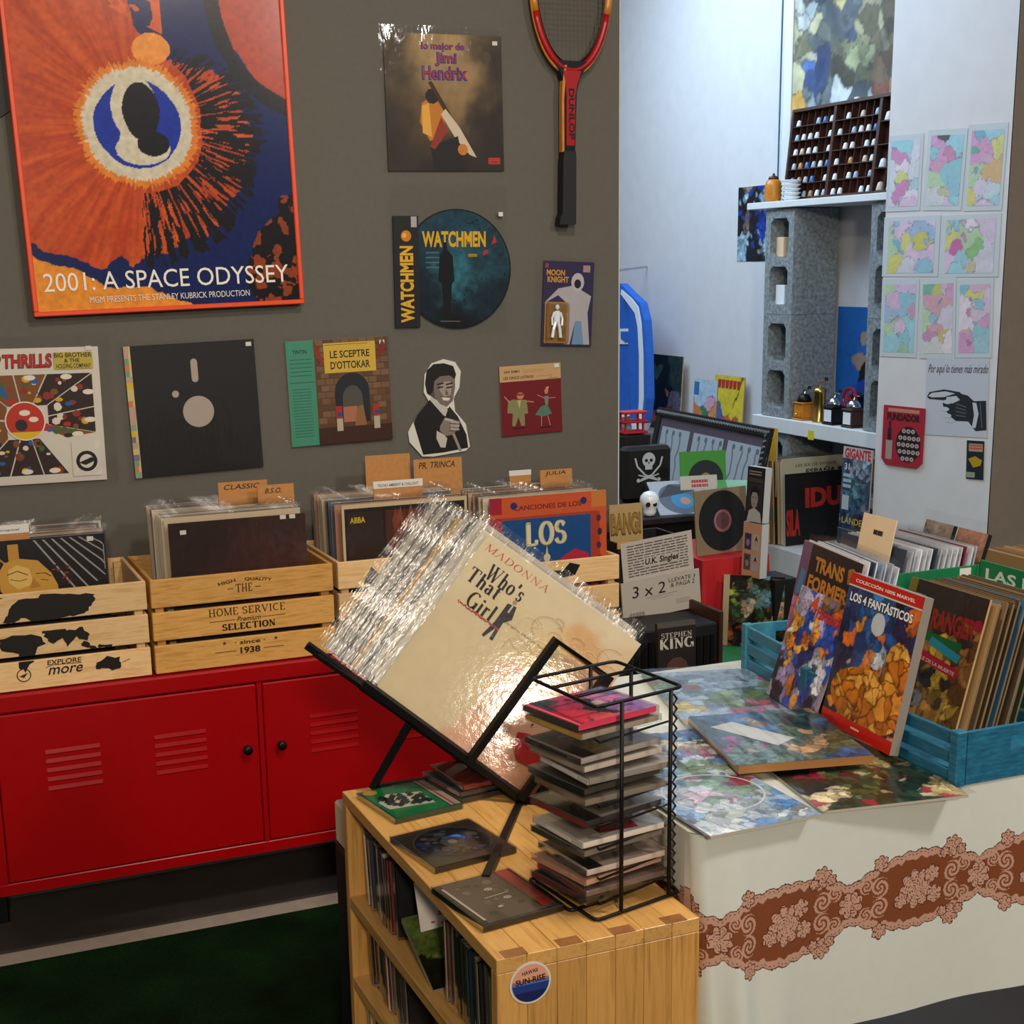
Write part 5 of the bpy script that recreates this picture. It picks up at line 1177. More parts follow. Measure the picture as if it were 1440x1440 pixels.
mag('pale blue comic with a ring motif at the front left table corner', (999, 1176), (1156, 1145), (900, 1062), TZ+.0052, .004, art=dcells('.5 .45 #c0c8cc 1.1;.35 .4 #a8b0a8;.65 .5 #98a0a0;.5 .15 #5c86b8 .7;.2 .85 #b8c0d0;.8 .9 #98304c .6;.1 .5 #88a8d0 .8;.95 .4 #3c74b0 .7;.4 .75 #c8b0c0', .14, 7, 33, .014, '#3a4450', 16, ['#c4ccd0', '#8c9c8c', '#b0b8bc', '#5c7464', '#90a8c4', '#d0d4d4', '#708c70'], texm=.5),
    draw=lambda m, W, H: m.ring(W*.5, H*.42, W*.40, W*.42, '#c8ccd4', 36))
mag('small striped comic peeping out between the rack tower and the thick board book', (968, 1080), (1036, 1072), (930, 1030), TZ+.0098, .003, art=dcells('.3 .5 #b8bcc4;.7 .3 #4c6c9c;.5 .8 #a84058', .2, 6, 34, .01, extra=6, pal=CM, texm=.4))
mag('thick board book with green cover and white strip, topmost on the table comics', (1039, 1077), (1229, 1062), (938, 1010), TZ+.014, .013, art=dcells('.3 .5 #2c4c48 .9;.6 .6 #3c5c50;.85 .8 #2c64a0 .6;.9 .3 #5c6850;.15 .2 #7c8c48 .5;.12 .4 #a03880 .4;.5 .9 #b08c68 .6', .15, 6, 35, .012, '#182420', 10, ['#3c5c54', '#587468', '#20403c', '#b89468', '#6c8478', '#2c5c90'], texm=.55),
    draw=lambda m, W, H: m.poly([(W*.08, H*.75), (W*.28, H*.82), (W*.6, H*.42), (W*.42, H*.3)], '#c4c4c0'), edge='#9c6c3c')

# ================================================================= COMICS AND CRATES ON THE TABLE
TT = TZ+.0005
def small_crate(lab, c, a, Lx, Ly, H, mat, letter=None, solidend=True):
    """origin at near-left corner, Ly along the slatted side (away), Lx along the end face"""
    rc = thing('wooden_crate', lab, 'crate', mw=Matrix.Translation((c[0], c[1], TT)) @ Matrix.Rotation(R(a), 4, 'Z'))
    n = 3; gap = .010; hs = (H-.004-2*gap)/n
    for k in range(n):
        z = .002+k*(hs+gap)
        M().box((0, .012, z), (.007, Ly-.012, z+hs), ch=.001).build('slat', mat, rc)
        M().box((Lx-.007, .012, z), (Lx, Ly-.012, z+hs), ch=.001).build('slat', mat, rc)
    for x, y in ((-.004, -.001), (-.004, Ly-.017), (Lx-.014, -.001), (Lx-.014, Ly-.017)): M().box((x, y, 0), (x+.018, y+.0185, H+.002), ch=.0015).build('corner_post', mat, rc)
    for y in (-.0008, Ly-.0072):   # end panels with a slotted hand hole
        m = M(); hx0, hx1, z0, z1 = Lx*.32, Lx*.68, H*.52, H*.80; xa, xb = .0145, Lx-.0145
        m.box((xa, y, .002), (xb, y+.008, z0)); m.box((xa, y, z1), (xb, y+.008, H)); m.box((xa, y, z0), (hx0, y+.008, z1)); m.box((hx1, y, z0), (xb, y+.008, z1))
        m.build('end_panel', mat, rc)
    M().box((.008, .012, .0005), (Lx-.008, Ly-.012, .0018)).build('base_board', mat, rc)
    if letter:
        t = M(); t.serif(letter, 0, 0, .075, .017, '#9fc4cf', .2, .1) if False else t.text(letter, 0, 0, .075, .016, '#9fc4cf', .02)
        t.build('lettering', PRINT, rc, mw=None).matrix_basis = frame((-.0006, Ly*.62, .002+hs+gap+.004), (0, -1, 0), (0, 0, 1))
    return rc
small_crate('blue slatted crate with hand hole lettered OOD BOX at the right edge of the table', (1.394, -1.966), 0, .30, .40, .083, BLUEW, 'OOD BOX')
small_crate('light blue slatted crate further back on the table behind the fiery comics', (1.428, -1.535), -7, .2, .26, .088, BLUEL)

def comic(name, lab, mw, W, H, T=.004, art=None, draw=None, n=60, group=None, film=None, mat=None, edge='#a89070'):
    return sheet(name, lab, 'comic', mw, W, H, T, art=art, n=n, draw=draw, mat=mat or GLOSS, edge=edge, group=group, filmo=film)
def hang(TL, TR, zt, h, T, ax=None):
    a, b = at('z', zt, *TL), at('z', zt, *TR); X = Vector(b-a); X.z = 0; W = X.length; X.normalize(); Nn = Vector((-X.y, X.x, 0)); U = Vector((0, 0, 1))*math.cos(R(T))+Nn*math.sin(R(T))
    return frame(Vector(a)-U*h, X, U), W
def tpb(m, W, H):
    m.rect(0, H*.925, W, H, '#b81c14'); m.rect(0, 0, W, H*.085, '#b81c14'); m.rect(0, H*.915, W, H*.925, '#c8c0b0'); m.text('COLECCIÓN 100% MARVEL', W*.08, H*.948, W*.9, H*.975, '#e4dcd0', .02)
    m.text('LOS 4 FANTÁSTICOS', W*.045, H*.812, W*.92, H*.9, '#20242c', .055); m.text('LOS 4 FANTÁSTICOS', W*.05, H*.82, W*.915, H*.892, '#e8e4dc', .03)
    m.rect(W*.44, H*.038, W*.56, H*.05, '#d8b8b0')
rows = '.5 .62 #b8c4d0 .5;.15 .5 #10284c .8;.3 .7 #1c4480 .7;.85 .9 #241c48 .9;.1 1.1 #2c3c70 .8;.9 1.1 #30205c .8;.5 .95 #2c5c98 .7;.3 .55 #10508c .6;.65 .75 #1858a0 .6;.8 .65 #d8701c .6;.9 .5 #e0902c .6;.45 .4 #b86018 .8;.6 .25 #c87820 .8;.25 .28 #a85414 .7;.85 .3 #d0681c .6;.1 .15 #1c2038 .7;.9 .1 #7c3810 .6;.5 .12 #b87020 .6'
mwt = pan(1.376, -1.648, TT+.019, -94.7, 11.5)
def tpart(U, V):
    c = cells(det=130, spec=rows, warp=.12, wf=6, seed=41, edge=.02, ink='#0c0c18', texm=.5)(U, V)
    f = cells('.5 .5 #d08428', .1, 5, 5, .02, '#3c1808', 120, ['#d88c2c', '#c87018', '#e0a040', '#b86414'], texm=.4)(U*1.0, V)
    k = (np.hypot((U-.55)/.5, (V-.3)/.24) < 1) | (np.hypot((U-.85)/.16, (V-.62)/.2) < 1+.3*(fbm(U, V, 8, 3)-.5)); c[k] = f[k]
    k = np.hypot(U-.5, V-.9) < .09; c[k] = c[k]*.3+.5
    return c
o = comic('comic_book', 'thick comic titled LOS 4 FANTÁSTICOS with red bands, leaning at the table crates', mwt, .204, .249, .016, art=tpart, n=110, draw=tpb, edge='#8c8278')
def small4(m, W, H):
    m.text('4', W*.28, H*.83, W*.42, H*.97, '#c8481c', .05); m.text('Fantástic', W*.44, H*.80, W*.95, H*.9, '#c02418', .03, .1)
comic('comic_book', 'lilac comic with fiery blue figures leaning left of the thick red-banded comic', pan(1.398, -1.452, TT+.006, -100, 18), .192, .205, .003,
      art=dcells('.5 .95 #a8a0c4 .9;.1 .9 #b0a8c8 .8;.4 .7 #c8642c .6;.6 .75 #e0902c .5;.35 .55 #e8a838 .5;.75 .6 #c8702c .5;.5 .45 #1c2c6c .6;.3 .35 #1848a0 .6;.65 .4 #c0c8d8 .5;.8 .3 #d8dce4 .4;.45 .25 #1c50b0 .6;.6 .15 #1840a0 .5;.15 .2 #9c90c0 .7;.85 .1 #b8b4d0 .7;.2 .6 #d87828 .4;.1 .4 #8478ac', .14, 7, 43, .02, '#141430', 22, ['#1c44a0', '#e0902c', '#c8601c', '#c8ccd8', '#101838', '#9088b8', '#e8b040'], texm=.5), n=90, draw=small4)
mwT, WT = hang((1132, 759), (1215, 794), 1.03, .262, 11)
def trf(m, W, H):
    m.rect(0, H*.66, W, H, '#241820'); m.rect(W*.0, H*.62, W*.16, H, '#6c4c6c'); m.poly([(W*.03, H*.64), (W*.12, H*.64), (W*.13, H*.8), (W*.05, H*.82)], '#4878a0')
    m.text('TRANS', W*.26, H*.83, W*.75, H*.93, '#b8782c', .04); m.text('FORMERS', W*.2, H*.7, W*.94, H*.8, '#b8782c', .04); m.poly([(W*.82, H*.84), (W*.92, H*.84), (W*.94, H*.93), (W*.87, H*.95), (W*.8, H*.93)], '#9c6828'); m.poly([(W*.85, H*.88), (W*.89, H*.88), (W*.87, H*.85)], '#241820')
comic('comic_book', 'dark comic lettered TRANS FORMERS in orange at the front of the far row', mwT, min(WT, .25), .262, .003, art=dcells('.5 .75 #c06c90 .8;.2 .6 #b06888;.4 .55 #c8b040 .5;.7 .6 #5c9ca8 .5;.3 .3 #3c7c90 .7;.6 .3 #b87030 .5;.1 .15 #2c4c5c;.8 .2 #7c5c88', .15, 5, 44, .02, texm=.4, extra=8, pal=['#5c9cb0', '#c8b040', '#c078a0']), n=70, draw=trf)
# row of bagged comics behind it
pm = M(); pm.box((0, 0, -.0022), (.2, .26, 0)); cp_ = pm.build('comic_book', TINT)
f = M(); k = 10; rd = random.Random(31); xs = np.linspace(-.004, .206, k)
f.add([(x, y, -.001+rd.uniform(-.0012, .0012)) for y in (.258, .265, .272) for x in xs], [(j*k+i, j*k+i+1, (j+1)*k+i+1, (j+1)*k+i) for j in range(2) for i in range(k-1)])
f.build('plastic_sleeve_top', FILMX, cp_, smooth=True); cu_ = [False]
def bag(mw, lab, group, col):
    if not cu_[0]: o = cp_; cu_[0] = True; o.matrix_world = mw
    else: o = dup(cp_, mw)
    tag(o, lab, 'comic', group); o.color = (*lin(col), 1)
WH = ['#d0d4dc', '#b8bcc8', '#e0e4ec', '#8c98a8', '#7c2430', '#c8ccd4', '#a8acb8', '#d8dce4', '#343c4c', '#c0c4cc']
rd = random.Random(12); hx = mwT.col[0].to_3d(); nb = Vector((-hx.y, hx.x, 0))
for k in range(9):
    bag(Matrix.Translation(nb*(.0085*(k+1))+hx*rd.uniform(-.006, .008)+Vector((0, 0, rd.uniform(-.002, .004)-.0015*k))) @ mwT, 'bagged comic filed %s behind the TRANS FORMERS comic' % ORD(k), 'bagged comics behind the dark orange-lettered comic', rd.choice(WH))
for k in range(15):
    bag(pan(1.598+.0095*k, -1.318-.002*k+rd.uniform(-.004, .004), TT+.001, -92, 11), 'bagged comic %s in the row behind the green card' % ORD(k), 'bagged comics behind the green card folder', rd.choice(WH))
m = M(); m.box((0, 0, -.0015), (.1, .31, 0)); o = m.build('card_divider', BEIGE, mw=pan(1.585, -1.385, TT+.0005, -92, 11)); tag(o, 'beige card divider with a small dark label among the bagged comics', 'divider')
t = M(); t.lines(.04, .273, .068, .284, 1, '#1c1814', 2, .8); t.build('lettering', PRINT, o)
# green folders
def greenp(name, lab, mw, W, H, txt=None):
    m = M(); m.box((0, 0, -.003), (W, H, 0), ch=.0006); o = m.build(name, GREENC, mw=mw); tag(o, lab, 'folder')
    if txt: t = M(); t.z = .0006; t.text(txt, W*.06, H*.86, W*.62, H*.95, '#c0cfc0', .03); t.build('lettering', PRINT, o)
    else:
        q = M(); q.box((W*.82, H*.86, .0003), (W*.92, H*.985, .0012)); q.build('paper_sticker', PAPER, o)
greenp('green_folder', 'dark green card standing across the back of the blue crate, with white stickers', pan(1.525, -1.556, TT, 0, 0), .248, .225)
greenp('green_folder', 'dark green album lettered LAS MA at the right edge of the photo', pan(1.760, -1.562, TT, -92, 2), .3, .236, 'LAS MA')
def lone(m, W, H):
    m.rect(0, H*.8, W, H, '#3c2c20'); m.rect(0, H*.9, W*.1, H, '#8c7830'); m.text('LONE RANGER', -W*.02, H*.68, W*.93, H*.83, '#a8281c', .035); m.text('EL', W*.1, H*.86, W*.3, H*.9, '#8c8478', .02)
    m.poly([(W*.0, H*.6), (W*.82, H*.58), (W*.82, H*.64), (W*.0, H*.67)], '#1c6c34'); m.poly([(W*.42, H*.57), (W*.82, H*.5), (W*.84, H*.56), (W*.44, H*.63)], '#2c98b0')
    m.poly([(W*.0, H*.48), (W*.85, H*.39), (W*.86, H*.46), (W*.0, H*.56)], '#b81c34'); m.text('EL VALLE DE LA MUERTE', W*.2, H*.435, W*.82, H*.462, '#d8c8c0', .02, rot=-.1)
    m.disc(W*.95, H*.8, W*.05, '#a81c3c', 14)
comic('comic_book', 'brown and yellow western comic with red title in the blue crate', pan(1.537, -1.592, TT+.003, -91, 14.5), .198, .232, .004,
      art=dcells('.5 .5 #c8a030 .8;.3 .4 #3c3c40 .7;.5 .45 #2c2c30 .6;.2 .2 #1c1c20 .8;.6 .25 #d0a838 .7;.9 .5 #8c5c30 .8;.85 .2 #7c5028 .8;.1 .6 #2c2420 .8;.5 .9 #4c3420 .9;.45 .15 #6c6c70 .5', .14, 6, 45, .015, '#180c08', texm=.4, extra=6, pal=['#a87838', '#8c6030', '#c8a040']), n=80, draw=lone, edge='#c0a070', film=(.006, .002, .008, .012))
pm = M(); pm.box((0, 0, -.0042), (.195, .226, 0)); oc = pm.build('comic_book', TINT); pe = M(); pe.box((.1952, .002, -.0036), (.1958, .224, -.0006)); pe.build('page_edges', PAPERE, oc)
pe = M(); pe.box((.002, .2261, -.0036), (.193, .2267, -.0006)); pe.build('top_page_edges', PAPERE, oc); ou = [False]
def old(mw, lab, group, col):
    if not ou[0]: o = oc; ou[0] = True; o.matrix_world = mw
    else: o = dup(oc, mw)
    tag(o, lab, 'comic', group); o.color = (*lin(col), 1)
BR = ['#6c5438', '#8c7048', '#3c6888', '#54422c', '#9c8058', '#4c4030', '#7c6444', '#642824', '#3c4c34', '#a89068', '#3c3028']
for k in range(12):
    old(pan(1.5475+.0098*k+rd.uniform(-.001, .001), -1.60+rd.uniform(-.008, .008), TT+.002, -91+rd.uniform(-.4, .4), 14.5+rd.uniform(-.3, .3)), 'old comic with browned pages filed %s behind the western comic' % ORD(k), 'old comics in the blue crate', ['#a88458', '#3c78a8'][k] if k < 2 else rd.choice(BR))
for k in range(16):
    old(pan(1.842+.0115*k, -1.43+rd.uniform(-.008, .008), TT+.001, -91, 12), 'old browned comic standing %s behind the green LAS MA album' % ORD(k), 'old comics behind the green album', rd.choice(['#a88860', '#8c7048', '#b89870', '#7c6444', '#9c8058']))
for k in range(3):
    m = M(); W_, H_ = .26, .27
    for a, b in (((0, 0, -.01), (W_, .012, 0)), ((0, H_-.012, -.01), (W_, H_, 0)), ((0, .012, -.01), (.012, H_-.012, 0)), ((W_-.012, .012, -.01), (W_, H_-.012, 0))): m.box(a, b)
    r_ = thing('wooden_picture', ['thin dark wooden frame', 'second thin wooden frame', 'hindmost thin wooden frame'][k]+' standing behind the old comics against the taupe wall', 'frame', mw=pan(2.065+.03*k, -1.42, TT+.001, -91, 3))
    m.build('frame', [OAKZ, BLACKP, DKBROWN][k], r_); M().box((.012, .012, -.008), (W_-.012, H_-.012, -.003)).build('panel', [TAUPE, DKBROWN, TAUPE][k], r_)
# octagon sticker comic title beyond
# two disc cases leaning on a box near the pillar
bx = thing('card_box', 'low cardboard box under the two bagged disc cases before the pillar', 'box', (1.785, -1.455, TT))
M().box((1.758, -1.552, TT+.0002), (1.812, -1.352, .915), ch=.002).build('box_body', CARD, bx, world=True)
M().box((1.755, -1.555, .9152), (1.815, -1.349, .918), ch=.001).build('lid', CARD, bx, world=True)
for k, (y, x, lab, sp) in enumerate(((-1.372, 1.775, 'bagged disc case with grey-blue cover leaning on the box before the pillar', '.5 .5 #6c7c90;.3 .7 #8c8c94;.8 .3 #3c5c80;.5 .85 #a8988c'),
                                     (-1.470, 1.770, 'bagged disc case with peach and blue cover leaning on the box before the pillar', '.5 .5 #b0806c;.3 .3 #3c5ca8;.7 .7 #c09078;.6 .2 #8c3048'))):
    sheet('cd_case', lab, 'disc', pan(x, y+.012, .9185, -93, 17), .084, .118, .009, art=cells(sp, .15, 5, 60+k, .015, texm=.4), n=30, mat=GLOSS, edge='#1c1c20', filmo=(.006, .0, .006, .02))

# ================================================================= SINGLES BOX AND THINGS ON THE BLACK CABINET
bx = thing('singles_box', 'open black box of singles with white signs on its front, right of the crates', 'box', (1.87, -.11, .592))
a, b, c_, d = 1.75, 1.963, -.20, -.03
M().box((a, c_, .592), (b, c_+.006, .79)).build('front_wall', BLACKP, bx, world=True); M().box((a, d-.006, .592), (b, d, .79)).build('back_wall', BLACKP, bx, world=True)
for x in (a, b-.006): M().box((x, c_+.0065, .592), (x+.006, d-.0065, .79)).build('side_wall', BLACKP, bx, world=True)
M().box((a+.007, c_+.007, .5925), (b-.007, d-.007, .596)).build('base', BLACKP, bx, world=True)
M().box((a-.003, c_-.003, .777), (b+.003, c_-.0005, .795)).build('wood_edge_strip', OAK, bx, world=True)
mw, W, H = quad('y', .206, (877, 822), (976, 801), (873, 765))
def uk(m, W, H):
    m.lines(W*.08, H*.12, W*.93, H*.93, 12, '#4c4642', 5, .38); m.rect(W*.3, H*.3, W*.78, H*.55, '#b0a8a0'); m.text('U.K. Singles', W*.31, H*.32, W*.78, H*.52, '#14100f', .03, .15)
def quadp(BL, BR, TL, y): return quad('y', y, BL, BR, TL)
mw, W, H = quadp((877, 822), (976, 801), (873, 765), -.2045)
sheet('paper_sign', 'white lined paper sign lettered U.K. Singles on the black singles box', 'sign', mw, W, H, .0008, draw=uk, edge='#b4aca4')
mw, W, H = quadp((877, 875), (986, 852), (871, 822), -.213)
def tx(m, W, H):
    m.text('3 x 2', W*.13, H*.56, W*.55, H*.86, '#1c1816', .0, .1); m.text('LLEVATE 3', W*.6, H*.8, W*.94, H*.9, '#1c1816', .0, .1); m.text('& PAGA 2', W*.62, H*.66, W*.93, H*.77, '#1c1816', 0, .1)
    m.line([(W*.3, H*.5), (W*.7, H*.53)], .0007, '#4c4440'); m.line([(W*.36, H*.44), (W*.64, H*.46)], .0005, '#4c4440'); m.lines(W*.68, H*.2, W*.86, H*.34, 3, '#a08c84', 3)
    for i in range(16): m.rect(W*(.07+.013*i), H*.06, W*(.07+.013*i)+.0007+(i % 3)*.0004, H*.18, '#3c3430')
sheet('card_sign', 'white card box lid handwritten 3 x 2, below the lined paper sign', 'sign', mw, W, H, .006, draw=tx, edge='#b0a89c')
def bang(m, W, H):
    m.text('BANG!', W*.02, H*.7, W*.95, H*.92, '#5c4420', .06); m.text('BANG!', W*.04, H*.72, W*.94, H*.91, '#8c6c30', .03)
    m.poly([(W*.1, 0), (W*.08, H*.3), (W*.3, H*.5), (W*.45, H*.62), (W*.55, H*.45), (W*.6, H*.2), (W*.55, 0)], '#1c1612'); m.disc(W*.4, H*.5, W*.12, '#4a3c2c', 9, H*.06); m.lines(W*.62, H*.44, W*.95, H*.66, 4, '#5c4834', 2); m.rect(W*.66, H*.28, W*.92, H*.4, '#8c2c1c'); m.lines(W*.6, H*.04, W*.95, H*.2, 3, '#3c2c1c', 8)
sheet('magazine', 'tan magazine lettered BANG! standing left of the black singles box', 'magazine', pan(1.668, -.075, .5925, 0, 3), .078, .30, .003, draw=bang, edge='#a88c60', mat=PRINT)
rd = random.Random(9)
for k in range(5):
    o = sheet('magazine', 'pale magazine filed behind the tan BANG! magazine, %s of five' % ['nearest', 'second', 'third', 'fourth', 'hindmost'][k], 'magazine', pan(1.668+rd.uniform(-.002, .002), -.066+.008*k, .5925, 0, 3), .078, .305+.002*k, .003, edge=['#b8bcc8', '#8890a0', '#c8ccd4', '#a0a4b0', '#d0d4dc'][k])
sheet('magazine', 'tan magazine cover leaning in the black singles box', 'magazine', pan(1.765, -.14, .5975, 0, 4), .10, .285, .003, draw=bang, edge='#a88c60', mat=PRINT)
# dvd below
pl = M(); pl.box((1.6, -.66, 0), (1.86, -.52, .5), ch=.003); tag(pl.build('black_plinth', BLACKP), 'small black plinth behind the table, before the ribbed black cabinet', 'plinth')
p = at('y', -.62, 903, 940); q_ = at('y', -.62, 939, 940); zt_ = at('y', -.62, 905, 902)[2]
def sk(m, W, H): m.rect(0, 0, W, H, '#1c1614'); m.rect(0, H*.93, W, H, '#4c4844'); m.serif('STEPHEN', W*.1, H*.78, W*.9, H*.85, '#a8a098', .2, .08); m.serif('KING', W*.06, H*.62, W*.94, H*.76, '#b8b0a8', .26, .1); m.disc(W*.5, H*.3, W*.3, '#4c3028', 10)
sheet('dvd_case', 'dark case lettered STEPHEN KING standing behind the table edge', 'case', pan(1.655, -.60, .5005, 0, 4), .105, .168, .012, draw=sk, edge='#1c1816')

# ================================================================= BACK DISPLAY
o = M(); o.box((2.0, -.34, 0), (2.98, .24, .462), ch=.004); gt = thing('display_plinth', 'low display block covered in green felt beyond the table', 'display', (2.5, -.05, 0)); o.build('felt_cover', GREENF, gt, world=True)
# red cloth over a box, with hanging folds
m = M(); n = 60; k = 14; per_ = [(2.07, .20), (2.07, -.10), (2.29, -.10), (2.29, .20)]; pts = []
for i in range(4):
    a, b = per_[i], per_[(i+1) % 4]
    for t_ in np.linspace(0, 1, 15, endpoint=False): pts.append((a[0]+(b[0]-a[0])*t_, a[1]+(b[1]-a[1])*t_))
cx, cy = 2.18, .05; vs = []; rd = random.Random(6); ph_ = [rd.uniform(0, 6) for _ in range(60)]
for j in range(k+1):
    t_ = j/k
    for i, (x, y) in enumerate(pts):
        f = 1+t_*(.05+.05*math.sin(i*1.3)); vs.append((cx+(x-cx)*f, cy+(y-cy)*f, .697-(.697-.464)*t_))
N_ = len(pts); fs = [tuple(range(N_))[::-1]]+[(j*N_+i, (j+1)*N_+i, (j+1)*N_+(i+1) % N_, j*N_+(i+1) % N_) for j in range(k) for i in range(N_)]
m.add(vs, fs); o = m.build('red_cloth', CLOTH, smooth=False); tag(o, 'bright red cloth draped over a box beyond the table', 'cloth')
def rec(m, W, H):
    m.rect(0, 0, W, H, '#8c7c60'); m.disc(W*.52, H*.5, W*.46, '#101318', 40); m.ring(W*.52, H*.5, W*.13, W*.17, '#a06c70', 30); m.disc(W*.52, H*.5, W*.13, '#6c4450', 24)
    for r_ in (.25, .33, .41): m.ring(W*.52, H*.5, W*r_, W*r_+.0006, '#262a32', 40)
    m.disc(W*.52, H*.5, W*.012, '#0c0c0c', 8)
sheet('single_sleeve', 'black single in tan sleeve and clear bag standing on the red cloth', 'record', pan(2.085, -.045, .6985, 8, 6), .19, .186, .003, draw=rec, edge='#8c7c60', filmo=(.008, .0, .006, .006))
o = M(); o.box((2.215, -.25, .4625), (2.29, -.135, .655), ch=.002); tag(o.build('dark_plinth', BLACKP), 'dark block under the two portrait cases', 'plinth')
def port(m, W, H):
    m.rect(0, 0, W, H, '#1a1416'); m.rect(W*.08, H*.72, W*.9, H*.8, '#3c3430'); m.lines(W*.1, H*.84, W*.8, H*.94, 2, '#8c8478', 4, .5); m.rect(W*.06, 0, W*.94, H*.7, '#2c2426')
    m.poly([(W*.1, 0), (W*.2, H*.2), (W*.5, H*.26), (W*.85, H*.18), (W*.94, 0)], '#a8a8a4'); m.disc(W*.48, H*.42, W*.2, '#8c8480', 16, H*.17); m.poly([(W*.24, H*.4), (W*.26, H*.6), (W*.5, H*.66), (W*.72, H*.58), (W*.72, H*.42), (W*.6, H*.54), (W*.36, H*.54)], '#141012')
    for x in (.4, .57): m.disc(W*x, H*.45, W*.035, '#241c1c', 8, H*.012)
    m.line([(W*.42, H*.33), (W*.55, H*.33)], .001, '#3c302c')
sheet('book_case', 'tall dark case with black-and-white portrait, uppermost on the dark block', 'book', pan(2.175, -.150, .8125, -80, 3), .07, .152, .024, draw=port, edge='#b8bcc0')
def four(m, W, H):
    m.rect(0, 0, W, H, '#b88c6c')
    for i, (x, y, c_) in enumerate(((.1, .5, '#3c2c5c'), (.55, .5, '#a8a09c'), (.1, .12, '#54484c'), (.55, .12, '#a09ca0'))):
        m.rect(W*x, H*y, W*(x+.36), H*(y+.3), c_); m.disc(W*(x+.18), H*(y+.15), W*.1, '#b09088' if i % 2 else '#8c7890', 12, H*.09); m.poly([(W*(x+.08), H*(y+.16)), (W*(x+.18), H*(y+.28)), (W*(x+.28), H*(y+.16)), (W*(x+.18), H*(y+.2))], '#2c1c1c')
sheet('book_case', 'peach case with four small portraits under the tall dark case', 'book', pan(2.170, -.146, .6565, -80, 2), .074, .152, .026, draw=four, edge='#b8bcc0')
comic('comic_book', 'green and brown comic leaning against the dark block below the portrait cases', pan(2.100, -.160, .4630, -40, 8), .17, .20, .004,
      art=dcells('.5 .8 #6c8c8c;.3 .8 #7c8c3c .6;.8 .8 #5c8c9c;.2 .4 #2c2420;.5 .5 #3c5c34;.4 .3 #8c3c1c .5;.7 .4 #8c6c50;.8 .2 #1c1818;.3 .15 #241c1c;.6 .15 #2c241c', .15, 6, 51, .02, texm=.5, extra=14, pal=['#a87c5c', '#2c3424', '#5c7c50', '#8c4c2c', '#c8b090', '#1c1414']), n=60,
      draw=lambda m, W, H: (m.rect(0, 0, W*.1, H, '#a89878'), m.text('trea', W*.2, H*.84, W*.4, H*.95, '#20281c', .04), m.lines(W*.2, H*.74, W*.42, H*.82, 2, '#20281c', 3, .7)))
# black display table with small things
dt = thing('display_table', 'black display table beyond the grey wall end, crowded with small things', 'table', (2.25, .75, 0))
M().box((2.02, .28, .735), (2.50, 1.1, .755), ch=.003).build('tabletop', BLACKP, dt, world=True); M().box((2.05, .31, 0), (2.47, 1.07, .7348)).build('base', BLACKM, dt, world=True)
DT = .7555
fl = thing('pirate_bag', 'black bag with white skull and crossed swords on the black display table', 'bag', (2.27, .6, DT))
m = M(); m.box((2.185, .58, DT+.001), (2.355, .64, .935), ch=.012); m.build('bag_body', BLACKP, fl, world=True)
m = M(); m.z = .0005; w_ = '#b8c0cc'
m.disc(0, .02, .024, w_, 16); m.rect(-.013, -.012, .013, .008, w_)
for s in (-1, 1):
    m.disc(s*.009, .018, .006, '#101014', 8); m.line([(s*.05, .028), (s*.042, .0), (s*.012, -.03), (-s*.03, -.045)], .006, w_); m.disc(s*.038, -.046, .007, w_, 6); m.line([(-s*.038, -.028), (s*.038, -.05)], .004, w_)
m.poly([(-.004, .008), (.004, .008), (0, .014)], '#101014'); m.build('emblem', PRINT, fl, mw=frame((2.268, .5795, .872), (1, 0, 0), (0, 0, 1)))
rl = thing('red_lantern', 'small red lacquered pagoda-like stand behind the pirate bag', 'ornament', (2.28, .72, DT))
M().box((2.23, .68, DT), (2.33, .76, .96), ch=.002).build('base_block', BLACKP, rl, world=True)
for z in (.965, 1.0, 1.03): M().box((2.235, .69, z), (2.325, .75, z+.008), ch=.002).build('roof_tier', CLOTH, rl, world=True)
for x in (2.245, 2.31):
    for y in (.7, .738): M().box((x, y, .9602), (x+.006, y+.006, 1.03)).build('post', CLOTH, rl, world=True)
def grn(m, W, H): m.rect(0, 0, W, H, '#3c8c34'); m.disc(W*.55, H*.5, W*.38, '#15202c', 30); m.disc(W*.55, H*.5, W*.12, '#8c7c50', 16)
sheet('single_sleeve', 'bright green single sleeve standing on the black display table', 'record', pan(2.30, .42, DT+.001, -10, 8), .155, .175, .003, draw=grn, edge='#3c8c34')
sheet('price_card', 'white card with pink lettering propped before the bright green sleeve', 'card', pan(2.275, .375, DT+.001, -8, 10), .125, .105, .001, draw=lambda m, W, H: (m.rect(0, 0, W, H, '#b8bcb4'), m.lines(W*.3, H*.62, W*.75, H*.88, 2, '#a83c50', 5, .7), m.lines(W*.08, H*.15, W*.9, H*.55, 4, '#5c6c5c', 3)), edge='#b8bcb4')
def bagd(m, W, H): m.rect(0, 0, W, H, '#a8b4c4'); m.disc(W*.5, H*.45, W*.4, '#5c6c84', 30); m.disc(W*.55, H*.4, W*.22, '#3c8cc0', 20); m.disc(W*.6, H*.38, W*.1, '#b08c80', 12); m.poly([(W*.1, H*.5), (W*.4, H*.9), (W*.9, H*.7), (W*.6, H*.6)], '#3c4450')
sheet('single_sleeve', 'blue and grey picture single in clear bag lying tilted before the white card', 'record', pan(2.165, .315, DT+.001, -8, 55), .17, .15, .003, draw=bagd, edge='#a8b4c4', filmo=(.012, 0, .012, .012))
sheet('single_sleeve', 'pale green sleeve leaning near the black single on the display table', 'record', pan(2.36, .30, DT+.001, -30, 50), .13, .13, .003, draw=lambda m, W, H: (m.rect(0, 0, W, H, '#7cb0a0'), m.poly([(0, 0), (W*.4, 0), (W*.2, H), (0, H)], '#3c8c44')), edge='#7cb0a0')
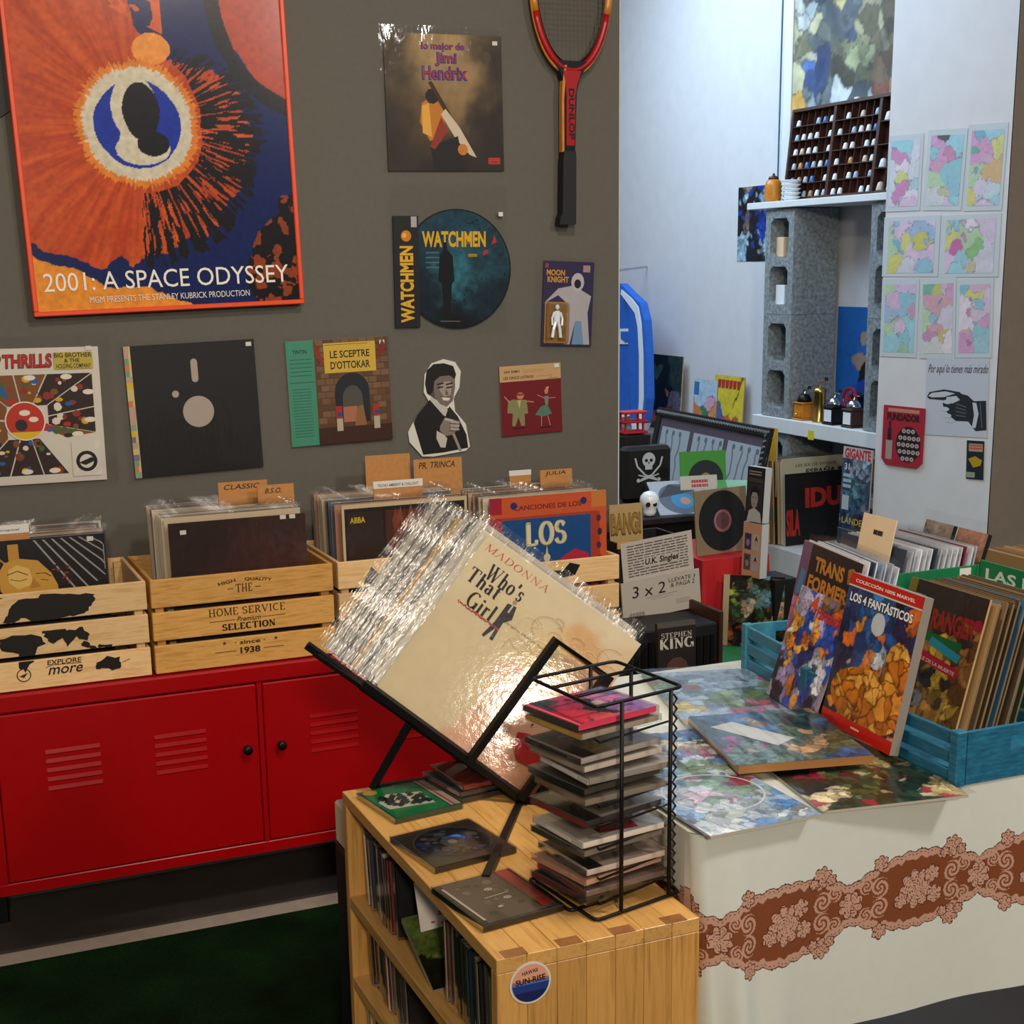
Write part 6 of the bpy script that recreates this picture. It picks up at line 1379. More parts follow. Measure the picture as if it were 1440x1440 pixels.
skl = thing('skull_ornament', 'small white skull ornament beside the magazines', 'ornament', (2.135, .33, DT))
M().lathe([(.008, 0), (.018, .003), (.021, .014), (.0205, .022), (.028, .034), (.031, .048), (.028, .062), (.018, .073), (.006, .077), (0, .078)], (2.135, .33, DT), 18).build('skull', CERAM, skl, world=True, smooth=True)
for s in (-1, 1): M().lathe([(0, 0), (.0075, .001), (.0075, .0035), (0, .004)], (0, 0, 0), 10).build('eye_socket', BLACKP, skl, mw=frame((2.135+s*.0115-.008, .3045, DT+.04), (1, 0, 0), (0, 0, 1)))

# bench, framed drawings, wall ledge with comics, jacket
o = M(); o.box((2.86, 1.46, 0), (3.16, 2.9, .545), ch=.004); tag(o.build('bench', WHITEP), 'low white bench under the ornate framed drawings', 'bench')
mw, W, H = pan(2.93, 1.86, .5465, -93, 12), .93, .385
fr_o = thing('framed_drawings', 'wide silver chain-patterned frame holding three pencil drawings, leaning on the bench', 'picture', mw=mw)
b_ = .035
for nm, a, b in (('frame_rail', (0, 0, -.02), (W, b_, 0)), ('frame_rail', (0, H-b_, -.02), (W, H, 0)), ('frame_stile', (0, b_+.0005, -.02), (b_, H-b_-.0005, 0)), ('frame_stile', (W-b_, b_+.0005, -.02), (W, H-b_-.0005, 0))): M().box(a, b, ch=.003).build(nm, BLACKP, fr_o)
m = M()
for i in range(44): x = .01+i*(W-.02)/43; m.lathe([(0, .0), (.0085, .0), (.006, .006), (0, .007)], (x, H-b_/2, 0), 6); 
for i in range(16): y = .03+i*(H-.06)/15; m.lathe([(0, .0), (.0085, .0), (.006, .006), (0, .007)], (W-b_/2, y, 0), 6)
o = m.build('bead_ornament', STEEL, fr_o); o['kind'] = 'stuff'
M().box((b_, b_, -.015), (W-b_, H-b_, -.01)).build('mount', solid('mauve_mount', '#4c4250', .8), fr_o)
for i in range(3):
    x = .06+i*.285; m = M(); m.box((x, .05, -.0098), (x+.25, H-.075, -.0085), '#98a4ac'); m.z = -.0082; rd = random.Random(i)
    for j in range(3+i): cx = x+.05+.06*j; m.line([(cx+rd.uniform(-.015, .015), .07+.03*q) for q in range(8)], .009, '#64707c'); m.disc(cx, .29, .012, '#5c6874', 8)
    m.build('drawing', PRINT, fr_o)
struct('trim_2', M().box((3.3, 1.45, .735), (3.42, 2.75, .75), ch=.002), WHITEP)
def xq(X, BL, BR, TL): return quad('x', X, BL, BR, TL)
def onledge(name, lab, BL, BR, TL, X, T, art, draw=None, n=40):
    mw, W, H = xq(X, BL, BR, TL); p_ = Vector(mw.col[3].to_3d()); p_.z = .7505; return comic(name, lab, pan(p_.x, p_.y, .7505, -90, 3), W, H+.02, T, art=art, draw=draw, n=n)
onledge('magazine', 'dark magazine with a long-haired figure on the white wall ledge beside the blue jacket', (913, 574), (955, 578), (917, 477), 3.365, .006, cells('.4 .8 #1c2420;.8 .9 #2c3c34;.5 .55 #8c6c60 .4;.4 .5 #1c1c24;.7 .4 #5c5c70 .8;.3 .2 #241c24;.6 .15 #6c3c30;.15 .2 #a84c30 .5;.85 .15 #5c5468;.2 .9 #3c5c50 .5', .14, 6, 52, .012, texm=.5))
onledge('comic_book', 'orange comic with green shape on the white wall ledge, left of the yellow comic', (973, 578), (1005, 583), (977, 505), 3.37, .005, cells('.5 .9 #a8c0d0 .8;.6 .8 #c8a0b8 .6;.5 .6 #3c7c50 .6;.3 .3 #c87c48;.8 .3 #c88450;.6 .4 #3c507c .5', .1, 5, 53, .015, texm=.2), lambda m, W, H: m.rect(0, H*.72, W*.22, H*.95, '#3c74a8'))
onledge('comic_book', 'yellow comic with red title on the white wall ledge', (1001, 583), (1042, 590), (1003, 499), 3.375, .005, cells('.5 .6 #c8b830;.7 .5 #c8b830;.5 .3 #c8582c .8;.3 .25 #b04888 .7;.75 .2 #8c9cb8 .6;.2 .5 #3c5c9c .5;.8 .35 #c0502c .5', .12, 5, 54, .02, texm=.2), lambda m, W, H: [m.poly([(W*(.12+.13*i), H*.8), (W*(.22+.13*i), H*.81), (W*(.23+.13*i), H*.94), (W*(.11+.13*i), H*.93)], '#a8281c') for i in range(6)])
# jacket on a hanger
def jp(a, b): v = at('x', 3.22, a, b); return (-(v[1]-2.6), v[2]-.7)     # local: right = -y, up = z
pts = [(846, 398), (878, 399), (890, 412), (905, 426), (911, 450), (914, 500), (915, 560), (911, 592), (905, 605), (893, 603), (889, 592), (888, 540), (884, 500), (886, 560), (884, 584), (870, 587), (820, 588), (818, 500), (812, 560), (806, 600), (792, 600), (790, 520), (797, 440), (812, 412), (834, 400)]
jm = frame((3.22, 2.6, .7), (0, -1, 0), (0, 0, 1)); jk = thing('sports_jacket', 'blue sports jacket with white stripes hung on the white wall by the grey wall end', 'jacket', mw=jm)
def jpart(name, px, z0, z1, mat): m = M(); m.prism([jp(*p) for p in px][::-1], z0, z1); return m.build(name, mat, jk)
jpart('jacket_body', [(846, 398), (878, 399), (889, 440), (886, 500), (886, 584), (870, 587), (820, 588), (818, 500), (814, 440), (834, 400)], -.02, .0, BLUEF)
jpart('sleeve', [(878, 399.5), (890, 412), (905, 426), (911, 450), (914, 500), (915, 560), (911, 594), (893, 592), (890, 540), (887.5, 500), (890, 440)], -.02, .02, BLUEF)
jpart('sleeve', [(832, 400), (812, 412), (797, 440), (790, 520), (792, 592), (806, 592), (812, 560), (817, 500), (813, 440)], -.02, .02, BLUEF)
jpart('sleeve_stripe', [(880, 407), (895, 420), (904, 432), (908, 455), (910.5, 500), (911, 560), (908, 592), (903, 592), (905, 560), (905, 500), (903, 460), (899, 440), (879, 413)], .0205, .024, WHITEF)
jpart('cuff', [(892, 593), (911, 595), (906, 606), (894, 604)], -.018, .018, WHITEF)
jpart('hem_band', [(820, 589), (870, 588), (886, 585), (886, 578), (820, 581)], .0005, .006, WHITEF)
jpart('chest_band', [(846, 463), (888, 462), (893, 484), (846, 484)], .0005, .005, WHITEF)
jpart('crest', [(875, 466), (889, 466), (889, 476), (882, 482), (875, 476)], .0055, .008, BLUEF)
M().tube([Vector((.0, .0, 0))+Vector((*jp(858, 398), -.03)), Vector((*jp(858, 388), -.03)), Vector((*jp(864, 380), -.03)), Vector((*jp(858, 376), -.198))], .004, 6).build('hanger_hook', STEEL, jk)

# ================================================================= CONCRETE BLOCK SHELVES
un = thing('block_shelf', 'shelf unit of grey concrete blocks with white boards against the white wall', 'shelf', (3.3, 1.0, 0))
blk = None
def block(x, y, z, rot=False):
    """hollow block stood on end: two cells open to -x; .2 deep, .19 wide, .392 tall"""
    global blk
    if blk is None:
        m = M(); w, h, d = .19, .392, .2; t = .034; zc = h/2
        def hole(z0, z1): pass
        yz = [0, t, w-t, w]; zz_ = [0, t, zc-t/2, zc+t/2, h-t, h]
        for j in range(5):
            for i in range(3):
                if i == 1 and j in (1, 3): continue
                m.box((0, yz[i], zz_[j]), (d-.012, yz[i+1], zz_[j+1]))
        m.box((d-.012, 0, 0), (d, w, h))
        for zq_ in ((t, zc-t/2), (zc+t/2, h-t)):       # rounded corners of the cells
            for a_, b_, sa, sb in ((t, zq_[0], 1, 1), (w-t, zq_[0], -1, 1), (t, zq_[1], 1, -1), (w-t, zq_[1], -1, -1)):
                c = .018; m.add([(0.0005, a_, b_), (0.0005, a_+sa*c, b_), (0.0005, a_, b_+sb*c), (d-.02, a_, b_), (d-.02, a_+sa*c, b_), (d-.02, a_, b_+sb*c)], [(0, 1, 2), (1, 2, 5, 4)])
        blk = m.build('concrete_block', CONC, un, world=True); o = blk
        o.location = Vector((x, y, z))-un.location; return o
    o = blk.copy(); COL.objects.link(o); o.parent = un; o.location = Vector((x, y, z))-un.location; return o
for y in (1.168, .51):
    for z in (.9235, 1.3165, .4705, .02): block(3.2, y, z)
for z0_, z1_, ya, yb in ((1.712, 1.737, .46, 1.474), (.866, .9215, .45, 1.40), (.415, .468, .45, 1.42)): M().box((3.185, ya, z0_), (3.405, yb, z1_), ch=.002).build('shelf_board', WHITEP, un, world=True)
n_ = at('x', 3.183, 1140, 611); M().box((3.1835, n_[1]-.018, n_[2]-.02), (3.1848, n_[1]+.018, n_[2]+.015)).build('yellow_note', solid('yellow_note_paper', '#d0c020', .6), un, world=True)
UB = 1.7375
# printers' tray with thimbles
a, b = at('x', 3.28, 1103, 270), at('x', 3.28, 1248, 267)
ty0, ty1 = a[1]-.01, .56; TWd = ty0-ty1; THt = .34
tm = pan(3.27, ty0, UB+.0005, -90, 6); tr = thing('printers_tray', 'dark wooden compartment tray of thimbles standing on the top white board', 'tray', mw=tm)
M().box((0, 0, -.03), (TWd, THt, -.026)).build('back', DKBROWN, tr)
for nm, p_, q_ in (('frame_rail', (0, 0, -.0255), (TWd, .012, .006)), ('frame_rail', (0, THt-.012, -.0255), (TWd, THt, .006)), ('frame_stile', (0, .0125, -.0255), (.012, THt-.0125, .006)), ('frame_stile', (TWd-.012, .0125, -.0255), (TWd, THt-.0125, .006)),
                   ('divider', (TWd*.34, .0125, -.0255), (TWd*.36, THt-.0125, .004)), ('divider', (TWd*.68, .0125, -.0255), (TWd*.70, THt-.0125, .004))): M().box(p_, q_, ch=.001).build(nm, DKBROWN, tr)
th_ = M(); th_.lathe([(.0105, 0), (.0112, .002), (.0085, .016), (.007, .021), (.003, .0235), (0, .024)], n=10); tp = th_.build('thimble', CERAM, smooth=True)
tint2 = tint('glazed_thimble', .25); tp.data.materials[0] = tint2; tu = False; rd = random.Random(17); TC = ['#dce6f0']*8+['#3c6cb0', '#c8b8a8', '#b88858', '#9cb4d0']
for sct, (xa, xb, rows_) in enumerate(((.012, TWd*.34, 6), (TWd*.36, TWd*.68, 6), (TWd*.70, TWd-.012, 4))):
    step = (THt-.024)/rows_
    for r_ in range(rows_):
        y = .0125+r_*step
        if r_: M().box((xa+.0004, y-.003, -.0255), (xb-.0004, y, .002)).build('tray_shelf', DKBROWN, tr)
        cells_n = 5 if sct < 2 else 3
        for i in range(1, cells_n+1):
            xx = xa+(xb-xa)*i/(cells_n+1); M().box((xx-.001, y+.0003, -.0255), (xx+.001, y+step-.0035, -.004)).build('slot_divider', DKBROWN, tr)
        for i in range(cells_n+1):
            if rd.random() < (.12 if sct == 0 else .25): continue
            xx = xa+(xb-xa)*(i+.5)/(cells_n+1); s_ = 1.35 if sct == 2 else 1
            mw = tm @ Matrix.Translation((xx, y+.0004, -.010)) @ Matrix.Rotation(-PI/2, 4, 'X') @ Matrix.Scale(s_, 4)
            o = tp if not tu else tp.copy(); 
            if tu: COL.objects.link(o)
            tu = True; o.matrix_world = mw; o.color = (*lin(rd.choice(TC)), 1)
            tag(o, 'thimble, %s slot of the %s row from below, %s part of the compartment tray' % (ORD(i), ORD(r_), ['left', 'middle', 'right'][sct]), 'thimble', 'thimbles in the %s part of the tray' % ['left', 'middle', 'right'][sct])
M().box((TWd*.5-.012, THt+.0003, -.006), (TWd*.5+.012, THt+.006, .004)).build('white_tag', PAPER, tr)
# large picture behind the tray
mw, W, H = xq(3.395, (1104, 272), (1245, 262), (1113, 0)); 
pf = thing('large_picture', 'large pale picture of dark figures behind the compartment tray', 'picture', mw=pan(3.385, at('x', 3.385, 1098, 290)[1], UB+.0005, -90, 0))
W = at('x', 3.385, 1098, 290)[1]-.60; H = .95
for nm, p_, q_ in (('frame_stile', (0, 0, -.01), (.055, H, .004)), ('frame_stile', (W-.035, 0, -.01), (W, H, .006))): M().box(p_, q_, ch=.002).build(nm, WHITEP if p_[0] == 0 else DKBROWN, pf)
m = M(); m.box((.056, 0, -.008), (W-.036, H, -.002), '#b0b8a8'); 
a_ = M(); a_.art(W-.092, H, 110, dcells('.1 1.2 #b8c4c8 1;.9 1.3 #c0ccd0 1;.5 1.15 #b4c4c8;.3 1.0 #6c6450 .5;.35 .8 #4c5860 .6;.2 .9 #3c4c6c .4;.3 .6 #5c5c50 .6;.2 .55 #3c5488 .5;.6 1.0 #3c5c5c .5;.6 .8 #8c8c70 .7;.75 .75 #5c5444 .6;.7 .55 #6c5c4c .6;.5 .6 #7c8468 .5;.1 .7 #a8a888 .7;.95 .8 #c0b880 .6;.95 .5 #c8a048 .6;.4 .35 #54606c .8;.7 .3 #8c5c4c .5;.1 .3 #6c7c80 .7;.9 1.0 #b8c0b0', .13, 6, 57, .006, '#3c4040', texm=.4, soft=.012))
m.build('picture_board', PRINT, pf); a_ = a_.build('picture_print', PRINT, pf); a_.location = (.056, 0, -.0018)
M().tube([(-.012, .02, .01), (-.010, H, .01)], .0035, 6).build('hanging_cord', solid('blue_grey_cord', '#2c5c70', .5), pf)
# jug, plates
c = at('x', 3.25, 1087, 283); jg = thing('clay_jug', 'orange clay jug with dark lid at the left end of the top white board', 'jug', (3.25, c[1], UB))
M().lathe([(.02, 0), (.031, .003), (.033, .02), (.033, .06), (.029, .078), (.02, .086)], (3.25, c[1], UB+.0002), 22).build('jug_body', ORNGW, jg, world=True, smooth=True)
M().lathe([(.0, .086), (.021, .086), (.018, .095), (.006, .1), (.004, .108), (0, .11)], (3.25, c[1], UB+.0002), 18).build('lid', DKBROWN, jg, world=True, smooth=True)
M().tube([(3.25, c[1]+.03, UB+.075), (3.25, c[1]+.055, UB+.065), (3.25, c[1]+.055, UB+.035), (3.25, c[1]+.032, UB+.025)], .004, 8).build('handle', DKBROWN, jg, world=True, smooth=True)
c = at('x', 3.235, 1112, 280); 
for k in range(5):
    o = M().lathe([(.0, 0), (.022, 0), (.026, .004), (.038, .013), (.037, .0145), (.024, .007), (0, .006)], (0, 0, 0), 24).build('small_bowl', CERAM, mw=Matrix.Translation((3.235, c[1], UB+.0003+.0152*k)), smooth=True)
    tag(o, 'white and blue bowl in the stack before the compartment tray, '+['lowest', 'second from below', 'middle', 'fourth from below', 'topmost'][k], 'bowl', 'stacked bowls on the top white board')
# things in the block cells
def inlay(lab, px, w_, h_, z, mat, name, cat):
    p_ = at('x', 3.23, *px); o = M(); o.box((3.225, p_[1]-w_/2, z), (3.26, p_[1]+w_/2, z+h_), ch=.002); tag(o.build(name, mat), lab, cat)
inlay('cream card box inside the uppermost cell of the left block pier', (1098, 352), .05, .075, 1.3165+.196+.0175, BEIGE, 'card_box', 'box')
inlay('white tin inside the second cell of the left block pier', (1098, 415), .06, .075, 1.3165+.0345, CERAM, 'tin', 'tin')
# blue picture on the wall between the piers
W = .36
o = sheet('blue_picture', 'bright blue picture with a seated figure shape between the block piers', 'picture', pan(3.4185, 1.175, .9225, -90, 0), W, .42, .003,
      art=cells('.3 .9 #1c60b0;.8 .9 #1c60b0;.1 .4 #1860b0;.9 .3 #1c64b8;.45 .85 #98887c .35;.4 .6 #98847c .4;.5 .5 #141418 .35;.5 .3 #1c3c9c .5;.62 .2 #7c4c2c .25;.2 .15 #2070c0;.6 .68 #8c1c28 .2', .06, 5, 58, .008, texm=.1), n=50)
# coffee grinders on the middle board
GZ = .922
def grinder(lab, px, kind):
    p_ = at('z', GZ, *px); x, y = 3.235, at('x', 3.235, *px)[1]; g = thing('coffee_grinder', lab, 'grinder', (x, y, GZ), 'coffee grinders on the middle white board')
    s = .032; body = {'wood': ORNGW, 'black': BLACKM, 'brown': DKBROWN}.get(kind)
    if kind == 'brass':
        M().lathe([(.024, 0), (.026, .003), (.024, .006), (.024, .11), (.027, .113), (.022, .125), (.008, .13), (0, .131)], (x, y, GZ+.0002), 20).build('body', BRASS, g, world=True, smooth=True)
        M().tube([(x, y, GZ+.128), (x, y, GZ+.15), (x, y-.04, GZ+.155)], .003, 6).build('crank', BRASS, g, world=True); M().lathe([(.0, 0), (.007, .003), (.006, .014), (0, .016)], (x, y-.04, GZ+.155), 10).build('crank_knob', BLACKM, g, world=True)
        return
    M().box((x-s, y-s, GZ+.0002), (x+s, y+s, GZ+.007), ch=.002).build('base', body, g, world=True); M().box((x-s+.004, y-s+.004, GZ+.0072), (x+s-.004, y+s-.004, GZ+.062), ch=.002).build('box_body', body, g, world=True)
    M().box((x-s, y-s, GZ+.0622), (x+s, y+s, GZ+.068), ch=.002).build('top_plate', body, g, world=True)
    if kind == 'wood':
        dr = M().box((x-s-.001, y-s+.01, GZ+.014), (x-s+.0035, y+s-.01, GZ+.034)).build('drawer', ORNGW, g, world=True); M().lathe([(0, 0), (.004, .002), (0, .006)], (x-s-.003, y, GZ+.022), 8).build('drawer_knob', BRASS, g, world=True)
    else: M().box((x-s+.0025, y-s+.01, GZ+.012), (x-s+.0037, y+s-.01, GZ+.055)).build('white_label', CERAM, g, world=True)
    M().lathe([(.027, .0682), (.026, .08), (.018, .094), (.006, .1), (0, .101)], (x, y, GZ), 18).build('dome', BLACKM if kind == 'wood' else STEEL, g, world=True, smooth=True)
    M().tube([(x, y, GZ+.1), (x, y, GZ+.115), (x-.01, y-.045, GZ+.118)], .003, 6).build('crank', STEEL, g, world=True); M().lathe([(0, 0), (.007, .003), (.006, .013), (0, .015)], (x-.01, y-.045, GZ+.118), 10).build('crank_knob', BLACKM, g, world=True)
grinder('orange wooden coffee grinder with drawer, leftmost on the middle white board', (1130, 598), 'wood')
grinder('tall brass cylinder coffee grinder on the middle white board', (1151, 600), 'brass')
grinder('black coffee grinder with white label and steel dome on the middle board', (1172, 606), 'black')
grinder('dark brown coffee grinder with white label, rightmost on the middle board', (1199, 610), 'brown')
whl = thing('red_wheel_mill', 'small mill with red wheel behind the brass coffee grinder', 'grinder', (3.33, 1.0, GZ))
M().tube([(3.33, .96+.04*math.cos(a), GZ+.085+.04*math.sin(a)) for a in np.linspace(0, 2*PI, 24, endpoint=False)], .006, 6, True).build('wheel_rim', RED, whl, world=True)
for a in (0, PI/3, 2*PI/3): M().tube([(3.33, .96+.04*math.cos(a), GZ+.085+.04*math.sin(a)), (3.33, .96-.04*math.cos(a), GZ+.085-.04*math.sin(a))], .003, 6).build('spoke', RED, whl, world=True)
M().box((3.345, .925, GZ+.0002), (3.39, .995, GZ+.1), ch=.004).build('mill_body', BLACKM, whl, world=True)
# records and comics on the low board
LB = .4685; rd = random.Random(22)
BLC = ['#1c60a8', '#2c78c0', '#c8b060', '#4c2c2c', '#8c7050', '#3c3430', '#b8a078', '#6c4c34', '#c8ccc8', '#241c1c', '#a88c60', '#dcdcd8']
mwI = pan(3.07, .97, LB, 3, 4)
def idu(m, W, H):
    m.rect(0, 0, W, H, '#141214'); m.text('IDU', W*.3, H*.5, W*.85, H*.78, '#a8281c', .05); m.text('SILA', W*.02, H*.12, W*.22, H*.5, '#a8281c', .04)
sheet('record_sleeve', 'black record sleeve with red IDU lettering on the low white board', 'record', mwI, L, .27, .004, draw=idu, edge='#cfd2d0')
def esp(m, W, H): m.rect(0, 0, W, H, '#a8a48c'); m.text('LES SIX DE DISQUE', W*.2, H*.89, W*.8, H*.93, '#3c382c', .01); m.text('ESPAÑA 82', W*.35, H*.8, W*.95, H*.88, '#241c14', .03); m.disc(W*.6, H*.66, W*.14, '#3c2418', 16, H*.09)
sheet('record_sleeve', 'cream record sleeve with dark title just behind the black IDU sleeve', 'record', pan(3.068, .982, LB, 3, 4), L, .325, .004, draw=esp, edge='#cfd2c8')
for k in range(11):
    o = dup(SP, pan(3.068-.004*k+rd.uniform(-.003, .003), .995+.0105*k, LB, 3, 4+.2*k), 'record sleeve stood %s behind the cream sleeve on the low white board' % ORD(k), 'records on the low white board'); o['category'] = 'record'; o.color = (*lin(BLC[(11-k) % 12]), 1)
def gig(m, W, H):
    m.rect(0, H*.86, W, H, '#a8b0b0'); m.text('GIGANTE', W*.06, H*.86, W*.96, H*.99, '#b0283c', .05); m.text('31', W*.08, H*.72, W*.25, H*.8, '#c8ccd0', .02); m.lines(W*.06, H*.48, W*.34, H*.68, 3, '#a8b8c8', 2, .6); m.rect(W*.06, H*.22, W*.3, H*.4, '#a8b4bc'); m.text('LANDER', W*.1, H*.05, W*.95, H*.13, '#b8a040', .02)
comic('comic_book', 'blue comic with curved red GIGANTE title standing right of the IDU sleeve', pan(3.045, .608, .6055, -88, 2), .155, .28, .005, art=dcells('.5 .5 #2c4c68;.2 .8 #2c5c70;.8 .8 #3c5868;.6 .3 #4c2c4c .6;.8 .2 #201c28;.2 .1 #1c3454;.5 .8 #5c7c88 .5', .15, 5, 59, .012, texm=.4, extra=5, pal=['#5c3450', '#2c3c5c', '#7c8ca0']), n=50, draw=gig)
for k, (c_, l_) in enumerate((('#3c2430', 'dark plum'), ('#2c3848', 'slate blue'))):
    st_ = M(); st_.box((3.04, .462, LB-.0035+k*.0685), (3.17, .61, LB+.0645+k*.0685), ch=.002); tag(st_.build('thick_book', solid('book_cloth_%s' % l_.replace(' ', '_'), c_, .6)), 'flat %s book under the blue GIGANTE comic' % l_, 'book')
o = M(); o.box((3.04, .465, 0), (3.18, 1.45, LB-.004), ch=.003); tag(o.build('low_cabinet', WHITEP), 'low white cabinet in front of the concrete block shelves', 'cabinet')
# poster with portraits beyond the pier, yellow strip poster
mw, W, H = xq(3.417, (1036, 368), (1082, 370), (1036, 264)); p_ = mw.col[3].to_3d()
sheet('wall_print', 'dark and blue sheet of four portraits pinned to the white wall left of the blocks', 'print', pan(3.4185, p_.y, p_.z, -90, 0), W, H, .001,
      art=dcells('.3 1.6 #14181c;.3 1.3 #7c6c68 .5;.8 1.5 #1c3c9c;.2 1.0 #8cacbc .5;.8 1.0 #7c9cb8 .5;.3 .7 #6c5858 .6;.1 .9 #101418;.8 .6 #183ca0;.2 .2 #88a8b8 .5;.8 .2 #7c98b0 .5;.5 .8 #101420;.5 .1 #141820', .08, 6, 61, .01, texm=.4), n=50)
mw, W, H = xq(3.3, (1052, 655), (1066, 650), (1059, 578))
sheet('yellow_poster', 'narrow yellow and teal poster standing beside the ornate frame', 'poster', pan(3.06, 1.09, .4655, -90, 0), .06, .44, .003, art=cells('.5 4.5 #c89c30;.5 3 #c8a030 1.2;.6 2 #3c8c88 .6;.4 1 #b84c2c .5;.5 .3 #c89c34', .1, 4, 62, 0, texm=.2), n=16)

# ================================================================= PILLAR SHEETS
nP = np.array([-.98, -.2, 0]); pP = np.array([p0[0], p0[1], 1.0])
def atp(px, py, off=.002):
    dr = fw+rt*(px-PX)/F-up*(py-PY)/F; t = ((pP+nP*off-C)@nP)/(dr@nP); return C+t*dr
def pq(BL, BR, TL, off=.002): b, r_, t = atp(*BL, off), atp(*BR, off), atp(*TL, off); X = Vector(r_-b); U = Vector(t-b); return frame(b, X, U), X.length, U.length
PAST = ['#8cc8d8', '#c890c0', '#c8c870', '#a8c8a0', '#d0b8d8', '#c898a8', '#90b0d8', '#d8d0e0']
sheets = [('pink figure', (1245, 298), (1294, 296), (1248, 191), '.5 1.9 #90c0cc .7;.4 1.3 #c080b0 .8;.45 .6 #c078b0 .8;.9 1.5 #c8ccdc;.05 .8 #c8ccdc;.85 .5 #a0c4d0 .7;.95 1.0 #c4cad8', None),
          ('dark top band over pink and blue shapes', (1297, 296), (1352, 296), (1297, 183), '.5 1.8 #1c242c .9;.5 1.3 #c078a8 .7;.15 1.3 #7cbccc .6;.25 .9 #c890b8 .6;.65 .8 #80bccc .8;.5 .3 #b8b890 .5;.8 .3 #84b8d0 .6;.2 .2 #c4cad0', None),
          ('yellow bird-like shapes and blue flecks', (1354, 297), (1409, 296), (1359, 175), '.3 1.7 #60a8c8 .6;.8 1.6 #c8c878 .8;.2 1.4 #4ca890 .5;.5 1.2 #c0a0c0 .5;.7 .8 #c8a870 .9;.2 .8 #5ca8c8 .5;.1 .3 #c8c860 .6;.7 .3 #b8d0dc;.4 .5 #c8c0d8', None),
          ('yellow cluster and small blue figure', (1240, 389), (1319, 389), (1243, 305), '.2 .8 #84b8d0 .5;.5 .9 #c8b8d8 .8;.65 .5 #c0c050 .8;.4 .55 #c8c870 .5;.15 .5 #60a8c8 .4;.15 .2 #c8c860 .4;.8 .15 #80b8d0 .5;.5 .15 #c4c8d8 .6;.9 .9 #c8c0dc .7', None),
          ('magenta and green running shapes', (1320, 390), (1404, 389), (1323, 303), '.15 .8 #84bcd0 .8;.2 .4 #b84c98 .5;.4 .6 #c078a8 .4;.5 .7 #b08048 .35;.6 .4 #78b868 .5;.8 .8 #c8b8d4 .8;.3 .2 #90c0d0 .6;.8 .3 #c4c4d8 .6;.5 .1 #c0b898 .4', None),
          ('lilac top and turquoise waves', (1237, 501), (1289, 503), (1240, 391), '.4 1.8 #c8b0d8 .9;.3 1.3 #c8a8c8 .6;.65 1.2 #80b8d0 .7;.2 .9 #c8c878 .4;.6 .5 #80c0d0 .8;.3 .3 #8cc4d4 .8;.6 .15 #88b898 .4;.9 1.0 #c090b0 .5', None),
          ('green and yellow tangle', (1292, 504), (1343, 504), (1295, 391), '.2 1.8 #60a890 .6;.5 1.7 #b0b860 .6;.8 1.8 #c8b0cc .7;.55 1.4 #50a080 .6;.3 .9 #80b8d0 .6;.8 1.0 #c8c0d8 .7;.3 .5 #c080b0 .6;.65 .45 #c0b060 .5;.5 .2 #c4c8c8', None),
          ('two blue hills over pink', (1343, 503), (1395, 503), (1348, 392), '.2 1.9 #70b0c8 .5;.7 1.8 #c8a8c0 .8;.7 1.4 #80b8cc .7;.3 1.1 #c078a8 .4;.6 1.0 #c8b8cc .8;.7 .6 #80bccc .7;.3 .3 #c05898 .5;.8 .25 #90c0d0;.2 .6 #c8a0a8 .5', None)]
for lab, BL, BR, TL, sp, _ in sheets:
    mw, W, H = pq(BL, BR, TL); sheet('watercolour_sheet', 'watercolour sheet with '+lab+' taped on the white pillar', 'drawing', mw, W-.002, H-.002, .0008,
        draw=lambda m, W, H: m.add([(W*.09, H*.06, -.0001), (W*.1, H*.06, -.0001), (W*.1, H*.07, -.0001)], [(0, 1, 2)], '#c0ccd4'), edge='#b8c4cc')
    a = M(); f = cells(sp, .16, 6, len(lab), .022, '#6c7090', 5, PAST, texm=.12)
    a.art(W*.82, H*.86, 44, lambda U, V, f=f: f(U, V)*.8+.09); a = a.build('painting', PRINT, bpy.data.objects[-1] if False else None)
    a.parent = [o for o in COL.objects if o.name.startswith('watercolour_sheet')][-1]; a.location = (W*.09, H*.06, .0004)
mw, W, H = pq((1301, 611), (1388, 616), (1289, 505))
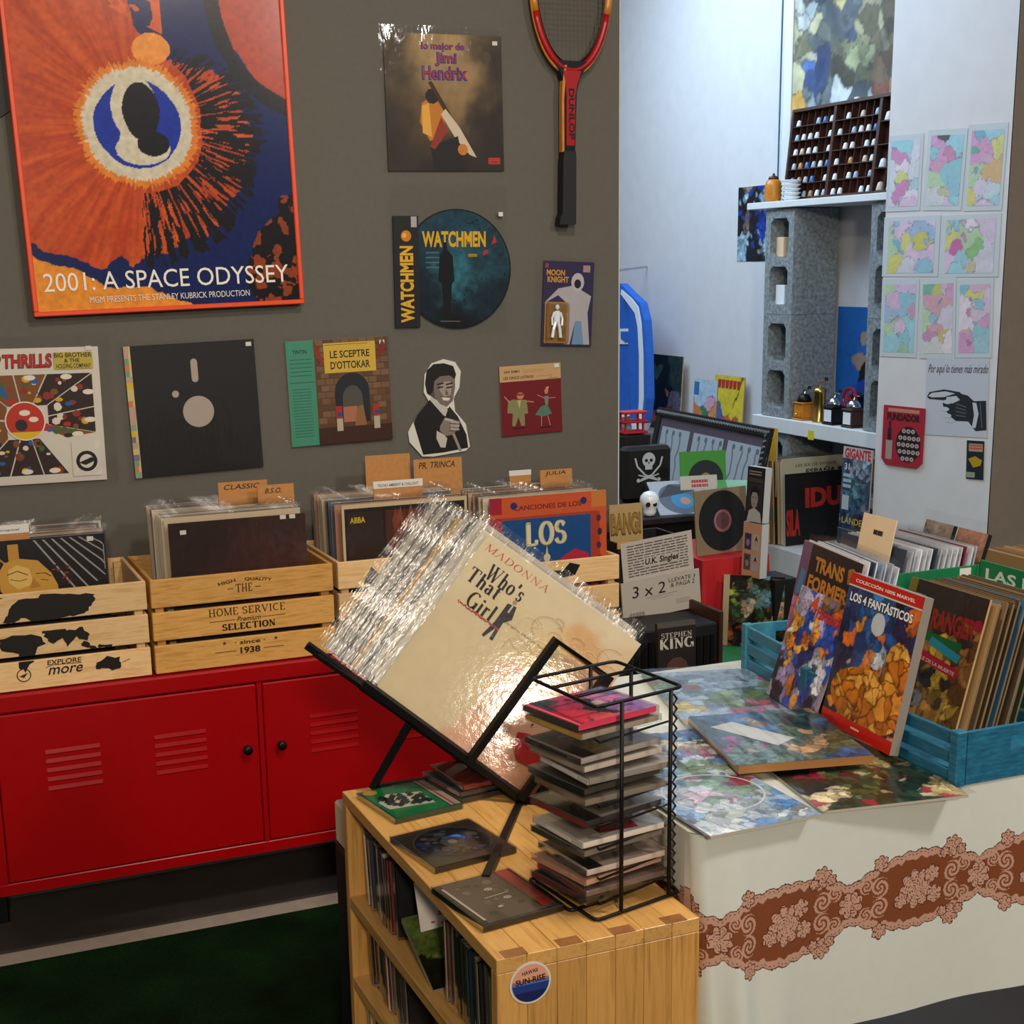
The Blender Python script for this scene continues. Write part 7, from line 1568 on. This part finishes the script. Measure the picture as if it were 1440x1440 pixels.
def hand(m, W, H):
    m.text('Por aquí lo tienes más mirado', W*.02, H*.78, W*.97, H*.92, '#2c3038', .0, .25); P = lambda *q: [(W*a, H*b) for a, b in q]
    k = '#23272e'; w = '#b4bcc8'
    m.poly(P((.02, .5), (.06, .56), (.3, .6), (.55, .57), (.66, .5), (.5, .44), (.3, .46), (.06, .47)), k); m.poly(P((.04, .51), (.1, .55), (.32, .575), (.48, .55), (.3, .5), (.1, .49)), w)
    m.poly(P((.5, .56), (.68, .53), (.78, .46), (.97, .47), (.99, .1), (.82, .08), (.7, .2), (.5, .2), (.4, .26), (.3, .36), (.28, .42), (.42, .46)), k)
    for x, y, a in ((.36, .44, .0), (.32, .345, 0), (.36, .26, 0), (.41, .2, 0)): m.disc(W*x, H*y, W*.07, w, 12, H*.03)
    m.poly(P((.34, .5), (.5, .52), (.56, .47), (.44, .42), (.34, .44)), w)
    for i in range(4): m.line(P((.5, .42-.05*i), (.66, .38-.04*i)), W*.012, '#5c636e')
    m.poly(P((.76, .44), (.82, .44), (.86, .3), (.82, .12), (.76, .12), (.79, .28)), w); m.line(P((.88, .44), (.92, .12)), W*.012, '#5c636e')
sheet('hand_sign', 'white sheet with handwriting above a black-and-white pointing hand, on the white pillar', 'sign', mw, W, H, .0008, draw=hand, edge='#b4bccb')
mw, W, H = pq((1240, 652), (1297, 660), (1244.5, 569), .003)
m = M(); m.prism([(0, H*.1), (W*.12, 0), (W*.88, 0), (W, H*.1), (W, H), (0, H)], 0, .004, '#9c2434'); m.z = .0046
m.rect(W*.12, H*.9, W*.88, H*.96, '#b07c70'); m.text('FUNDADOR', W*.1, H*.76, W*.9, H*.88, '#2c1418', .05)
m.rect(W*.1, H*.1, W*.26, H*.42, '#988c8c'); m.rect(W*.13, H*.42, W*.22, H*.62, '#241c20'); m.rect(W*.155, H*.62, W*.2, H*.74, '#241c20')
m.disc(W*.64, H*.38, W*.3, '#241c20', 20, H*.3); rd = random.Random(4)
for i in range(5):
    for j in range(5):
        if math.hypot(i-2, j-2) < 2.6: m.disc(W*(.42+.11*i+.03*(j % 2)), H*(.14+.115*j), W*.05, '#a89c9c', 9, H*.038); m.disc(W*(.42+.11*i+.03*(j % 2)), H*(.14+.115*j), W*.018, '#3c3034', 6, H*.014)
o = m.build('red_notebook', PRINT, mw=mw); tag(o, 'red printed notebook with dark bottle and pale rounds, hung on the white pillar', 'notebook')
mw, W, H = pq((1358.6, 673), (1383, 675), (1360, 619), .003)
sheet('small_card', 'small navy and yellow card low on the right edge of the white pillar', 'card', mw, W, H, .002, draw=lambda m, W, H: (m.rect(0, 0, W, H, '#1c2430'), m.rect(W*.12, H*.72, W*.92, H*.92, '#a88c78'), m.lines(W*.16, H*.76, W*.88, H*.9, 2, '#a84c30', 3, .6), m.poly([(W*.1, H*.52), (W*.5, H*.6), (W*.9, H*.5), (W*.8, H*.36), (W*.4, H*.3)], '#a88c1c'), m.rect(W*.02, H*.04, W*.5, H*.18, '#8c9088')))
bpy.context.view_layer.update()
